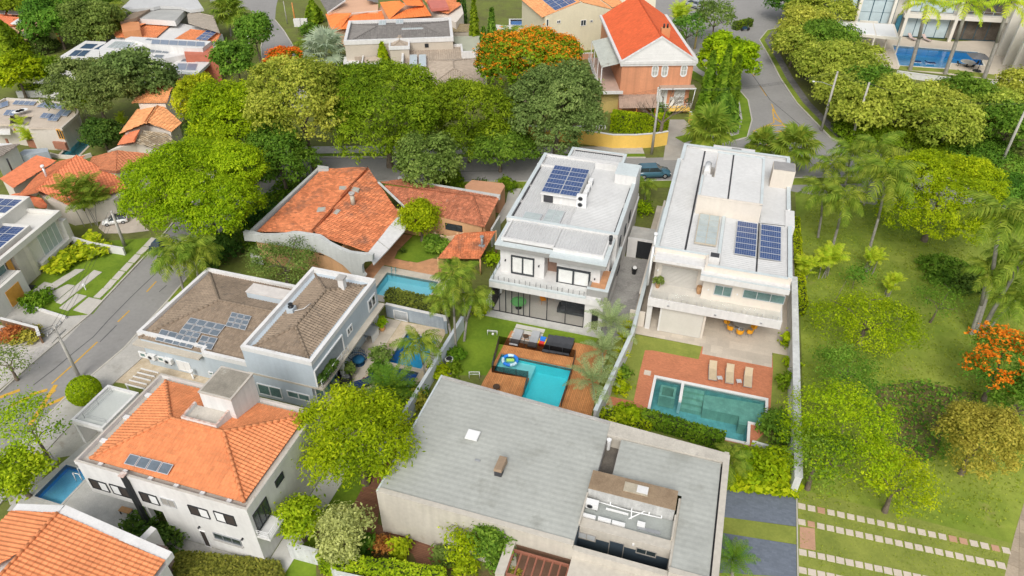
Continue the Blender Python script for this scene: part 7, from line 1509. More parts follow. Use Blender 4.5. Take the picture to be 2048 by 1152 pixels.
pan(h12,p10,3.26,(1110,268),(1330,275),(1155,220),2,1); pan(h12,p10,3.26,(1070,340),(1245,345),(1090,282),2,1,mat('slate_blue_collector',(1,1,1)))
for p in ((1120,385),(1400,360)): c=G(*p10(*p)); add(h12,'post',Fr(c,0),[(-.15,.15,-.15,.15,0,2.8)],WHITE)
fq=Fr(P3(p10,(440,290),0),-5)
for k in range(4): window(h12,fq,'v-',-.05,.2+k*1.1,.9+k*1.1,2.6,3.4,GREYM,GLASS,n=1)
fq=Fr(P3(p10,(1020,330),0),40); window(h12,fq,'v-',-.3,.3,1.5,1.4,2.4,DARK,GLASS,n=2)
# houses behind it
h13=thing('house','orange roofed house with solar strip and a brown annexe roof in the upper left','house',P3(p10,(900,60),0)); k1=Z(0,0,3)
roof(h13,k1,[((700,225),3.2),((940,225),3.2),((1050,130),3.2),((890,105),4.2)],ORANGE,1,.45,.5,.07); roof(h13,k1,[((700,228),3.1),((675,200),3.2),((760,120),3.6),((900,108),4.2)],ORANGE,2,.45,.5,.07)
pprism(h13,'gable_box',k1,[(720,130),(835,130),(840,180),(735,190)],4.4,0,mat('orange_render',(.62,.27,.12),.85,.08))
roof(h13,k1,[((1045,235),3.2),((1300,250),3.2),((1330,200),3.3),((1140,152),4.0)],ORANGE,3,.45,.5,.07); pan(h13,k1,3.75,(1170,235),(1240,243),(1240,180),2,4,PV)
pprism(h13,'wall',k1,[(690,225),(1290,250),(1335,205),(1140,150),(880,105),(730,140)],3.0,0,WHITE)
pprism(h13,'brown_roof',k1,[(720,130),(820,105),(900,55),(800,75)],4.8,4.3,BROWNT); roof(h13,k1,[((1130,140),4.2),((1320,200),3.9),((1280,95),4.2),((1190,60),4.6),((1120,75),4.6)],mat('taupe_roof',(.38,.33,.27),.9,.1,1),5,.45,.6,.03)
pprism(h13,'parapet_wall',k1,[(820,110),(930,40),(1110,60),(1050,125)],4.4,3.5,WHITE,mat('grey_flat_roof2',(.40,.40,.38),.9,.1))
h14=thing('white_roofed_house','large plain white roof at the top left of the photo','house',P3(k1,(950,50),0)); pprism(h14,'roof',k1,[(715,60),(800,-20),(1160,-40),(1220,50),(1140,60),(1080,40),(960,35),(920,45)],5.0,4.5,WHITEMET); pprism(h14,'wall',k1,[(730,62),(920,50),(1060,45),(1200,50),(1150,-20),(800,-15)],4.45,0,WHITE)
h15=thing('house','salmon roof with two dark solar mats at the top left corner','house',P3(k1,(80,130),0))
roof(h15,k1,[((-60,155),3.0),((205,160),3.0),((180,110),3.4),((-60,95),3.4)],ORANGE2,1,.5,.5,.07); roof(h15,k1,[((-60,95),3.4),((140,92),3.4),((250,60),3.6),((250,20),4.4),((-60,0),4.6)],ORANGE2,2,.5,.5,.07) 
pan(h15,k1,4.0,(-10,82),(30,84),(0,38),1,1,mat('dark_solar_mat',(.09,.075,.07),.5,.15,3)); pan(h15,k1,4.0,(42,84),(125,88),(70,38),1,1,mat('dark_solar_mat',(1,1,1))); pprism(h15,'white_panel',k1,[(62,140),(110,110),(155,112),(125,145)],3.45,3.3,WHITEP); pprism(h15,'wall',k1,[(-60,150),(215,180),(250,50),(-60,30)],2.8,0,mat('salmon_render',(.60,.36,.24),.85,.08))
pprism(None,'carport',k1,[(150,225),(205,190),(180,180),(120,190)],2.4,2.1,GREYT,label='small grey shed roof under the mauve flowering tree',cat='shed')
# top left white terrace with pool
t=thing('terrace','white walled roof terrace with a pale pool seen between trees at the upper left','terrace',P3(p11,(350,850),0))
wallthing('terrace_wall','white retaining wall below the pale pool at the upper left',C([p11(165,905),p11(380,900),p11(640,930)],.5),.9,.25,WHITE,WHITE)
sheet('terrace_paving',C([p11(*p) for p in ((200,870),(470,700),(700,700),(760,900),(380,895))]),.012,PAVEW)
add(t,'glass_screen',Fr(C([p11(260,850)])[0]+(0,),42),[(0,7,-.02,.02,0,1.0)],CLEAR)
poolG=pool('swimming_pool','pale blue pool on the white terrace behind the olive tree, upper left',PG,.8,TILEC,TILEC,WATER,.3,WHITE,.08,.05)
# ---------------------------------------------------------------- orange brick house with white gable and red roof
z18=Z(1060,0,4.4306); f18=Fr(G(*z18(800,1000),0),2)
h18=thing('brick_house','three storey orange brick house with red tiled gable roof and white pediment','house',P3(z18,(1120,1000),0))
BRK18=mat('orange_brick_wall',(.66,.30,.165),.85,.08,.8,brick=(.28,.09,2,(.86,.84,.82),.008)); YELW=mat('yellow_wall',(.86,.56,.13),.8,.06,.5)
pf=f18.wv(0,z18(818,560)); pr=f18.wv(0,z18(1452,560)); eav=pf[1]; u0,u1=pf[0],pr[0]; um=(u0+u1)/2; pk=f18.wv(-.25,z18(1172,330)); rise=pk[1]-eav-.2
ve=f18.L(z18(605,145),eav+.2)[1]; D=max(14,ve)
add(h18,'wall',f18,[(u0,u1,0,D,0,eav)],BRK18)
add(h18,'cornice',f18,[(u0-.35,u1+.45,-.35,-.002,eav-.05,eav+.35),(u0-.25,u1+.3,-.25,-.002,eav-.35,eav-.05)],WHITE)
mb=MB(); mb.V=[f18.W(u0,-.1,eav+.35),f18.W(u1,-.1,eav+.35),f18.W(pk[0],-.1,pk[1]-.1),f18.W(u0,-.3,eav+.35),f18.W(u1,-.3,eav+.35),f18.W(pk[0],-.3,pk[1]-.1)]
k=mb.mi(mat('white_boarded_gable',(.74,.73,.71),.7,.05,.5)); mb.F=[(3,4,5),(0,2,1)]; mb.M=[k,k]; mb.sm=[False]*2; mb.build('pediment',h18)
mb=MB()
for i in range(5): t_=(i+1)/6.0; zz=eav+.35+(pk[1]-eav-.5)*t_; mb.box(f18,u0+(pk[0]-u0)*t_,u1+(pk[0]-u1)*t_,-.315,-.3,zz-.02,zz,WTRIM)
mb.build('gable_board',h18,kind='stuff')
for s,(ua,ub) in enumerate(((u0-.3,pk[0]),(u1+.4,pk[0]))):
    mb=MB(); za,zb=eav+.25,pk[1]; w_=.32
    A_=Vector(f18.W(ua,-.4,za));B_=Vector(f18.W(ub,-.4,zb)); C_=Vector(f18.W(ub,-.4+w_,zb)); D_=Vector(f18.W(ua,-.4+w_,za)); q=[A_,B_,C_,D_] if s==0 else [B_,A_,D_,C_]
    mb.hexa([x-Vector((0,0,.12)) for x in q]+[x+Vector((0,0,.12)) for x in q],WHITE); mb.build('raking_cornice',h18)
R_=lambda u,v,z:f18.W(u,v,z)
tiles(h18,'roof_tiles',[R_(u0-.05,D,eav+.3),R_(u0-.05,-.08,eav+.3),R_(pk[0],-.08,pk[1]-.02),R_(pk[0],D,pk[1]-.02)],REDT,cw=.33,rh=.45,amp=.06,seed=1)
tiles(h18,'roof_tiles',[R_(u1+.05,-.08,eav+.3),R_(u1+.05,D,eav+.3),R_(pk[0],D,pk[1]-.02),R_(pk[0],-.08,pk[1]-.02)],REDT,cw=.33,rh=.45,amp=.06,seed=2)
ridge(h18,[(R_(pk[0],0,pk[1]+.05),R_(pk[0],D,pk[1]+.05))],REDT,.12)
add(h18,'gutter',f18,[(u0-.45,u0-.08,-.1,D,eav+.1,eav+.42),(u1+.08,u1+.5,-.1,D,eav+.1,eav+.42)],WHITE)
c=(pk[0]+1.0,f18.L(z18(1175,270),pk[1])[1]); add(h18,'chimney',f18,[(c[0]-.6,c[0]+.6,c[1]-.4,c[1]+.4,pk[1]-1,pk[1]+.35)],mat('orange_render',(1,1,1))); 
for d in (-.25,.25): mb=MB(); p=f18.W(c[0]+d,c[1],pk[1]+.35); mb.tube(p,(p[0],p[1],p[2]+.55),.13,.11,DARK,8); mb.build('chimney_pot',h18)
def oval(px_,py_,w_,h_):
    a,z=f18.wv(0,z18(px_,py_)); W_=[(a+w_*math.cos(t)*.5,z+(h_*.5-w_*.5)*(1 if math.sin(t)>=0 else -1)+w_*.5*math.sin(t)) for t in [2*math.pi*i/20 for i in range(20)]]
    W2=[(a+(u-a)*.72,z+(y-z)*.8) for u,y in W_]
    mb=MB(); k=mb.mi(WHITEP); n=20; mb.V=[f18.W(u,-.001,y) for u,y in W_]+[f18.W(u,-.12,y) for u,y in W_]+[f18.W(u,-.12,y) for u,y in W2]+[f18.W(u,-.03,y) for u,y in W2]
    for i in range(n):
        j=(i+1)%n
        for r in range(3): mb.F.append((r*n+i,r*n+j,(r+1)*n+j,(r+1)*n+i)); mb.M.append(k); mb.sm.append(False)
    o=mb.build('window',h18); g=MB(); g.face([f18.W(u,-.035,y) for u,y in W2[::-1]],mat('pale_curtained_glass',(.42,.42,.38),.2,.2,3)); g.build('pane',o)
    g=MB(); g.box(f18,a-.03,a+.03,-.06,-.036,z-h_*.38,z+h_*.38,WHITEP); g.box(f18,a-w_*.36,a+w_*.36,-.061,-.036,z-.03,z+.03,WHITEP); g.build('glazing_bar',o)
for p in ((1107,628),(1193,628),(1362,625)): oval(*p,.95,1.75)
# balcony with translucent canopy
b0=f18.wv(0,z18(1125,900)); b1=f18.wv(0,z18(1405,930)); zb=b1[1]; zc_=f18.wv(0,z18(1130,755))[1]
add(h18,'balcony',f18,[(b0[0],b1[0],-1.1,-.002,zb-.45,zb-.1,YELW)]); add(h18,'canopy',f18,[(b0[0],b1[0]+.3,-1.3,-.002,zc_-.1,zc_)],mat('brownish_canopy',(.42,.33,.26),.6,.12,2))
mb=MB(); mb.box(f18,b0[0]-.05,b1[0]+.35,-1.38,-1.3,zc_-.14,zc_+.04,WHITEP); mb.tube(f18.W(b1[0]+.25,-1.3,zc_),f18.W(b1[0]+.1,-1.05,zb-.1),.06,.06,WHITEP,6); mb.build('canopy_frame',h18)
rail(h18,[f18.W(b0[0],-1.05,zb-.1),f18.W(b1[0],-1.05,zb-.1)],.75,WHITEP,3,.5,.03)
for px_ in (1170,1325): a=f18.wv(0,z18(px_,830))[0]; window(h18,f18,'v-',0,a-.75,a+.75,zb-.05,zc_-.25,WHITEP,mat('white_shutter',(.70,.69,.66),.6,.05,2),n=2,fw=.12,hbar=3)
g0=f18.wv(0,z18(1225,960))[0]; g1=f18.wv(0,z18(1350,960))[0]; window(h18,f18,'v-',0,g0,g1,.02,2.3,WHITEP,mat('white_garage_panel',(.74,.74,.72),.6,.04,1),n=1,name='garage_door',hbar=3)
add(h18,'yellow_pier',f18,[(g1+.1,g1+.9,-.15,-.002,0,zb-.46),(g0-.8,g0-.05,-.15,-.002,0,zb-.46)],YELW)
c=f18.W(g1+.5,-.2,1.8); mb=MB()
for i in range(10): t0=2*math.pi*i/10;t1=t0+2*math.pi/10; mb.tube((c[0]+.28*math.cos(t0),c[1],c[2]+.28*math.sin(t0)),(c[0]+.28*math.cos(t1),c[1],c[2]+.28*math.sin(t1)),.07,.07,mat('wreath',(.05,.10,.03),.9,.3,8),5)
mb.build('wreath',h18)
# left veranda with translucent roof
va=f18.L(z18(640,740),3.6); 
zv=3.4
add(h18,'terrace_slab',f18,[(u0-2.9,u0-.002,-.6,13,zv-.35,zv,WHITE),(u0-3.0,u0+.35,-.75,-.6,zv-.3,zv+.12,WHITE)]); add(h18,'terrace_floor',f18,[(u0-2.7,u0-.01,-.55,12.8,zv+.001,zv+.03)],mat('pinkish_floor',(.50,.36,.29),.8,.08,1)); rail(h18,[f18.W(u0-2.85,-.5,zv),f18.W(u0-2.85,12.5,zv)],.8,WHITEP,3,1.5,.03)
tiles(h18,'veranda_sheet',[R_(u0-2.6,12.5,6.15),R_(u0-2.6,1.2,6.15),R_(u0-.1,1.2,6.7),R_(u0-.1,12.5,6.7)],mat('stained_veranda_sheet',(.44,.46,.41),.5,.12,.6,stain=((.22,.18,.14),.60,.9)),cw=.3,rh=9,amp=.04,lift=0)
for v in (1.3,5,9,12.4): add(h18,'post',f18,[(u0-2.6,u0-2.48,v,v+.12,zv,6.15)],WHITEP)
add(h18,'ground_wall',f18,[(u0-2.5,u0-.01,.2,12.5,0,zv-.36)],mat('ochre_wall_dark',(.50,.38,.14),.85,.1))
# timber lean-to at the foot
tiles(h18,'lean_to_sheet',[R_(u0-.3,-2.4,1.7),R_(g0-2.2,-2.4,1.7),R_(g0-2.0,-.01,2.7),R_(u0-.1,-.01,2.7)],mat('grey_brown_sheet',(.36,.26,.20),.85,.15,1),cw=.28,rh=9,amp=.04,lift=0)
for u in (u0,u0+2.2,g0-2.4): add(h18,'post',f18,[(u-.06,u+.06,-2.3,-2.18,0,1.7)],WOOD)
# drive, yellow garden walls, hedge
sheet('driveway',C([z18(*p) for p in ((1215,1060),(1365,1060),(1500,1190),(1420,1420),(1180,1420),(1215,1180))]),.020,mat('pale_drive_paving',(.40,.37,.33),.85,.1,.8))
Y1=C([z18(*p) for p in ((1235,1150),(1225,1215),(1150,1235),(900,1215),(640,1190))]); z3x=Z(1024,0,3)
YP=C([z3x(*p) for p in ((925,868),(860,880),(740,890),(600,890),(480,870),(330,850),(180,840),(0,830))])
wallthing('yellow_garden_wall','curved yellow garden wall under a clipped hedge beside the driveway',YP,1.9,.25,YELW,WHITE)
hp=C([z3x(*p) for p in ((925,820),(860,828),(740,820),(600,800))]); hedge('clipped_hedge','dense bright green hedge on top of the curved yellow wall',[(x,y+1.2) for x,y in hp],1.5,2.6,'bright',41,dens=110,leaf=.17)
YR=C([z3x(*p) for p in ((1060,735),(1120,810),(1128,842))]); wallthing('yellow_garden_wall','short yellow ramp wall right of the white garage door',YR,1.6,.2,YELW,WHITE)
bal=thing('white_balustrade','white balustrade glimpsed under the large tree left of the yellow wall','balustrade',(*C([z3x(200,800)])[0],0)); 
BQ=C([z3x(180,805),z3x(560,790)],1.9); 
for k in range(22): p=Vector((*BQ[0],1.95)).lerp(Vector((*BQ[1],1.95)),k/21); mb=MB(); mb.lathe((p.x,p.y+.6,p.z),[(.05,0),(.09,.2),(.05,.5)],WHITEP,6); mb.build('baluster',bal)
add(bal,'handrail',Fr((BQ[0][0],BQ[0][1]+.6,0),math.degrees(math.atan2(BQ[1][1]-BQ[0][1],BQ[1][0]-BQ[0][0]))),[(0,np.linalg.norm(np.array(BQ[1])-np.array(BQ[0])),-.1,.1,2.45,2.55)],WHITEP)
# ---------------------------------------------------------------- cream gabled house with solar roof
h17=thing('cream_house','tall cream gable wall house with a blue solar array and clay roof edges','house',P3(z18,(350,400),0))
CY=mat('pale_yellow_render',(.70,.64,.47),.8,.05,.4,streak=.05); HZ=6.3
b17=[((130,150),6.3),((520,0),7.9),((730,75),6.4)]
gz=[P3(z18,(135,150),6.3),P3(z18,(525,-2),8.1),P3(z18,(740,90),6.3)]
a=Vector(gz[0]);b=Vector(gz[2]); Dn=Vector((gz[0][1]-gz[2][1],gz[2][0]-gz[0][0],0)).normalized()*12
mb=MB(); lo=[Vector((a.x,a.y,0)),Vector((b.x,b.y,0)),Vector((b.x,b.y,6.3)),Vector(((a.x+b.x)/2,(a.y+b.y)/2,8.1)),Vector((a.x,a.y,6.3))]; hi=[v+Dn for v in lo]
mb.face(lo,CY); mb.face(hi[::-1],CY)
for i in range(5): j=(i+1)%5; mb.face([lo[j],lo[i],hi[i],hi[j]],CY)
mb.build('wall',h17)
up=Vector((0,0,.06)); tiles(h17,'roof_tiles',[hi[4]+up-Vector((.5,0,.2)),lo[4]+up-Vector((.5,0,.2)),lo[3]+up,hi[3]+up],SALMON,cw=.36,rh=.45,amp=.05,seed=3)
tiles(h17,'roof_tiles',[lo[2]+up,hi[2]+up,hi[3]+up,lo[3]+up],SALMON,cw=.36,rh=.45,amp=.05,seed=4)
e_=hi[4]-lo[4]; s_=lo[3]-lo[4]; o_=lo[4]+e_*.05+s_*.32+Vector((0,0,.12)); panels(h17,o_,o_+e_*.7,o_+s_*.6,5,3,PV,ALU,h=0,cells=(3,3))
roof(h17,z18,[((5,140),3.2),((60,330),3.2),((125,310),3.6),((75,120),3.6)],SALMON,5,.36,.45,.06); pprism(h17,'side_wing',z18,[(15,150),(60,325),(120,300),(80,130)],3.1,0,WTRIM)
pprism(h17,'side_gallery',z18,[(60,60),(130,150),(160,140),(90,40)],6.0,3.3,WTRIM)
fw=Fr((a.x,a.y,0),math.degrees(math.atan2(b.y-a.y,b.x-a.x)))
for A_,B_ in (((450,178),(495,225)),((532,178),(556,195)),((145,170),(163,235)),((238,180),(270,205))): winpx(h17,fw,'v-',0,z18(*A_),z18(*B_),WHITEP,GLASS,n=2 if B_[0]-A_[0]>30 else 1,fw=.07)
wallthing('parapet_wall','pinkish terrace wall with white coping between the orange tree and the veranda',C([z18(310,420),z18(385,425),z18(405,475),z18(560,470)],1.0),1.0,.2,mat('pink_brown_wall',(.50,.27,.18),.85,.1,1),WHITE)
h17b=thing('house','cream wall and clay roof edge behind the red roofed house','house',P3(z18,(760,60),0)); pprism(h17b,'wall',z18,[(600,10),(640,70),(830,50),(1110,80),(1120,-60),(600,-60)],5.5,0,CY); roof(h17b,z18,[((620,-10),5.6),((735,70),5.6),((830,20),5.6),((760,-60),6.2)],SALMON,6,.36,.45,.06)
# pool top centre
poolH=pool('swimming_pool','small dark blue pool behind the orange flowering tree at the top centre',PH,1,TILED,TILED,WATERB,.3,WTRIM,.08,.05)
wallthing('garden_wall','white garden wall below the small dark blue pool at the top centre',C([(985,60),(1062,66)]),1.0,.2,WHITE,None)
# ---------------------------------------------------------------- grey tiled house with white parapets, top centre
z16=Z(640,0,6.0235); h16=thing('parapet_house','wide house with grey tile roofs framed by white parapets in the upper middle','house',P3(z16,(1100,500),0)); f16=Fr(P3(z16,(290,520),5.2),6)
c0=f16.L(z16(255,270),5.3); c1=f16.L(z16(1605,430),5.3); c2=f16.L(z16(285,520),5.3); c3=f16.L(z16(1500,200),5.3)
U0_,U1_,V0_,V1_=c2[0]-.1,c1[0],(c2[1]+c1[1])/2,(c3[1]+c0[1])/2
TAUP=mat('taupe_render',(.52,.46,.38),.85,.06,.5)
add(h16,'wall',f16,[(U0_+.1,U1_-.1,V0_+.1,V1_-.1,0,4.7)],TAUP); mb=MB(); ring(mb,f16,U0_,U1_,V0_,V1_,4.7,5.35,.45,WHITE); mb.build('parapet',h16)
hip(h16,f16,U0_+.5,U1_-.5,V0_+.5,V1_-.5,4.85,.22,GREYT,None,5,cw=.36,rh=.45,amp=.06)
for A_,B_ in (((715,255),(790,310)),((920,245),(1000,285)),((990,315),(1240,350))): a=f16.L(z16(*A_),5.6); b=f16.L(z16(*B_),5.6); sky(h16,f16,min(a[0],b[0]),max(a[0],b[0]),min(a[1],b[1]),max(a[1],b[1]),5.62,2,1,SKYL)
a=bb(f16,z16,((840,420),(1080,420),(840,560),(1080,555)),5.0); add(h16,'bay_wall',f16,[(a[0]+.15,a[1]-.15,a[2]+.15,V0_+.1,0,4.5)],TAUP); mb=MB(); ring(mb,f16,a[0],a[1],a[2],a[3]+.3,4.5,5.0,.25,WHITE); mb.build('bay_parapet',h16)
hip(h16,f16,a[0]+.27,a[1]-.27,a[2]+.27,a[3],4.75,.35,BEIGET,None,7,cw=.36,rh=.45,amp=.05)
q=bb(f16,z16,((550,560),(760,560),(560,770),(700,770)),2.8); add(h16,'porch_wall',f16,[(q[0],q[1],q[2],V0_,0,2.4)],TAUP); tiles(h16,'roof_tiles',[f16.W(q[0],V0_-.1,2.6),f16.W(q[0],q[2],2.6),f16.W(q[1],q[2],3.0),f16.W(q[1],V0_-.1,3.0)],BEIGET,cw=.36,rh=.45,amp=.06); add(h16,'porch_parapet',f16,[(q[0]-.2,q[0],q[2]-.2,V0_,2.2,3.0),(q[0],q[1],q[2]-.2,q[2],2.2,3.0)],WHITE)
q=bb(f16,z16,((440,560),(540,560),(450,650)),2.8); add(h16,'porch_parapet',f16,[(q[0],q[1]-.3,q[2],V0_,0,2.8)],BEIGET); pprism(h16,'flat_canopy',z16,[(290,680),(470,675),(470,760),(280,770)],2.2,0,WTRIM)
a,z=f16.wv(V0_,z16(1285,550)); add(h16,'window',f16,[(a-.3,a+.3,V0_+.02,V0_+.08,z-.3,z+.3)],DARK)
# front wing
q0_=f16.L(z16(1005,640),3.9); h16b=thing('front_wing','brown tiled wing with high white parapets and two blue roof lights behind the street trees','building',P3(z16,(1400,700),0))
qa=f16.L(z16(990,575),3.6); qb=f16.L(z16(1715,568),3.6); qc=f16.L(z16(1920,640),3.6); qd=f16.L(z16(1950,800),3.6); fl=f16.L(z16(1860,1000),3.3)
add(h16b,'wall',f16,[(qa[0]+.3,qc[0]-.2,fl[1],qa[1]-.3,0,2.7)],TAUP)
add(h16b,'parapet',f16,[(qa[0],qa[0]+.3,fl[1],qa[1],2.2,3.9),(qa[0]+.3,qb[0],qa[1]-.3,qa[1],2.2,3.9),(qb[0]-.3,qb[0],qc[1],qa[1]-.3,2.2,3.9),(qb[0],qc[0],qc[1]-.0,qc[1]+.3,2.2,3.9),(qc[0],qc[0]+.3,fl[1],qc[1]+.3,2.2,3.9)],WHITE)
tiles(h16b,'roof_tiles',[f16.W(qa[0]+.3,qc[1]-2.2,2.75),f16.W(qb[0]-.3,qc[1]-2.2,2.75),f16.W(qb[0]-.3,qa[1]-.3,3.5),f16.W(qa[0]+.3,qa[1]-.3,3.5)],BEIGET,cw=.34,rh=.45,amp=.06,seed=1)
hip(h16b,f16,qa[0]+3.6,qc[0]-.05,fl[1],qc[1]-.05,2.8,.28,BEIGET,None,9,cw=.34,rh=.45,amp=.06)
for A_,B_ in (((1085,680),(1170,830)),((1195,680),(1280,830))): a=f16.L(z16(*A_),3.3); b=f16.L(z16(*B_),3.1); sky(h16b,f16,min(a[0],b[0]),max(a[0],b[0]),b[1],a[1],3.5,1,1,mat('pale_blue_roof_light',(.45,.52,.55),.3,.08,1))
for p in (1305,1415): a=f16.L(z16(p,640),3.4); ac_unit(h16b,f16,a[0],qa[1]-.6,3.2,w=1,d=.4,h=.7)
pprism(h16b,'green_wall',z16,[(1570,440),(1925,430),(1925,620),(1720,640)],2.6,0,mat('sage_render',(.42,.43,.33),.85,.06,.5))
h16c=thing('garden_shed','small olive tiled garden roof right of the wide grey roof','shed',P3(z16,(1700,380),0)); roof(h16c,z16,[((1590,390),2.2),((1835,385),2.2),((1830,280),2.7),((1560,285),2.7)],mat('olive_brown_tile',(.30,.24,.14),.85,.1,.6,attr=.1),2,.36,.45,.05); pprism(h16c,'wall',z16,[(1610,400),(1830,395),(1820,300),(1600,300)],2.1,0,TAUP)
# orange roofs behind
h15b=thing('house','wide house with bright orange hip roofs behind the grey parapet roofs, top middle','house',P3(z16,(600,200),0)); BO=mat('bright_orange_tile',(.80,.24,.065),.85,.06,.5,attr=.08)
roof(h15b,z16,[((140,355),3.4),((250,350),3.4),((380,160),4.3)],BO,1,.45,.5,.06); roof(h15b,z16,[((65,170),3.4),((140,358),3.4),((380,160),4.3)],BO,2,.45,.5,.06); roof(h15b,z16,[((140,358),3.4),((820,330),3.4),((740,130),3.9),((380,155),4.3)],BO,3,.45,.5,.06)
roof(h15b,z16,[((830,235),3.9),((1345,190),3.9),((1260,60),4.2),((1030,60),5.0)],BO,4,.45,.5,.06); roof(h15b,z16,[((720,30),3.9),((835,235),3.9),((1030,62),5.0),((990,20),4.8)],BO,5,.45,.5,.06); roof(h15b,z16,[((990,0),4.6),((1040,65),5.0),((1260,80),4.4),((1230,-40),4.4)],BO,6,.45,.5,.06)
pprism(h15b,'wall',z16,[(150,365),(1340,210),(1250,30),(740,40),(700,130),(80,175)],3.2,0,mat('peach_render',(.66,.40,.26),.85,.06,.5)); band(h15b,'white_verge',[P3(z16,(380,157),4.38),P3(z16,(740,125),4.0)],.12,.15,WHITE,1)
h15c=thing('house','peach gable house with dark grey tiles and white verges at the top edge','house',P3(z16,(400,60),0)); pprism(h15c,'wall',z16,[(90,150),(300,0),(560,-10),(700,45),(700,150)],4.0,0,mat('peach_render',(1,1,1))); roof(h15c,z16,[((85,148),4.2),((300,0),5.2),((200,-60),5.0),((0,0),4.0)],GREYT,1,.45,.5,.05); roof(h15c,z16,[((700,40),4.2),((700,-60),4.2),((540,-60),5.2),((560,-5),5.2)],GREYT,2,.45,.5,.05); band(h15c,'white_verge',[P3(z16,(85,150),4.35),P3(z16,(300,0),5.35)],.2,.2,WHITE,-1)
h15d=thing('house','cream house with orange roof and white window group, top middle right','house',P3(z16,(1500,200),0)); roof(h15d,z16,[((1360,125),4.0),((1545,165),4.0),((1700,60),4.0),((1640,-60),4.5),((1250,-40),4.6)],ORANGE,1,.45,.5,.06); pprism(h15d,'wall',z16,[(1370,160),(1640,270),(1730,160),(1700,40),(1290,20),(1340,130)],3.6,0,CREAM); pprism(h15d,'red_panel_roof',z16,[(1340,105),(1550,85),(1510,0),(1290,0)],4.9,4.4,mat('pinkish_red_sheet',(.55,.17,.13),.7,.08,1))
fq=Fr(P3(z16,(1385,190),0),0); fq=Fr((fq.o[0],fq.o[1],0),4); window(h15d,fq,'v-',-.6,0,2.6,2.0,3.4,WHITEP,GLASS,n=3,fw=.12)
# ---------------------------------------------------------------- big modern villa, upper right
zv=Z(1660,0,5.278); hv=thing('villa','large cream modern villa with tall columns and full height glazing at the upper right','villa',P3(zv,(1100,300),0)); fv=Fr(P3(zv,(730,400),0),-10.5)
sheet('villa_terrace',C([zv(*p) for p in ((200,420),(730,380),(1230,440),(1780,420),(2200,500),(2200,960),(1920,930),(1650,830),(600,720),(250,560))]),.010,mat('cream_terrace',(.62,.54,.44),.8,.05,.8))
VW=mat('villa_cream_render',(.70,.66,.58),.75,.04,.5); WG=mat('milky_blue_glass',(.46,.55,.58),.15,.08,1.2); BGL=mat('dark_brown_glass',(.10,.085,.07),.1,.3,1); BF=mat('dark_teal_frame',(.02,.07,.10),.4,.1)
zfl=fv.wv(-.3,zv(800,160))[1]; zfl=max(3.4,min(4.2,zfl)); HV=9.0
uE_=fv.wv(0,zv(1800,430))[0]
# depth: glazing at v=0.6, columns at v=0, floor slabs
add(hv,'wall',fv,[(-14,uE_+6,1.5,14,0,HV)],VW); add(hv,'floor_slab',fv,[(-.5,uE_+.5,-.6,1.5,zfl-.35,zfl+.35)],VW); add(hv,'floor_slab',fv,[(-14,uE_+6,-.8,1.5,8.2,8.8)],VW)
def ucol(p): return fv.wv(0,zv(*p))[0]
cols=[ucol((735,380)),ucol((1235,450)),uE_]
for u in cols+[ucol((660,230))-.6,-8.2]: add(hv,'column',fv,[(u-.25,u+.25,-.7,-.2,0,8.2)],VW)
window(hv,fv,'v-',.8,cols[0]+.4,cols[1]-.4,.1,zfl-.4,BF,WG,n=4,fw=.1,name='glass_door'); window(hv,fv,'v-',.8,cols[1]+.4,cols[2]-.4,.1,zfl-.4,BF,BGL,n=4,fw=.1,name='glass_door')
window(hv,fv,'v-',.8,cols[0]+.4,cols[1]-.4,zfl+.4,8.1,BF,WG,n=4,fw=.1,hbar=1); window(hv,fv,'v-',.8,cols[1]+.4,cols[2]-.4,zfl+.4,8.1,BF,BGL,n=4,fw=.1,hbar=1)
window(hv,fv,'v-',.3,-7.9,cols[0]-1.9,.2,8.1,BF,WG,n=3,fw=.14,hbar=3); window(hv,fv,'v-',.3,-14,-8.5,.2,8.1,BF,WG,n=2,fw=.14,hbar=3); window(hv,fv,'v-',.35,cols[0]-1.3,cols[0]-.4,.2,4,BF,mat('blue_teal_glass',(.05,.16,.22),.1,.2,1),n=1,fw=.1)
rail(hv,[fv.W(cols[0],-.5,zfl+.35),fv.W(uE_,-.5,zfl+.35)],.9,ALU,2,1.4,.025)
# side wing with leaning fins
fs=Fr(P3(zv,(1820,690),0),-66); 
sw=[zv(*p) for p in ((1835,690),(1960,850))]
for i,p in enumerate(((1770,585),(1840,690),(1910,800),(1990,900))):
    g=G(*zv(*p)); fq=Fr((g[0],g[1],0),-10.5); add(hv,'column',fq,[(-.3,1.6,-.25,.25,0,9)],VW)
gA=G(*zv(1790,585)); gB=G(*zv(2010,900)); fw2=Fr((gA[0]+1.6,gA[1],0),math.degrees(math.atan2(gB[1]-gA[1],gB[0]-gA[0]))); Lw=float(np.linalg.norm(gB-gA))
add(hv,'side_wall',fw2,[(-2,Lw+3,.0,5,0,9)],VW)
for k in range(4):
    window(hv,fw2,'v-',0,.5+k*Lw/3.6,.5+k*Lw/3.6+Lw/5,.3,3.4,BF,GLASS,n=1); window(hv,fw2,'v-',0,.5+k*Lw/3.6,.5+k*Lw/3.6+Lw/5,4.6,7.8,BF,BGL,n=1)
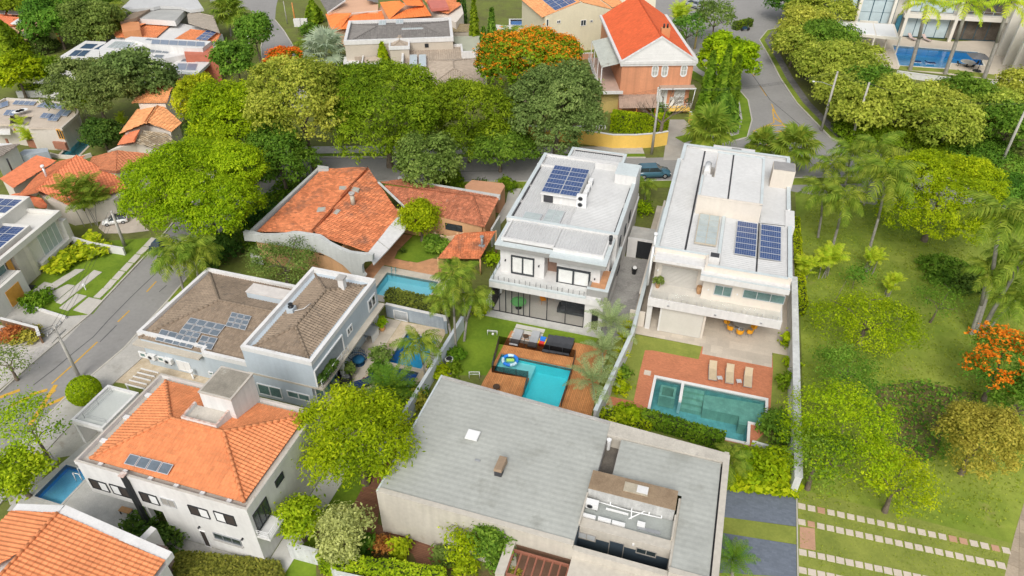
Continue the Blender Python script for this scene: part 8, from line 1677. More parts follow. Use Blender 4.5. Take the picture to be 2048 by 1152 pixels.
# pavilion with white roof panels
pv=thing('pavilion','white roofed poolside pavilion attached to the large villa','pavilion',P3(zv,(400,400),0))
ZP=3.2; pprism(pv,'roof',zv,[(40,210),(680,255),(730,400),(120,345)],ZP,ZP-.4,VW)
for P_ in (((270,235),(450,245),(480,370),(275,345)),((460,247),(660,258),(700,385),(495,372)),((60,225),(235,235),(250,345),(130,335))): pprism(pv,'roof_panel',zv,P_,ZP+.07,ZP+.001,WHITEP)
for p in ((300,540),(415,575),(560,540),(690,560)): g=G(*zv(*p)); add(pv,'post',Fr(g,0),[(-.12,.12,-.12,.12,0,ZP-.4)],VW)
add(pv,'back_wall',fv,[(-7.5,-4.5,-.6,-.3,0,2.8)],VW)
poolV=pool('swimming_pool','large vivid blue swimming pool of the villa at the upper right',PV_,1.4,mat('vivid_blue_pool',(.12,.50,.82),.5,.08,.8),mat('vivid_blue_pool',(1,1,1)),WATERB,.25,VW,.08,.04)
sheet('villa_lawn',C([zv(*p) for p in ((720,735),(1200,765),(1740,840),(1750,790),(1300,735),(740,695))]),.016,LAWN2)
wallthing('villa_garden_wall','long white garden wall below the vivid blue pool, above the hedge trees',C([zv(*p) for p in ((700,775),(1260,850),(1900,915))],.5),.9,.3,WHITE,WHITE)
c=G(*zv(1550,750)); um=thing('parasol','dark grey cantilever parasol over the corner of the vivid blue pool','parasol',(c[0],c[1],0)); OFF[um.name]=(0,0,0)
mb=MB(); mb.tube((0,0,0),(0.2,0,2.7),.06,.06,DARK,6); mb.build('pole',um); mb=MB(); mb.lathe((0,0,0),[(.7,0),(.6,.12)],DARK,12); mb.build('base',um); mb=MB()
R=2.0
for k in range(4):
    a0=math.radians(45+90*k-8);a1=math.radians(135+90*k-8); mb.face([(-.6,0,2.95),(-.6+R*math.cos(a0),R*math.sin(a0),2.35),(-.6+R*math.cos(a1),R*math.sin(a1),2.35)],mat('grey_canvas',(.16,.16,.17),.8,.08,1))
mb.build('canopy',um)
PINK=mat('pinkish_fabric',(.55,.42,.38),.85,.08,2)
for i,p in enumerate(((860,420),(1010,430))):
    g=G(*zv(*p)); l='pinkish lounger by the villa windows, %s of two'%('left','right')[i]
    if i==0: lv=lounger('sun_lounger',l,PINK,GREYM,(g[0],g[1],.02),.3,'pinkish loungers beside the villa',back=.55)
    else: dup(lv,(g[0],g[1],.02),.35,l)
for i,p in enumerate(((900,660),(1050,675))):
    g=G(*zv(*p)); l='navy pool lounger standing in the shallow end, %s one'%('left','right')[i]
    if i==0: ln=lounger('sun_lounger',l,NV,WHITEP,(g[0],g[1],-.12),1.4,'navy loungers in the villa pool',L=1.7,back=.3)
    else: dup(ln,(g[0],g[1],-.12),1.45,l)
g=G(*zv(1440,700)); t=thing('patio_table','round cream table with dark chairs under the grey parasol','table',(g[0],g[1],.02)); OFF[t.name]=(0,0,0); mb=MB(); mb.lathe((0,0,0),[(.5,0),(.1,.06),(.1,.68)],DARK,10); mb.build('pedestal',t); mb=MB(); mb.lathe((0,0,0),[(1.1,.7),(1.1,.76)],CREAM,20); mb.build('tabletop',t)
for i in range(4): chair('patio_chair','dark chair round the cream table under the parasol, %s side'%('left','front','right','back')[i],DARK,DARK,(g[0]+1.4*math.cos(math.pi+i*1.57),g[1]+1.4*math.sin(math.pi+i*1.57),.02),math.pi/2+i*1.57,'dark chairs by the villa pool') if i<3 else None
# ---------------------------------------------------------------- trees
def scale_at(g,z): return FPX/(g[1]*_ct+(CAMH-z)*_st)
def tc(nm,label,cx,cy,w,h,zc,spec,leafk,seed,cat='tree',group=None,**k):
    """crown centre seen at (cx,cy), its apparent size w x h, standing zc metres up"""
    g=G(cx,cy,zc); s=scale_at(g,zc); R=w/2/s; D=math.atan2(CAMH-zc,g[1]); half=h/2/s
    Hc=2*math.sqrt(max(.2*R*R,half*half-(R*math.sin(D))**2))/math.cos(D); Hc=min(Hc,zc*1.75)
    q=SPEC[spec]
    if s>15: f=.5 if s>19 else .72; k.setdefault('leaf',q['leaf']*f); k.setdefault('per',int(q['per']*2.7 if s>19 else q['per']*1.5))
    return tree(nm,label,cat,float(g[0]),float(g[1]),round(R,2),round(Hc,2),zc+Hc/2,spec,leafk,seed,group,**k)
GS='street trees behind the terracotta house'; GY='yellow green trees lining the side street'; GP='trees on the park lawn'
TT=[('canopy_tree','broad bright green street tree beside the curve of the left street',404,380,286,195,6.2,'dense','bright',1,None,dict(tr=.4)),
('street_tree','yellowish green tree above the stepped clay roofs',408,207,125,112,5.5,'clumpy','lime',2,GS,{}),
('street_tree','fresh green tree between the clay roofs and the tall yellow tree',482,245,185,155,6,'big','bright',3,GS,{}),
('street_tree','tall yellow green tree with fluffy crown behind the terracotta roof',608,222,215,215,8,'big','yellow',4,GS,{}),
('street_tree','very wide dark green feathery tree in the middle of the street row',768,228,260,215,7,'feather','canopy',5,GS,dict(tr=.4)),
('street_tree','mid green tree with visible branches right of the widest dark tree',935,235,190,165,6,'feather','canopy',6,GS,dict(tr=.25)),
('umbrella_tree','round grey green umbrella tree in front of the brick house',1115,222,222,178,6.5,'dense','sage',7,GS,dict(tr=.4)),
('street_tree','pale olive street tree overhanging the back gutter of the terracotta house',852,322,140,105,4.6,'big','olive',8,GS,{}),
('street_tree','dark shaded tree below the fluffy yellow tree, next to the left roof gutter',560,318,130,130,4.2,'big','mid',9,GS,{}),
('street_tree','small green tree at the foot of the pale clay roofs',425,268,100,70,3.5,'big','dark',10,None,{}),
('street_tree','low green tree over the road between the umbrella tree and the pale olive one',1000,290,150,70,3.6,'feather','mid',11,None,dict(tr=.2)),
('flame_tree','wide orange flowering tree left of the brick house',1066,126,195,102,6.3,'big','canopy',12,None,dict(fl=3600)),
('flame_tree','small orange flowering tree beside the back street',570,122,72,40,3.2,'bush','canopy',13,None,dict(fl=700)),
('flame_tree','orange flowering tree at the right edge of the park',2005,735,150,150,3.6,'loose','mid',14,None,dict(fl=420)),
('olive_green_tree','left one of two grey green trees above the flat solar roof',188,182,155,125,5.5,'big','sage',15,None,{}),
('olive_green_tree','right one of two grey green trees beside the long white house',270,165,140,120,5.5,'big','sage',16,None,{}),
('tree','rounded dark green tree between the carport and the back street',470,125,80,95,4.5,'big','mid',17,None,{}),
('tree','grey green tree leaning over the back street kerb',510,68,80,62,5,'big','mid',18,None,{}),
('tree','bright green tree at the left edge below the cypress',30,145,100,85,4,'clumpy','bright',19,None,{}),
('tree','dense dark garden tree beside the pale terrace, left',85,140,70,60,3,'big','canopy',20,None,{}),
('tree','dark rounded shrub tree at the head of the tilted lap pool',205,270,75,62,2.4,'dense','dark',21,None,{}),
('tree','broad tree behind the power pole at the top left',110,45,120,75,4.5,'big','mid',22,None,{}),
('tree','dark broad tree left of the white roofed house',185,50,120,80,4.5,'big','olive',23,None,{}),
('tree','tree behind the palms at the top left',150,15,140,60,5,'big','mid',24,None,{}),
('tree','green tree at the top left corner above the salmon roof',35,8,90,26,4,'big','canopy',25,None,{}),
('tree','yellowish tree in front of the white roofed house',200,62,90,50,3,'clumpy','yellow',26,None,{}),
('tree','feathery green tree over the grey tiled street side of the white annexe',55,850,125,150,4,'loose','bright',27,None,dict(tr=.14)),
('tree','lime green shrub tree beside the grey railing, bottom left',30,945,110,95,2.6,'dense','lime',28,None,{}),
('tree','wispy olive tree at the left edge beside the gravel yard',15,725,70,80,2,'sparse','olive',29,None,{}),
('tree','big fine leaved green tree between the orange roof and the concrete house',716,885,218,222,4.4,'feather','bright',30,None,dict(tr=.3,lean=0)),
('tree','bright rounded tree at the lower left foot of the fine leaved tree',600,1040,88,90,2.2,'dense','lime',31,None,{}),
('tree','pale cream green tree beside the brown deck',686,1068,118,90,2.6,'clumpy','pale',32,None,{}),
('tree','round bright green tree in the courtyard of the terracotta house',840,437,76,84,2.8,'dense','bright',33,None,{}),
('tree','loose olive green tree in front of the wavy parapet',566,530,140,75,2.6,'loose','olive',34,None,{}),
('tree','mango like dense green tree in the upper part of the park',1882,400,262,225,5,'clumpy','bright',35,GP,dict(tr=.3)),
('tree','wide twiggy light green tree in the middle of the park',1735,648,215,132,2.4,'loose','bright',36,GP,{}),
('tree','small airy green tree below the wide twiggy tree',1692,740,125,105,3,'loose','mid',37,GP,{}),
('tree','large yellow green tree at the corner of the green pool wall',1680,870,240,150,3.6,'loose','bright',38,GP,{}),
('tree','light green tree left of the large yellow green tree, above the driveway',1640,915,150,120,3.4,'loose','mid',39,GP,{}),
('tree','yellow green tree hanging over the stepping slabs',1800,965,150,110,3.2,'loose','bright',40,GP,{}),
('tree','golden leaved tree with stout trunk near the right edge',1958,885,160,175,3.4,'clumpy','gold',41,GP,dict(tr=.2)),
('tree','thin grey branched sapling left of the leaning palms',1880,600,95,80,2.6,'sparse','mid',42,GP,dict(tr=.1)),
('tree','slender young tree with grey leaves in the open park lawn',1718,548,40,30,2.2,'sparse','mid',43,GP,dict(tr=.05)),
('tree','leafy green tree hiding the flagstones at the right edge',2040,800,90,110,3,'big','mid',44,GP,{}),
('round_tree','bright round street corner tree beside the cypress group',1462,120,120,110,4.5,'dense','bright',45,None,{}),
('tree','bare leaved pale tree on the grass island by the parked silver car',1430,35,90,70,4.5,'loose','olive',46,None,dict(tr=.2)),
('tree','mid green tree behind the yellow power pole',1375,60,70,60,3.5,'loose','mid',47,None,{}),
('tree','dark green tree in front of the concrete house arch',985,1085,60,90,2.6,'big','mid',48,None,{}),
('tree','light green slender tree left of the pergola',930,1095,64,80,2.2,'loose','bright',49,None,{}),
('tree','glossy green shrub tree below the dark blue courtyard',1192,1142,76,40,1.0,'dense','bright',50,None,{})]
YS=[(1585,5,90,80),(1640,25,110,90),(1615,65,105,85),(1590,90,75,60),(1655,95,120,95),(1658,135,100,85),(1700,140,120,95),(1690,180,105,90),(1745,185,110,95),(1800,210,120,100),(1865,215,120,95),(1720,225,100,80),(1925,205,110,90),(1980,225,110,90),(2035,200,100,90),(1900,250,110,70),(2020,255,110,80),(1628,112,70,60)]
YN=['farthest tree of the row beside the side street','second from the top in the side street row, near the villa wall','fluffy tree overhanging the dark pavement, upper part','low tree at the kerb side of the upper row','broad tree touching the white pavilion roof','tree standing in front of the first concrete pole','tree just left of the villa pool corner','tree behind the second concrete pole','tree below the pavilion posts','tree below the left end of the villa pool','tree under the middle of the villa garden wall','shaded tree at the foot of the second pole','tree under the dark parasol','tree below the right end of the villa wall','right edge tree under the villa columns','low tree behind the third pole','low shrubby tree left of the far right pole','small tree leaning over the grass verge']
for n,l,cx,cy,w,h,zc,sp,lf,sd,gp,kw in TT: tc(n,l,cx,cy,w,h,zc,sp,lf,sd,group=gp,**kw)
for i,((cx,cy,w,h),l) in enumerate(zip(YS,YN)): tc('hedgerow_tree','yellow green '+l,cx,cy,w*1.12,h*1.1,3.6,'big','yellow' if i%4 else 'mid',60+i,group=GY,per=18,leaf=.23,clump=.62)
def cyp(label,px_,base,top,w,leafk,seed,cat='cypress',n=1):
    g=G(px_,base); H=topz(g,top); R=w/2/scale_at(g,H/2); root=thing('cypress',label,cat,(g[0],g[1],0)); OFF[root.name]=(0,0,0)
    rng=np.random.default_rng(seed); k=int(2*math.pi*R*H*38); t=rng.random(k)**1.15; a=rng.random(k)*6.28; r=R*(1-t**2.2)*(.55+.45*np.minimum(1,t*8))*rng.uniform(.75,1.08,k)*(1+.18*np.sin(a*5+seed)); Cc=np.stack([r*np.cos(a),r*np.sin(a),t*H],1); N=np.stack([np.cos(a),np.sin(a),.2+t*0],1)
    V=leafquads(Cc,N,rng,.34,2.2,.35,.5); link('crown',quads('crown',V,np.clip(.3+.35*np.sin(a*5+seed)+rng.normal(0,.16,k),0,1),LF[leafk]),root,kind='stuff'); mb=MB(); mb.tube((0,0,-.1),(0,0,H*.9),R*.25,.03,BARK,6); mb.build('trunk',root)
for i,(l,p,b,t_,w,lf) in enumerate([('left of the cypress group right of the brick house',1405,240,105,30,'hedge'),('middle of the cypress group right of the brick house',1432,245,92,34,'hedge'),('right of the cypress group by the street corner',1456,235,112,28,'hedge'),('short wide cypress base plant at the corner verge',1440,255,180,70,'mid'),
 ('slim dark cypress behind the cream house roof, left of two',919,48,-15,9,'dark'),('slim dark cypress behind the cream house roof, right of two',929,48,-15,9,'dark'),('tall cypress left of the yellow bamboo',950,100,-5,18,'canopy'),('tall cypress in front of the pool garden wall',985,130,18,22,'mid'),('low cypress beside the tall pair, top middle',968,110,55,22,'mid'),
 ('pointed bright conifer in front of the bay of the grey roofed house',770,150,86,28,'bright'),('large dense conifer at the left edge, upper part',22,120,32,75,'canopy'),('clipped dark conifer beside the back street steps',630,45,0,34,'canopy')]): cyp(l,p,b,t_,w,lf,i+3)
# palms -----------------------------------------------------------
def pm(label,cx,cy,bx,by,style,nf,tr,seed,R,sc=None,group=None,name='palm_tree',dx=0):
    """crown centre at (cx,cy), foot at (bx,by)"""
    g=G(bx,by); H=topz(g,cy); t=G(cx,cy,H); rr=R/scale_at(t,H); L=2.9 if style is st_queen else (2.8 if style is st_royal else 1.8)
    if style is st_fan: L=1.9
    return palm(name,label,float(g[0]),float(g[1]),H,tr,nf,style(*LP.get(seed,())),seed,group,lean=(float(t[0]-g[0]),0),sc=rr/(L*.9))
LP={}
GQ='queen palms in the park'
for a in [('queen palm with a full crown at the left front of the palm grove',1688,400,1660,512,st_queen,16,.13,1,55),('queen palm with hanging dead fronds, middle of the palm grove',1775,355,1735,512,st_queen,16,.13,2,65),('queen palm close to the hedge at the left of the grove',1645,385,1636,475,st_queen,14,.12,3,48),
 ('queen palm behind the grove, below the second power pole',1700,312,1690,372,st_queen,13,.12,4,48),('queen palm with red tipped shrub behind it, top of the grove',1755,300,1752,375,st_queen,14,.12,5,55),('low bushy queen palm at the street end of the grove',1660,335,1655,388,st_queen,12,.12,6,45),('short queen palm in the heart of the grove',1735,345,1728,410,st_queen,12,.12,7,48),
 ('tall leaning queen palm at the right edge, upper crown',2000,440,1950,668,st_queen,17,.17,8,82),('leaning queen palm at the right edge, crown cut by the frame',2045,520,1958,672,st_queen,16,.17,9,75),('leaning queen palm with low crown left in the right edge cluster',1975,548,1942,668,st_queen,16,.15,10,50),('thin leaning queen palm, rightmost trunk of the cluster',2030,600,1965,675,st_queen,14,.10,11,60),
 ('queen palm on the kerb of the left street, front one',352,512,368,585,st_queen,18,.12,12,58),('queen palm on the kerb of the left street, rear one',392,505,400,575,st_queen,18,.12,13,55),
 ('tall garden palm between the pale turquoise pool and the white house',905,560,912,700,st_queen,16,.10,14,50),('garden palm nearest the white house lawn',945,600,928,682,st_queen,14,.10,15,46),('garden palm with yellow fronds left of the tall garden palm',885,600,905,690,st_queen,13,.10,16,42),('garden palm in front of the round terracotta shelter',925,545,930,640,st_queen,13,.10,17,38),
 ('single palm leaning over the blue tiled pool',838,692,853,765,st_queen,14,.08,18,52),
 ('royal palm rising in front of the villa pool, left one',1853,12,1820,140,st_royal,11,.28,19,52),('royal palm rising in front of the villa pool, middle one',1935,12,1890,148,st_royal,11,.28,20,52),('royal palm near the villa columns, right one',2018,10,1968,156,st_royal,11,.28,21,50),
 ('tall palm behind the salmon houses at the top left',215,30,218,85,st_queen,18,.15,22,45),('small palm on the pale terrace, upper left',88,155,91,180,st_queen,12,.06,23,22),
 ('small palm beside the silver palm',612,92,612,112,st_queen,14,.1,24,26),('palm on the lawn behind the small dark blue pool',1020,70,1022,95,st_queen,14,.1,25,30),
 ('young palm in the passage between the modern houses',1290,372,1290,400,st_queen,12,.06,26,28),
 ('palm at the right end of the pool hedge',1462,922,1465,955,st_queen,16,.08,27,48)]:
    *p,=a; pm(*p[:9],p[9],group=GQ if 'grove' in a[0] or 'cluster' in a[0] else None)
GD='feathery blue green palms by the boundary wall'
for a in [('blue green feathery palm against the boundary wall, top one',1222,650,1225,690,70),('blue green feathery palm against the boundary wall, middle one',1205,705,1205,735,62),('greyish feathery palm drooping over the timber deck, lowest one',1185,765,1188,800,72)]: LP.__setitem__(a[2],('blue',)); pm(*a[:5],st_date,20,.08,a[2],a[5]/1.25,group=GD)
pm('dense cycad like palm in front of the plunge pool',782,782,782,805,st_date,36,.2,51,60,name='cycad'); pm('feathery palm at the bottom edge beside the blue grey drive',1465,1120,1465,1150,st_date,26,.1,52,50)
GF='fan palms behind the cream house'
for a in [('fan palm behind the cream house, left one above its roof',1420,262,1420,318,52),('fan palm behind the cream house, small middle one',1525,288,1525,318,34),('fan palm behind the cream house, right one beside the tank',1592,292,1590,345,48),('fan palm on the pavement at the top left, tall one',458,25,462,72,40)]: LP.__setitem__(a[1],('palm',)); pm(*a[:5],st_fan,26,.16,a[1],a[5],group=GF if 'cream' in a[0] else None,name='fan_palm')
LP[70]=('silver',1.0,1.1); pm('silvery blue fan palm left of the grey roofed house',652,105,652,135,st_fan,26,.2,70,45,name='silver_fan_palm')
def areca(label,px_,py_,w,seed,leafk='palmy',n=7,spread=.5,hh=1.6,group=None):
    g=G(px_,py_); s=scale_at(g,1.5); R=w/2/s; rng=random.Random(seed); st=[(rng.uniform(-1,1)*R*.35,rng.uniform(-1,1)*R*.3,hh*rng.uniform(.25,1)*R,(rng.uniform(-1,1)*R*.25,rng.uniform(-.6,.6)*R*.2)) for _ in range(n)]
    palm('areca_palm',label,float(g[0]),float(g[1]),1,.04,8,st_areca(leafk),seed,group,sc=R/1.7,stems=st)
for a in [('yellow areca palm clump beside the park hedge, left one',1602,565,55,1),('yellow areca palm clump beside the park hedge, larger right one',1645,552,75,2),('small yellow areca palm further into the park',1738,545,50,3),('low areca clump behind the wide twiggy tree',1775,590,45,4),('tall areca clump beside the cream garage wall at the left',188,445,95,5),('golden areca clump beside the flat solar roof',178,255,80,6),('areca palm clump on the corner of the top street',1358,70,55,7),('green areca clump at the small lawn by the clay roofs',250,258,32,8),('pale areca clump behind the power pole at the top left',165,78,70,9),('areca clump behind the flat grey shed roof',65,293,50,10)]: areca(*a,leafk='palmy' if a[4]!=5 else 'palm')
for i,(x,y,l) in enumerate([(1252,668,'top'),(1246,692,'second'),(1242,725,'third'),(1228,765,'lowest')]):
    g=G(x,y); rosette('dracaena','bright yellow green rosette plant along the boundary wall, %s of four'%l,'plant',g[0],g[1],.9,.85,46,'lime',i,group='rosette plants along the boundary wall',w=.12)
# shrubs, beds and hedges -------------------------------------------
def bp(name,label,px_,py_,w,H,leafk,seed,cat='shrub',**k): g=G(px_,py_,H*.4); R=w/2/scale_at(g,1); return bushat(name,label,cat,float(g[0]),float(g[1]),round(R,2),H,leafk,seed,**k)
g=G(168,782,1); rng=np.random.default_rng(4); d=rng.normal(size=(5200,3)); d/=np.linalg.norm(d,axis=1,keepdims=True); R=31/scale_at(g,1)
link('topiary_ball',quads('topiary_ball',leafquads(d*R*np.array([1,1,.92])*rng.uniform(.95,1.02,(5200,1)),d,rng,.12,1.3,.45,.1),np.clip(.5+rng.normal(0,.17,5200),0,1),LF['bright']),None,'large clipped bright green ball beside the left street','topiary',None,None,(float(g[0]),float(g[1]),R*.85))
for a in [('shrub','dark green shrub below the shuttered windows of the orange roofed house, left half',288,1060,80,1.3,'dark',2),('shrub','dark green shrub below the shuttered windows, right half',340,1078,70,1.2,'dark',3),
 ('shrub','round glossy bush in the courtyard of the terracotta house',872,492,56,1.3,'mid',4),('shrub','dark leaved wide shrub under the dense park tree',1880,540,95,1.0,'mid',5),('shrub','low dark shrub right of the wide park shrub',1930,560,90,.9,'dark',6),('shrub','leafy bush between the lawn and the green pool garden wall, upper',1245,745,30,1,'mid',7),('shrub','leafy bush at the wall corner left of the brick path',1240,775,34,1,'bright',8),
 ('shrub','broad leaved bush at the near garden corner beside the concrete house roof',1262,830,46,1.0,'bright',9),('shrub','yellowish broad leaved bush beside the near corner of the pool garden',1240,835,40,.9,'lime',10),('shrub','large leaved plant at the top of the narrow right lawn',1577,683,30,1.2,'bright',11),('shrub','small large leaved plant along the right garden wall',1583,728,22,1,'bright',12),('shrub','thick bush along the right wall beside the green pool',1572,765,38,1.4,'canopy',13),('shrub','thick bush below the overflow corner of the green pool',1552,855,70,1.3,'mid',14),
 ('shrub','airy variegated shrub beside the blue pool patio',762,712,40,1.4,'olive',15),('shrub','green shrub next to the cycad like palm',758,745,44,1.2,'mid',16),('shrub','leafy shrub at the white wall beside the plunge pool',822,790,60,1.3,'mid',17),('shrub','dry brown grasses bush beside the white wall end',832,800,40,1.3,'gold',18),('shrub','shrub below the white wall next to the pale roof edge',880,745,34,1,'bright',19),('shrub','round shrub row beside the heat pump',912,712,34,.8,'hedge',20),('shrub','low shrub below the heat pump',905,738,30,.7,'hedge',21),
 ('shrub','bronze leaved shrub on the planting bed by the brown deck',765,1095,44,1.1,'red',22),('shrub','glossy lime shrub right of the bronze one',800,1103,42,1.1,'lime',23),('shrub','green shrub between the pale tree and the bronze shrub',735,1090,36,.9,'mid',24),('shrub','lime shrub at the foot of the slender tree, bottom edge',932,1135,48,.9,'lime',25),('shrub','mixed shrub left of the concrete house arch',888,1112,46,1,'olive',26),('shrub','shrub right of the concrete house corner tree',1000,1125,60,.9,'mid',27),
 ('shrub','bright shrub under the tree row at the right edge of the pool hedge',1490,935,70,1.3,'bright',28),('shrub','bamboo like shrub above the blue grey drive',1545,935,90,1.6,'bright',29),('shrub','low shrub at the corner of the white house terrace',960,620,30,1.2,'bright',30),('shrub','shrub beside the red lean-to roof',945,500,40,1.1,'lime',31),('shrub','shrub below the red lean-to roof',905,510,46,1,'mid',32),('shrub','tall green shrub in the corner by the white modern house',985,520,30,1.8,'bright',33),
 ('shrub','green shrub on the ramp bed of the left modern house',75,600,60,.6,'hedge',34),('shrub','reddish orange shrubs behind the brown planter wall, left',20,668,50,.6,'red',36),('shrub','mixed orange and green shrub behind the brown planter wall, right',58,672,50,.5,'gold',37),
 ('shrub','round bush beside the back street steps',620,62,40,1.6,'mid',38),('shrub','low bushes below the back street stairs',650,70,40,1.2,'mid',39),('shrub','grey twiggy mauve flowering shrub by the top left pole',75,35,60,2.4,'olive',40),('shrub','bare brownish shrub on the slope left of the long white house',85,95,60,2.2,'olive',41),('shrub','small bush behind the outbuilding roof',960,372,30,.9,'dark',42),('shrub','green bushes between the outbuilding and the street, left',900,360,60,1.3,'canopy',43),('shrub','green bushes between the outbuilding and the street, right',1010,370,40,1.3,'canopy',44),
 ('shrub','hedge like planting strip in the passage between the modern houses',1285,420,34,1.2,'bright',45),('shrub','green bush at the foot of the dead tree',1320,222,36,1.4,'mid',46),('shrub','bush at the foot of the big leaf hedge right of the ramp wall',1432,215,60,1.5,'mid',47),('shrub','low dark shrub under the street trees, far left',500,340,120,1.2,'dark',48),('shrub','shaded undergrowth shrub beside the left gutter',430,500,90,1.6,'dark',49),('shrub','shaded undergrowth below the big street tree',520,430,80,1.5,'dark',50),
 ('shrub','grey green undergrowth below the tree row, left part',1730,270,120,1.4,'canopy',51),('shrub','grey green undergrowth below the tree row, middle part',1840,285,150,1.5,'canopy',52),('shrub','grey green undergrowth below the tree row, right part',1950,300,160,1.5,'mid',53),('shrub','shrub under the right edge pole',2030,380,120,1.5,'mid',54)]:
    bp(*a)
# philodendron bed: big single leaves
def bed(label,P,H,leafk,seed,size=.42,n=520,name='leafy_bed',cat='planting'):
    rng=np.random.default_rng(seed); P=[np.array(G(*p)[:2]) for p in P]; xs=[p[0] for p in P]; ys=[p[1] for p in P]; C_=[]
    while len(C_)<n:
        x,y=rng.uniform(min(xs),max(xs)),rng.uniform(min(ys),max(ys))
        if inpoly((x,y),[tuple(p) for p in P]): C_.append((x,y,H*rng.uniform(.35,1)))
    C_=np.array(C_); V=leafquads(C_,np.tile([0,-.2,1.],(n,1)),rng,size,1.5,.45,.3); o=np.array([C_[:,0].mean(),C_[:,1].mean(),0]); link(name,quads(name,V-o,rng.random(n),LF[leafk]),None,label,cat,None,None,tuple(o))
bed('lush large leaved bed against the front of the left modern house',[(92,548),(108,528),(165,490),(185,470),(228,500),(215,515),(165,528),(110,562)],.9,'lime',1)
bed('grassy creeping hedge band at the bottom left between the two orange roofed houses',[(335,1105),(560,1128),(572,1152),(560,1200),(380,1200),(345,1135)],.55,'hedgeo',2,.12,8000)
bed('leafy undergrowth on the brown soil patch in the park',[(1700,770),(1850,760),(1960,790),(1900,920),(1830,930),(1740,880)],.25,'mid',3,.16,1300)
bed('ivy mass below the hedge trees above the blue grey drive',[(1440,935),(1600,985),(1590,1000),(1430,985)],.8,'bright',4,.25,1300)
bed('dense undergrowth at the foot of the tree row by the side street',[(1650,225),(1760,262),(2048,290),(2060,330),(1820,330),(1680,285)],.8,'olive',5,.35,2600)
bed('shaded ground cover under the street trees beside the terracotta house',[(470,470),(560,360),(640,350),(620,372),(520,470),(505,520)],.5,'hedge',6,.25,1500)
wz=Z(512,768,3); wp=C([wz(*p) for p in ((395,1020),(480,1075),(800,1110),(1130,1160))],1.5); hedge('wall_creeper','bright creeper hedge running along the white wall at the bottom',wp,.8,1.9,'lime',77,dens=160)
hedge('clipped_hedge','low hedge along the foot of the timber deck wall',C([(1195,835),(1300,858)]),.7,.9,'bright',78,dens=110); hedge('street_hedge','clipped hedge along the driveway at the top right',C([(1468,60),(1500,52)]),1.2,1.4,'hedge',79,dens=70)
hedge('planter_hedge','green planter hedge on the white terrace wall, upper left',C([Z(0,0,4.8)(*p) for p in ((205,865),(380,872),(560,905))]),.9,1.0,'bright',80,dens=70)
rosette('agave','dark spiky rosette on the courtyard lawn of the terracotta house','plant',*G(806,505)[:2],.05,.55,40,'dark',5); rosette('bromeliad','crimson star shaped plant beside the brown deck','plant',*G(888,1130)[:2],.3,.45,26,'red',6); rosette('bromeliad','orange spiky plant in front of the pergola','plant',*G(1033,1150)[:2],.3,.5,30,'gold',7)
# short grass: blades and tufts standing on the lawns
def tufts(label,P,n,seed,h=.07,size=.16):
    rng=np.random.default_rng(seed); P=[tuple(G(*p)[:2]) for p in P]; xs=[p[0] for p in P]; ys=[p[1] for p in P]; C_=[]
    while len(C_)<n:
        x,y=rng.uniform(min(xs),max(xs)),rng.uniform(min(ys),max(ys))
        if math.sin(x*.9+math.sin(y*.7)*2)*math.cos(y*.8+x*.3)>rng.uniform(-1.2,.9) and inpoly((x,y),P): C_.append((x,y,rng.uniform(.02,h)))
    C_=np.array(C_); V=leafquads(C_,np.tile([0,-.5,.9],(n,1)),rng,size,1.6,.6,.1); link('grass_tufts',quads('grass_tufts',V,rng.random(n),TUFT),None,label,None,None,'stuff')
tufts('grass tufts on the park lawn',[(1610,380),(2048,340),(2048,1000),(1990,1060),(1600,1000)],20000,1,.05,.10)
tufts('grass tufts between the stepping slabs',[(1600,1000),(2010,1085),(2000,1180),(1600,1180)],1500,2,.03,.06)
# leaning dead tree by the driveway
g=G(1308,290); t=thing('dead_tree','leafless grey tree with crooked branches beside the driveway pole','tree',(g[0]+.6,g[1],0)); OFF[t.name]=(0,0,0); mb=MB(); rr=random.Random(3)
mb.tube((0,0,0),(.1,0,3.2),.3,.2,BARK,8)
def br(mb,p,d,L,r,n):
    q=p+d*L; mb.tube(p,q,r,r*.6,BARK,5,cap=False)
    if n: [br(mb,q,(d+Vector((rr.uniform(-.8,.8),rr.uniform(-.5,.5),rr.uniform(-.2,.6)))).normalized(),L*rr.uniform(.6,.85),r*.6,n-1) for _ in range(3 if n>2 else 2)]
for dx in (-1,.1,.8): br(mb,Vector((.1,0,3.1)),Vector((dx,.1,.7)).normalized(),1.5,.13,4)
mb.build('trunk',t)
# ---------------------------------------------------------------- poles, wires, cars
POLEM=mat('concrete_pole',(.42,.40,.36),.85,.12,2)
def pole(label,b,ytop,r=.13,arm=None,lamp=None,m=None,cross=None):
    g=G(*b); H=topz(g,ytop); t=thing('power_pole',label,'pole',(g[0],g[1],0)); OFF[t.name]=(0,0,0)
    mb=MB(); mb.tube((0,0,0),(0,0,H),r*1.3,r*.8,m or POLEM,8); mb.build('shaft',t)
    if cross is not None:
        for zz in (H-.15,H-.9): mb=MB(); c,s=math.cos(cross),math.sin(cross); mb.box(Fr((0,0,0),math.degrees(cross)),-.85,.85,-.05,.05,zz-.05,zz+.05,POLEM); mb.build('crossarm',t)
        for k in range(4): u=-.75+.5*k; mb=MB(); mb.lathe((u*math.cos(cross),u*math.sin(cross),H-.1),[(.03,0),(.06,.08),(.03,.18)],GREYM,6); mb.build('insulator',t)
    if lamp: mb=MB(); e=(lamp[0],lamp[1],H+lamp[2]); mb.path([(0,0,H+lamp[2]-.5),(lamp[0]*.6,lamp[1]*.6,H+lamp[2]),e],.035,GREYM,5); mb.build('lamp_arm',t); q=MB(); q.lathe((e[0],e[1],e[2]-.05),[(.1,0),(.2,.04),(.16,.12),(.05,.15)],WHITEP,10); q.build('lamp_head',t)
    return (float(g[0]),float(g[1]),H)
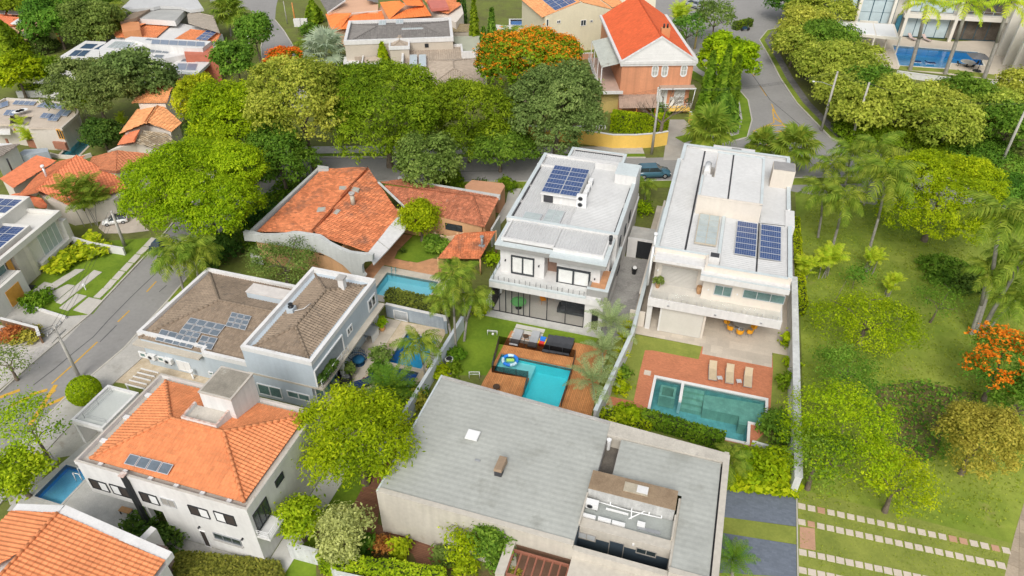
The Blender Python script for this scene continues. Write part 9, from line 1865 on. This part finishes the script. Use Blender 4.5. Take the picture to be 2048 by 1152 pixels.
pl=[pole('grey power pole with two crossarms on the near kerb of the left street',(160,757),655,.12,cross=1.4),pole('leaning pale pole rising from the end of the white garden wall, left',(250,492),422,.14),pole('pale pole with orange base in front of the top left trees',(123,86),42,.16),
 pole('concrete pole with a curved street lamp beside the side street, first from the left',(1642,262),143,.15,lamp=(-2.6,.4,-1.5)),pole('concrete pole at the edge of the tree row, second from the left',(1702,283),165,.15),pole('concrete pole standing among the yellow green trees, third of the row',(1821,262),182,.13,lamp=(.9,-.2,-2.4)),pole('tall pale pole at the right edge of the photo',(1998,336),205,.15),
 pole('tall grey pole at the mouth of the driveway with the dead tree',(1303,308),178,.14),pole('yellowish pole behind the brick house',(1389,98),36,.14,m=mat('yellow_pole',(.62,.48,.20),.8,.1)),pole('wooden coloured pole beside the back street',(592,52),5,.13,m=WOOD),pole('grey lamp pole by the back street steps',(575,48),2,.08),pole('white short pole at the corner of the back street',(500,92),72,.1,m=WHITEP)]
add(None,'orange_pole_base',Fr((pl[2][0],pl[2][1],0),0),[(-.25,.25,-.25,.25,0,1.8)],ODOOR,label='orange painted block at the foot of the top left pole',cat='post')
def wire(label,a,b,sag=.6,n=3,sp=.35,r=.013):
    mb=MB(); d=Vector((b[0]-a[0],b[1]-a[1],0)).normalized(); s=Vector((-d.y,d.x,0))*sp
    for i in range(n):
        o=s*(i-(n-1)/2); P_=[]
        for k in range(11): t=k/10; P_.append(Vector((a[0]+(b[0]-a[0])*t,a[1]+(b[1]-a[1])*t,a[2]-.1+(b[2]-a[2])*t-sag*4*t*(1-t)))+o)
        mb.path(P_,r,DARK,3)
    mb.build('power_lines',None,label,'power line',kind='stuff')
wire('bundle of power lines over the left street towards the near corner',pl[0],(-52,30,pl[0][2]),.5,4); wire('power lines along the left street between its two poles',pl[0],pl[1],.5,3); wire('power lines crossing above the junction to the driveway pole',pl[3],pl[7],.8,3,.3); wire('power lines between the first and second concrete poles',pl[3],pl[4],.3,3); wire('power lines from the second to the third concrete pole',pl[4],pl[5],.5,3); wire('power lines from the third pole to the right edge pole',pl[5],pl[6],.7,3); wire('power lines leaving the driveway pole towards the left over the street',pl[7],(-12,79.5,7),.8,3)
# cars
RUB=mat('tyre_rubber',(.02,.02,.022),.8,.1); RIMM=mat('alloy_rim',(.45,.46,.48),.3,.05,metal=.6); LMP=mat('headlamp_glass',(.75,.76,.74),.15,.05); TLM=mat('tail_lamp_red',(.5,.02,.02),.3,.05)
def car(name,label,loc,rz,paint,L=4.2,Wd=1.75,H=1.5,cat='car',suv=True,sc=1.0,roof_dark=False):
    r=thing(name,label,cat,loc,None,rz); OFF[r.name]=(0,0,0); r.scale=(sc,)*3; h=Wd/2
    # body from cross sections along x (front = +x): (x, half width, z low, z belt)
    S=[(-L/2,.80,.35,.78),(-L/2+.12,.92,.22,.92),(-L*.3,1,.2,.95),(0,1,.2,.93),(L*.22,1,.2,.90),(L*.36,.97,.2,.80),(L/2-.12,.88,.22,.68),(L/2,.74,.32,.55)]
    mb=MB(); k=mb.mi(paint)
    for x,w,z0,z1 in S:
        w*=h; mb.V+=[(x,-w*.95,z0),(x,-w,(z0+z1)/2),(x,-w*.93,z1),(x,0,z1+.05),(x,w*.93,z1),(x,w,(z0+z1)/2),(x,w*.95,z0)]
    n=7
    for i in range(len(S)-1):
        for j in range(n): a=i*n+j;b=i*n+(j+1)%n; mb.F.append((a,a+n,b+n,b)); mb.M.append(k); mb.sm.append(True)
    mb.F+=[tuple(range(n)),tuple(range((len(S)-1)*n+n-1,(len(S)-1)*n-1,-1))]; mb.M+=[k,k]; mb.sm+=[False]*2; body=mb.build('body',r)
    # cabin
    xb0,xt0,xt1,xb1=(-L*.46,-L*.38,L*.08,L*.24) if suv else (-L*.40,-L*.25,L*.06,L*.24); zb=.93; zt=H
    B_=[(xb0,-h*.9,zb),(xb1,-h*.9,zb-.02),(xb1,h*.9,zb-.02),(xb0,h*.9,zb)]; T_=[(xt0,-h*.72,zt-.06),(xt1,-h*.72,zt-.06),(xt1,h*.72,zt-.06),(xt0,h*.72,zt-.06)]
    mb=MB(); mb.hexa(B_+T_,GLASS); mb.build('windows',r,kind='stuff')
    mb=MB(); R_=[(x*1.0,y*1.03,zt-.07) for x,y,z in T_]; R2=[(x*.97,y*.9,zt) for x,y,z in T_]; mb.hexa(R_+R2,DARK if roof_dark else paint); mb.build('roof_panel',r)
    mb=MB()
    for y in (-1,1):
        for A_,C_ in ((B_[0],T_[0]),(B_[1],T_[1])): mb.tube((A_[0],abs(A_[1])*y,A_[2]),(C_[0],abs(C_[1])*y*1.01,C_[2]),.04,.035,paint,4)
        xm=(xt0+xt1)/2; mb.tube((xm-.1,h*.91*y,zb),(xm,h*.735*y,zt-.06),.035,.035,paint,4)
    mb.build('window_pillar',r,kind='stuff')
    for x in (-L*.31,L*.31):
        for y in (-h+.02,h-.02):
            s=1 if y>0 else -1; mb=MB(); mb.tube((x,y-s*.18,.32),(x,y+s*.02,.32),.32,.32,RUB,12); w=mb.build('wheel',r); mb=MB(); mb.tube((x,y+s*.015,.32),(x,y+s*.035,.32),.2,.18,RIMM,8); mb.build('rim',w)
    for y in (-h*.68,h*.68): mb=MB(); mb.hexa([(L/2-.18,y-.17,.56),(L/2-.01,y-.14,.5),(L/2-.01,y+.14,.5),(L/2-.18,y+.17,.56),(L/2-.2,y-.17,.68),(L/2-.05,y-.14,.62),(L/2-.05,y+.14,.62),(L/2-.2,y+.17,.68)],LMP); mb.build('headlight',r); mb=MB(); mb.box(WF,-L/2-.0,-L/2+.1,y-.15,y+.15,.66,.84,TLM); mb.build('taillight',r)
    for y in (-h-.06,h+.06): mb=MB(); mb.box(WF,L*.18,L*.22,y-.08,y+.08,.9,1.02,paint); mb.build('mirror',r)
    return r
def P0(x,y): g=G(x,y); return (float(g[0]),float(g[1]),.02)
NAVYP=mat('dark_blue_car_paint',(.015,.05,.09),.2,.05,spec=.6); SILV=mat('silver_car_paint',(.45,.47,.49),.25,.04,metal=.4); BLK=mat('black_car_paint',(.012,.014,.017),.15,.05,spec=.6); WHC=mat('white_car_paint',(.75,.75,.74),.25,.03,spec=.5); TEALP=mat('steel_blue_car_paint',(.05,.13,.18),.2,.06,spec=.6)
car('parked_car','dark blue car parked under the big street tree on the left street',P0(318,498),math.radians(262),NAVYP,sc=.62)
car('parked_car','steel blue car parked on the street between the two modern houses',P0(1305,352),math.radians(5),TEALP,sc=1.0); car('parked_car','silver car on the street at the top of the photo',P0(1386,14),math.radians(125),SILV)
car('parked_car','black car under the carport of the long white house',P0(412,147),math.radians(215),BLK,sc=.9); car('parked_car','white car with dark roof parked behind the areca clump at the left',P0(232,446),math.radians(200),WHC,sc=.62,roof_dark=True)
def bike(label,loc,rz,m):
    r=thing('motorcycle',label,'motorcycle',loc,None,rz); OFF[r.name]=(0,0,0)
    for x in (-.6,.6): mb=MB(); mb.tube((x,-.05,.3),(x,.05,.3),.3,.3,RUB,12); mb.build('wheel',r)
    mb=MB(); mb.hexa([(-.5,-.12,.35),(.35,-.14,.35),(.35,.14,.35),(-.5,.12,.35),(-.65,-.12,.75),(.2,-.12,.8),(.2,.12,.8),(-.65,.12,.75)],m); mb.build('body',r); mb=MB(); mb.tube((.6,0,.3),(.4,0,1.0),.05,.04,GREYM,6); mb.tube((.4,-.3,1.0),(.4,.3,1.0),.025,.025,DARK,5); mb.build('handlebar',r); mb=MB(); mb.box(WF,-.6,0,-.13,.13,.78,.86,DARK); mb.build('seat',r)
bike('dark motorcycle parked at the foot of the top left pole',P0(110,92),.4,DARK); bike('black motorcycle on the driveway right of the top street hedge',P0(1490,62),.2,NAVYP)
# street bits
t=thing('utility_cabinet','white double meter box beside the back street','cabinet',P0(603,53)); OFF[t.name]=(0,0,0)
for s in (-1,1): mb=MB(); mb.box(WF,s*.65-.6,s*.65+.6,-.3,.3,0,1.4,WTRIM); mb.build('box',t)
g=P0(172,580); t=thing('mailbox','small white post box on the front lawn of the left modern house','post box',g); OFF[t.name]=(0,0,0); mb=MB(); mb.box(WF,-.04,.04,-.04,.04,0,.5,WHITEP); mb.build('post',t); mb=MB(); mb.box(WF,-.14,.14,-.1,.1,.5,.68,WHITEP); mb.build('box',t)
g=G(993,780); t=thing('deck_chair','small round dark wicker stool on the left deck beside the pool fence','stool',(g[0],g[1],.03)); OFF[t.name]=(0,0,0); mb=MB(); mb.lathe((0,0,0),[(.25,.3),(.3,.35),(.28,.42)],BRN,14); mb.build('seat',t)
for k in range(4): a=k*1.57; mb=MB(); mb.tube((.2*math.cos(a),.2*math.sin(a),.32),(.25*math.cos(a),.25*math.sin(a),0),.02,.02,BRN,5); mb.build('leg',t)
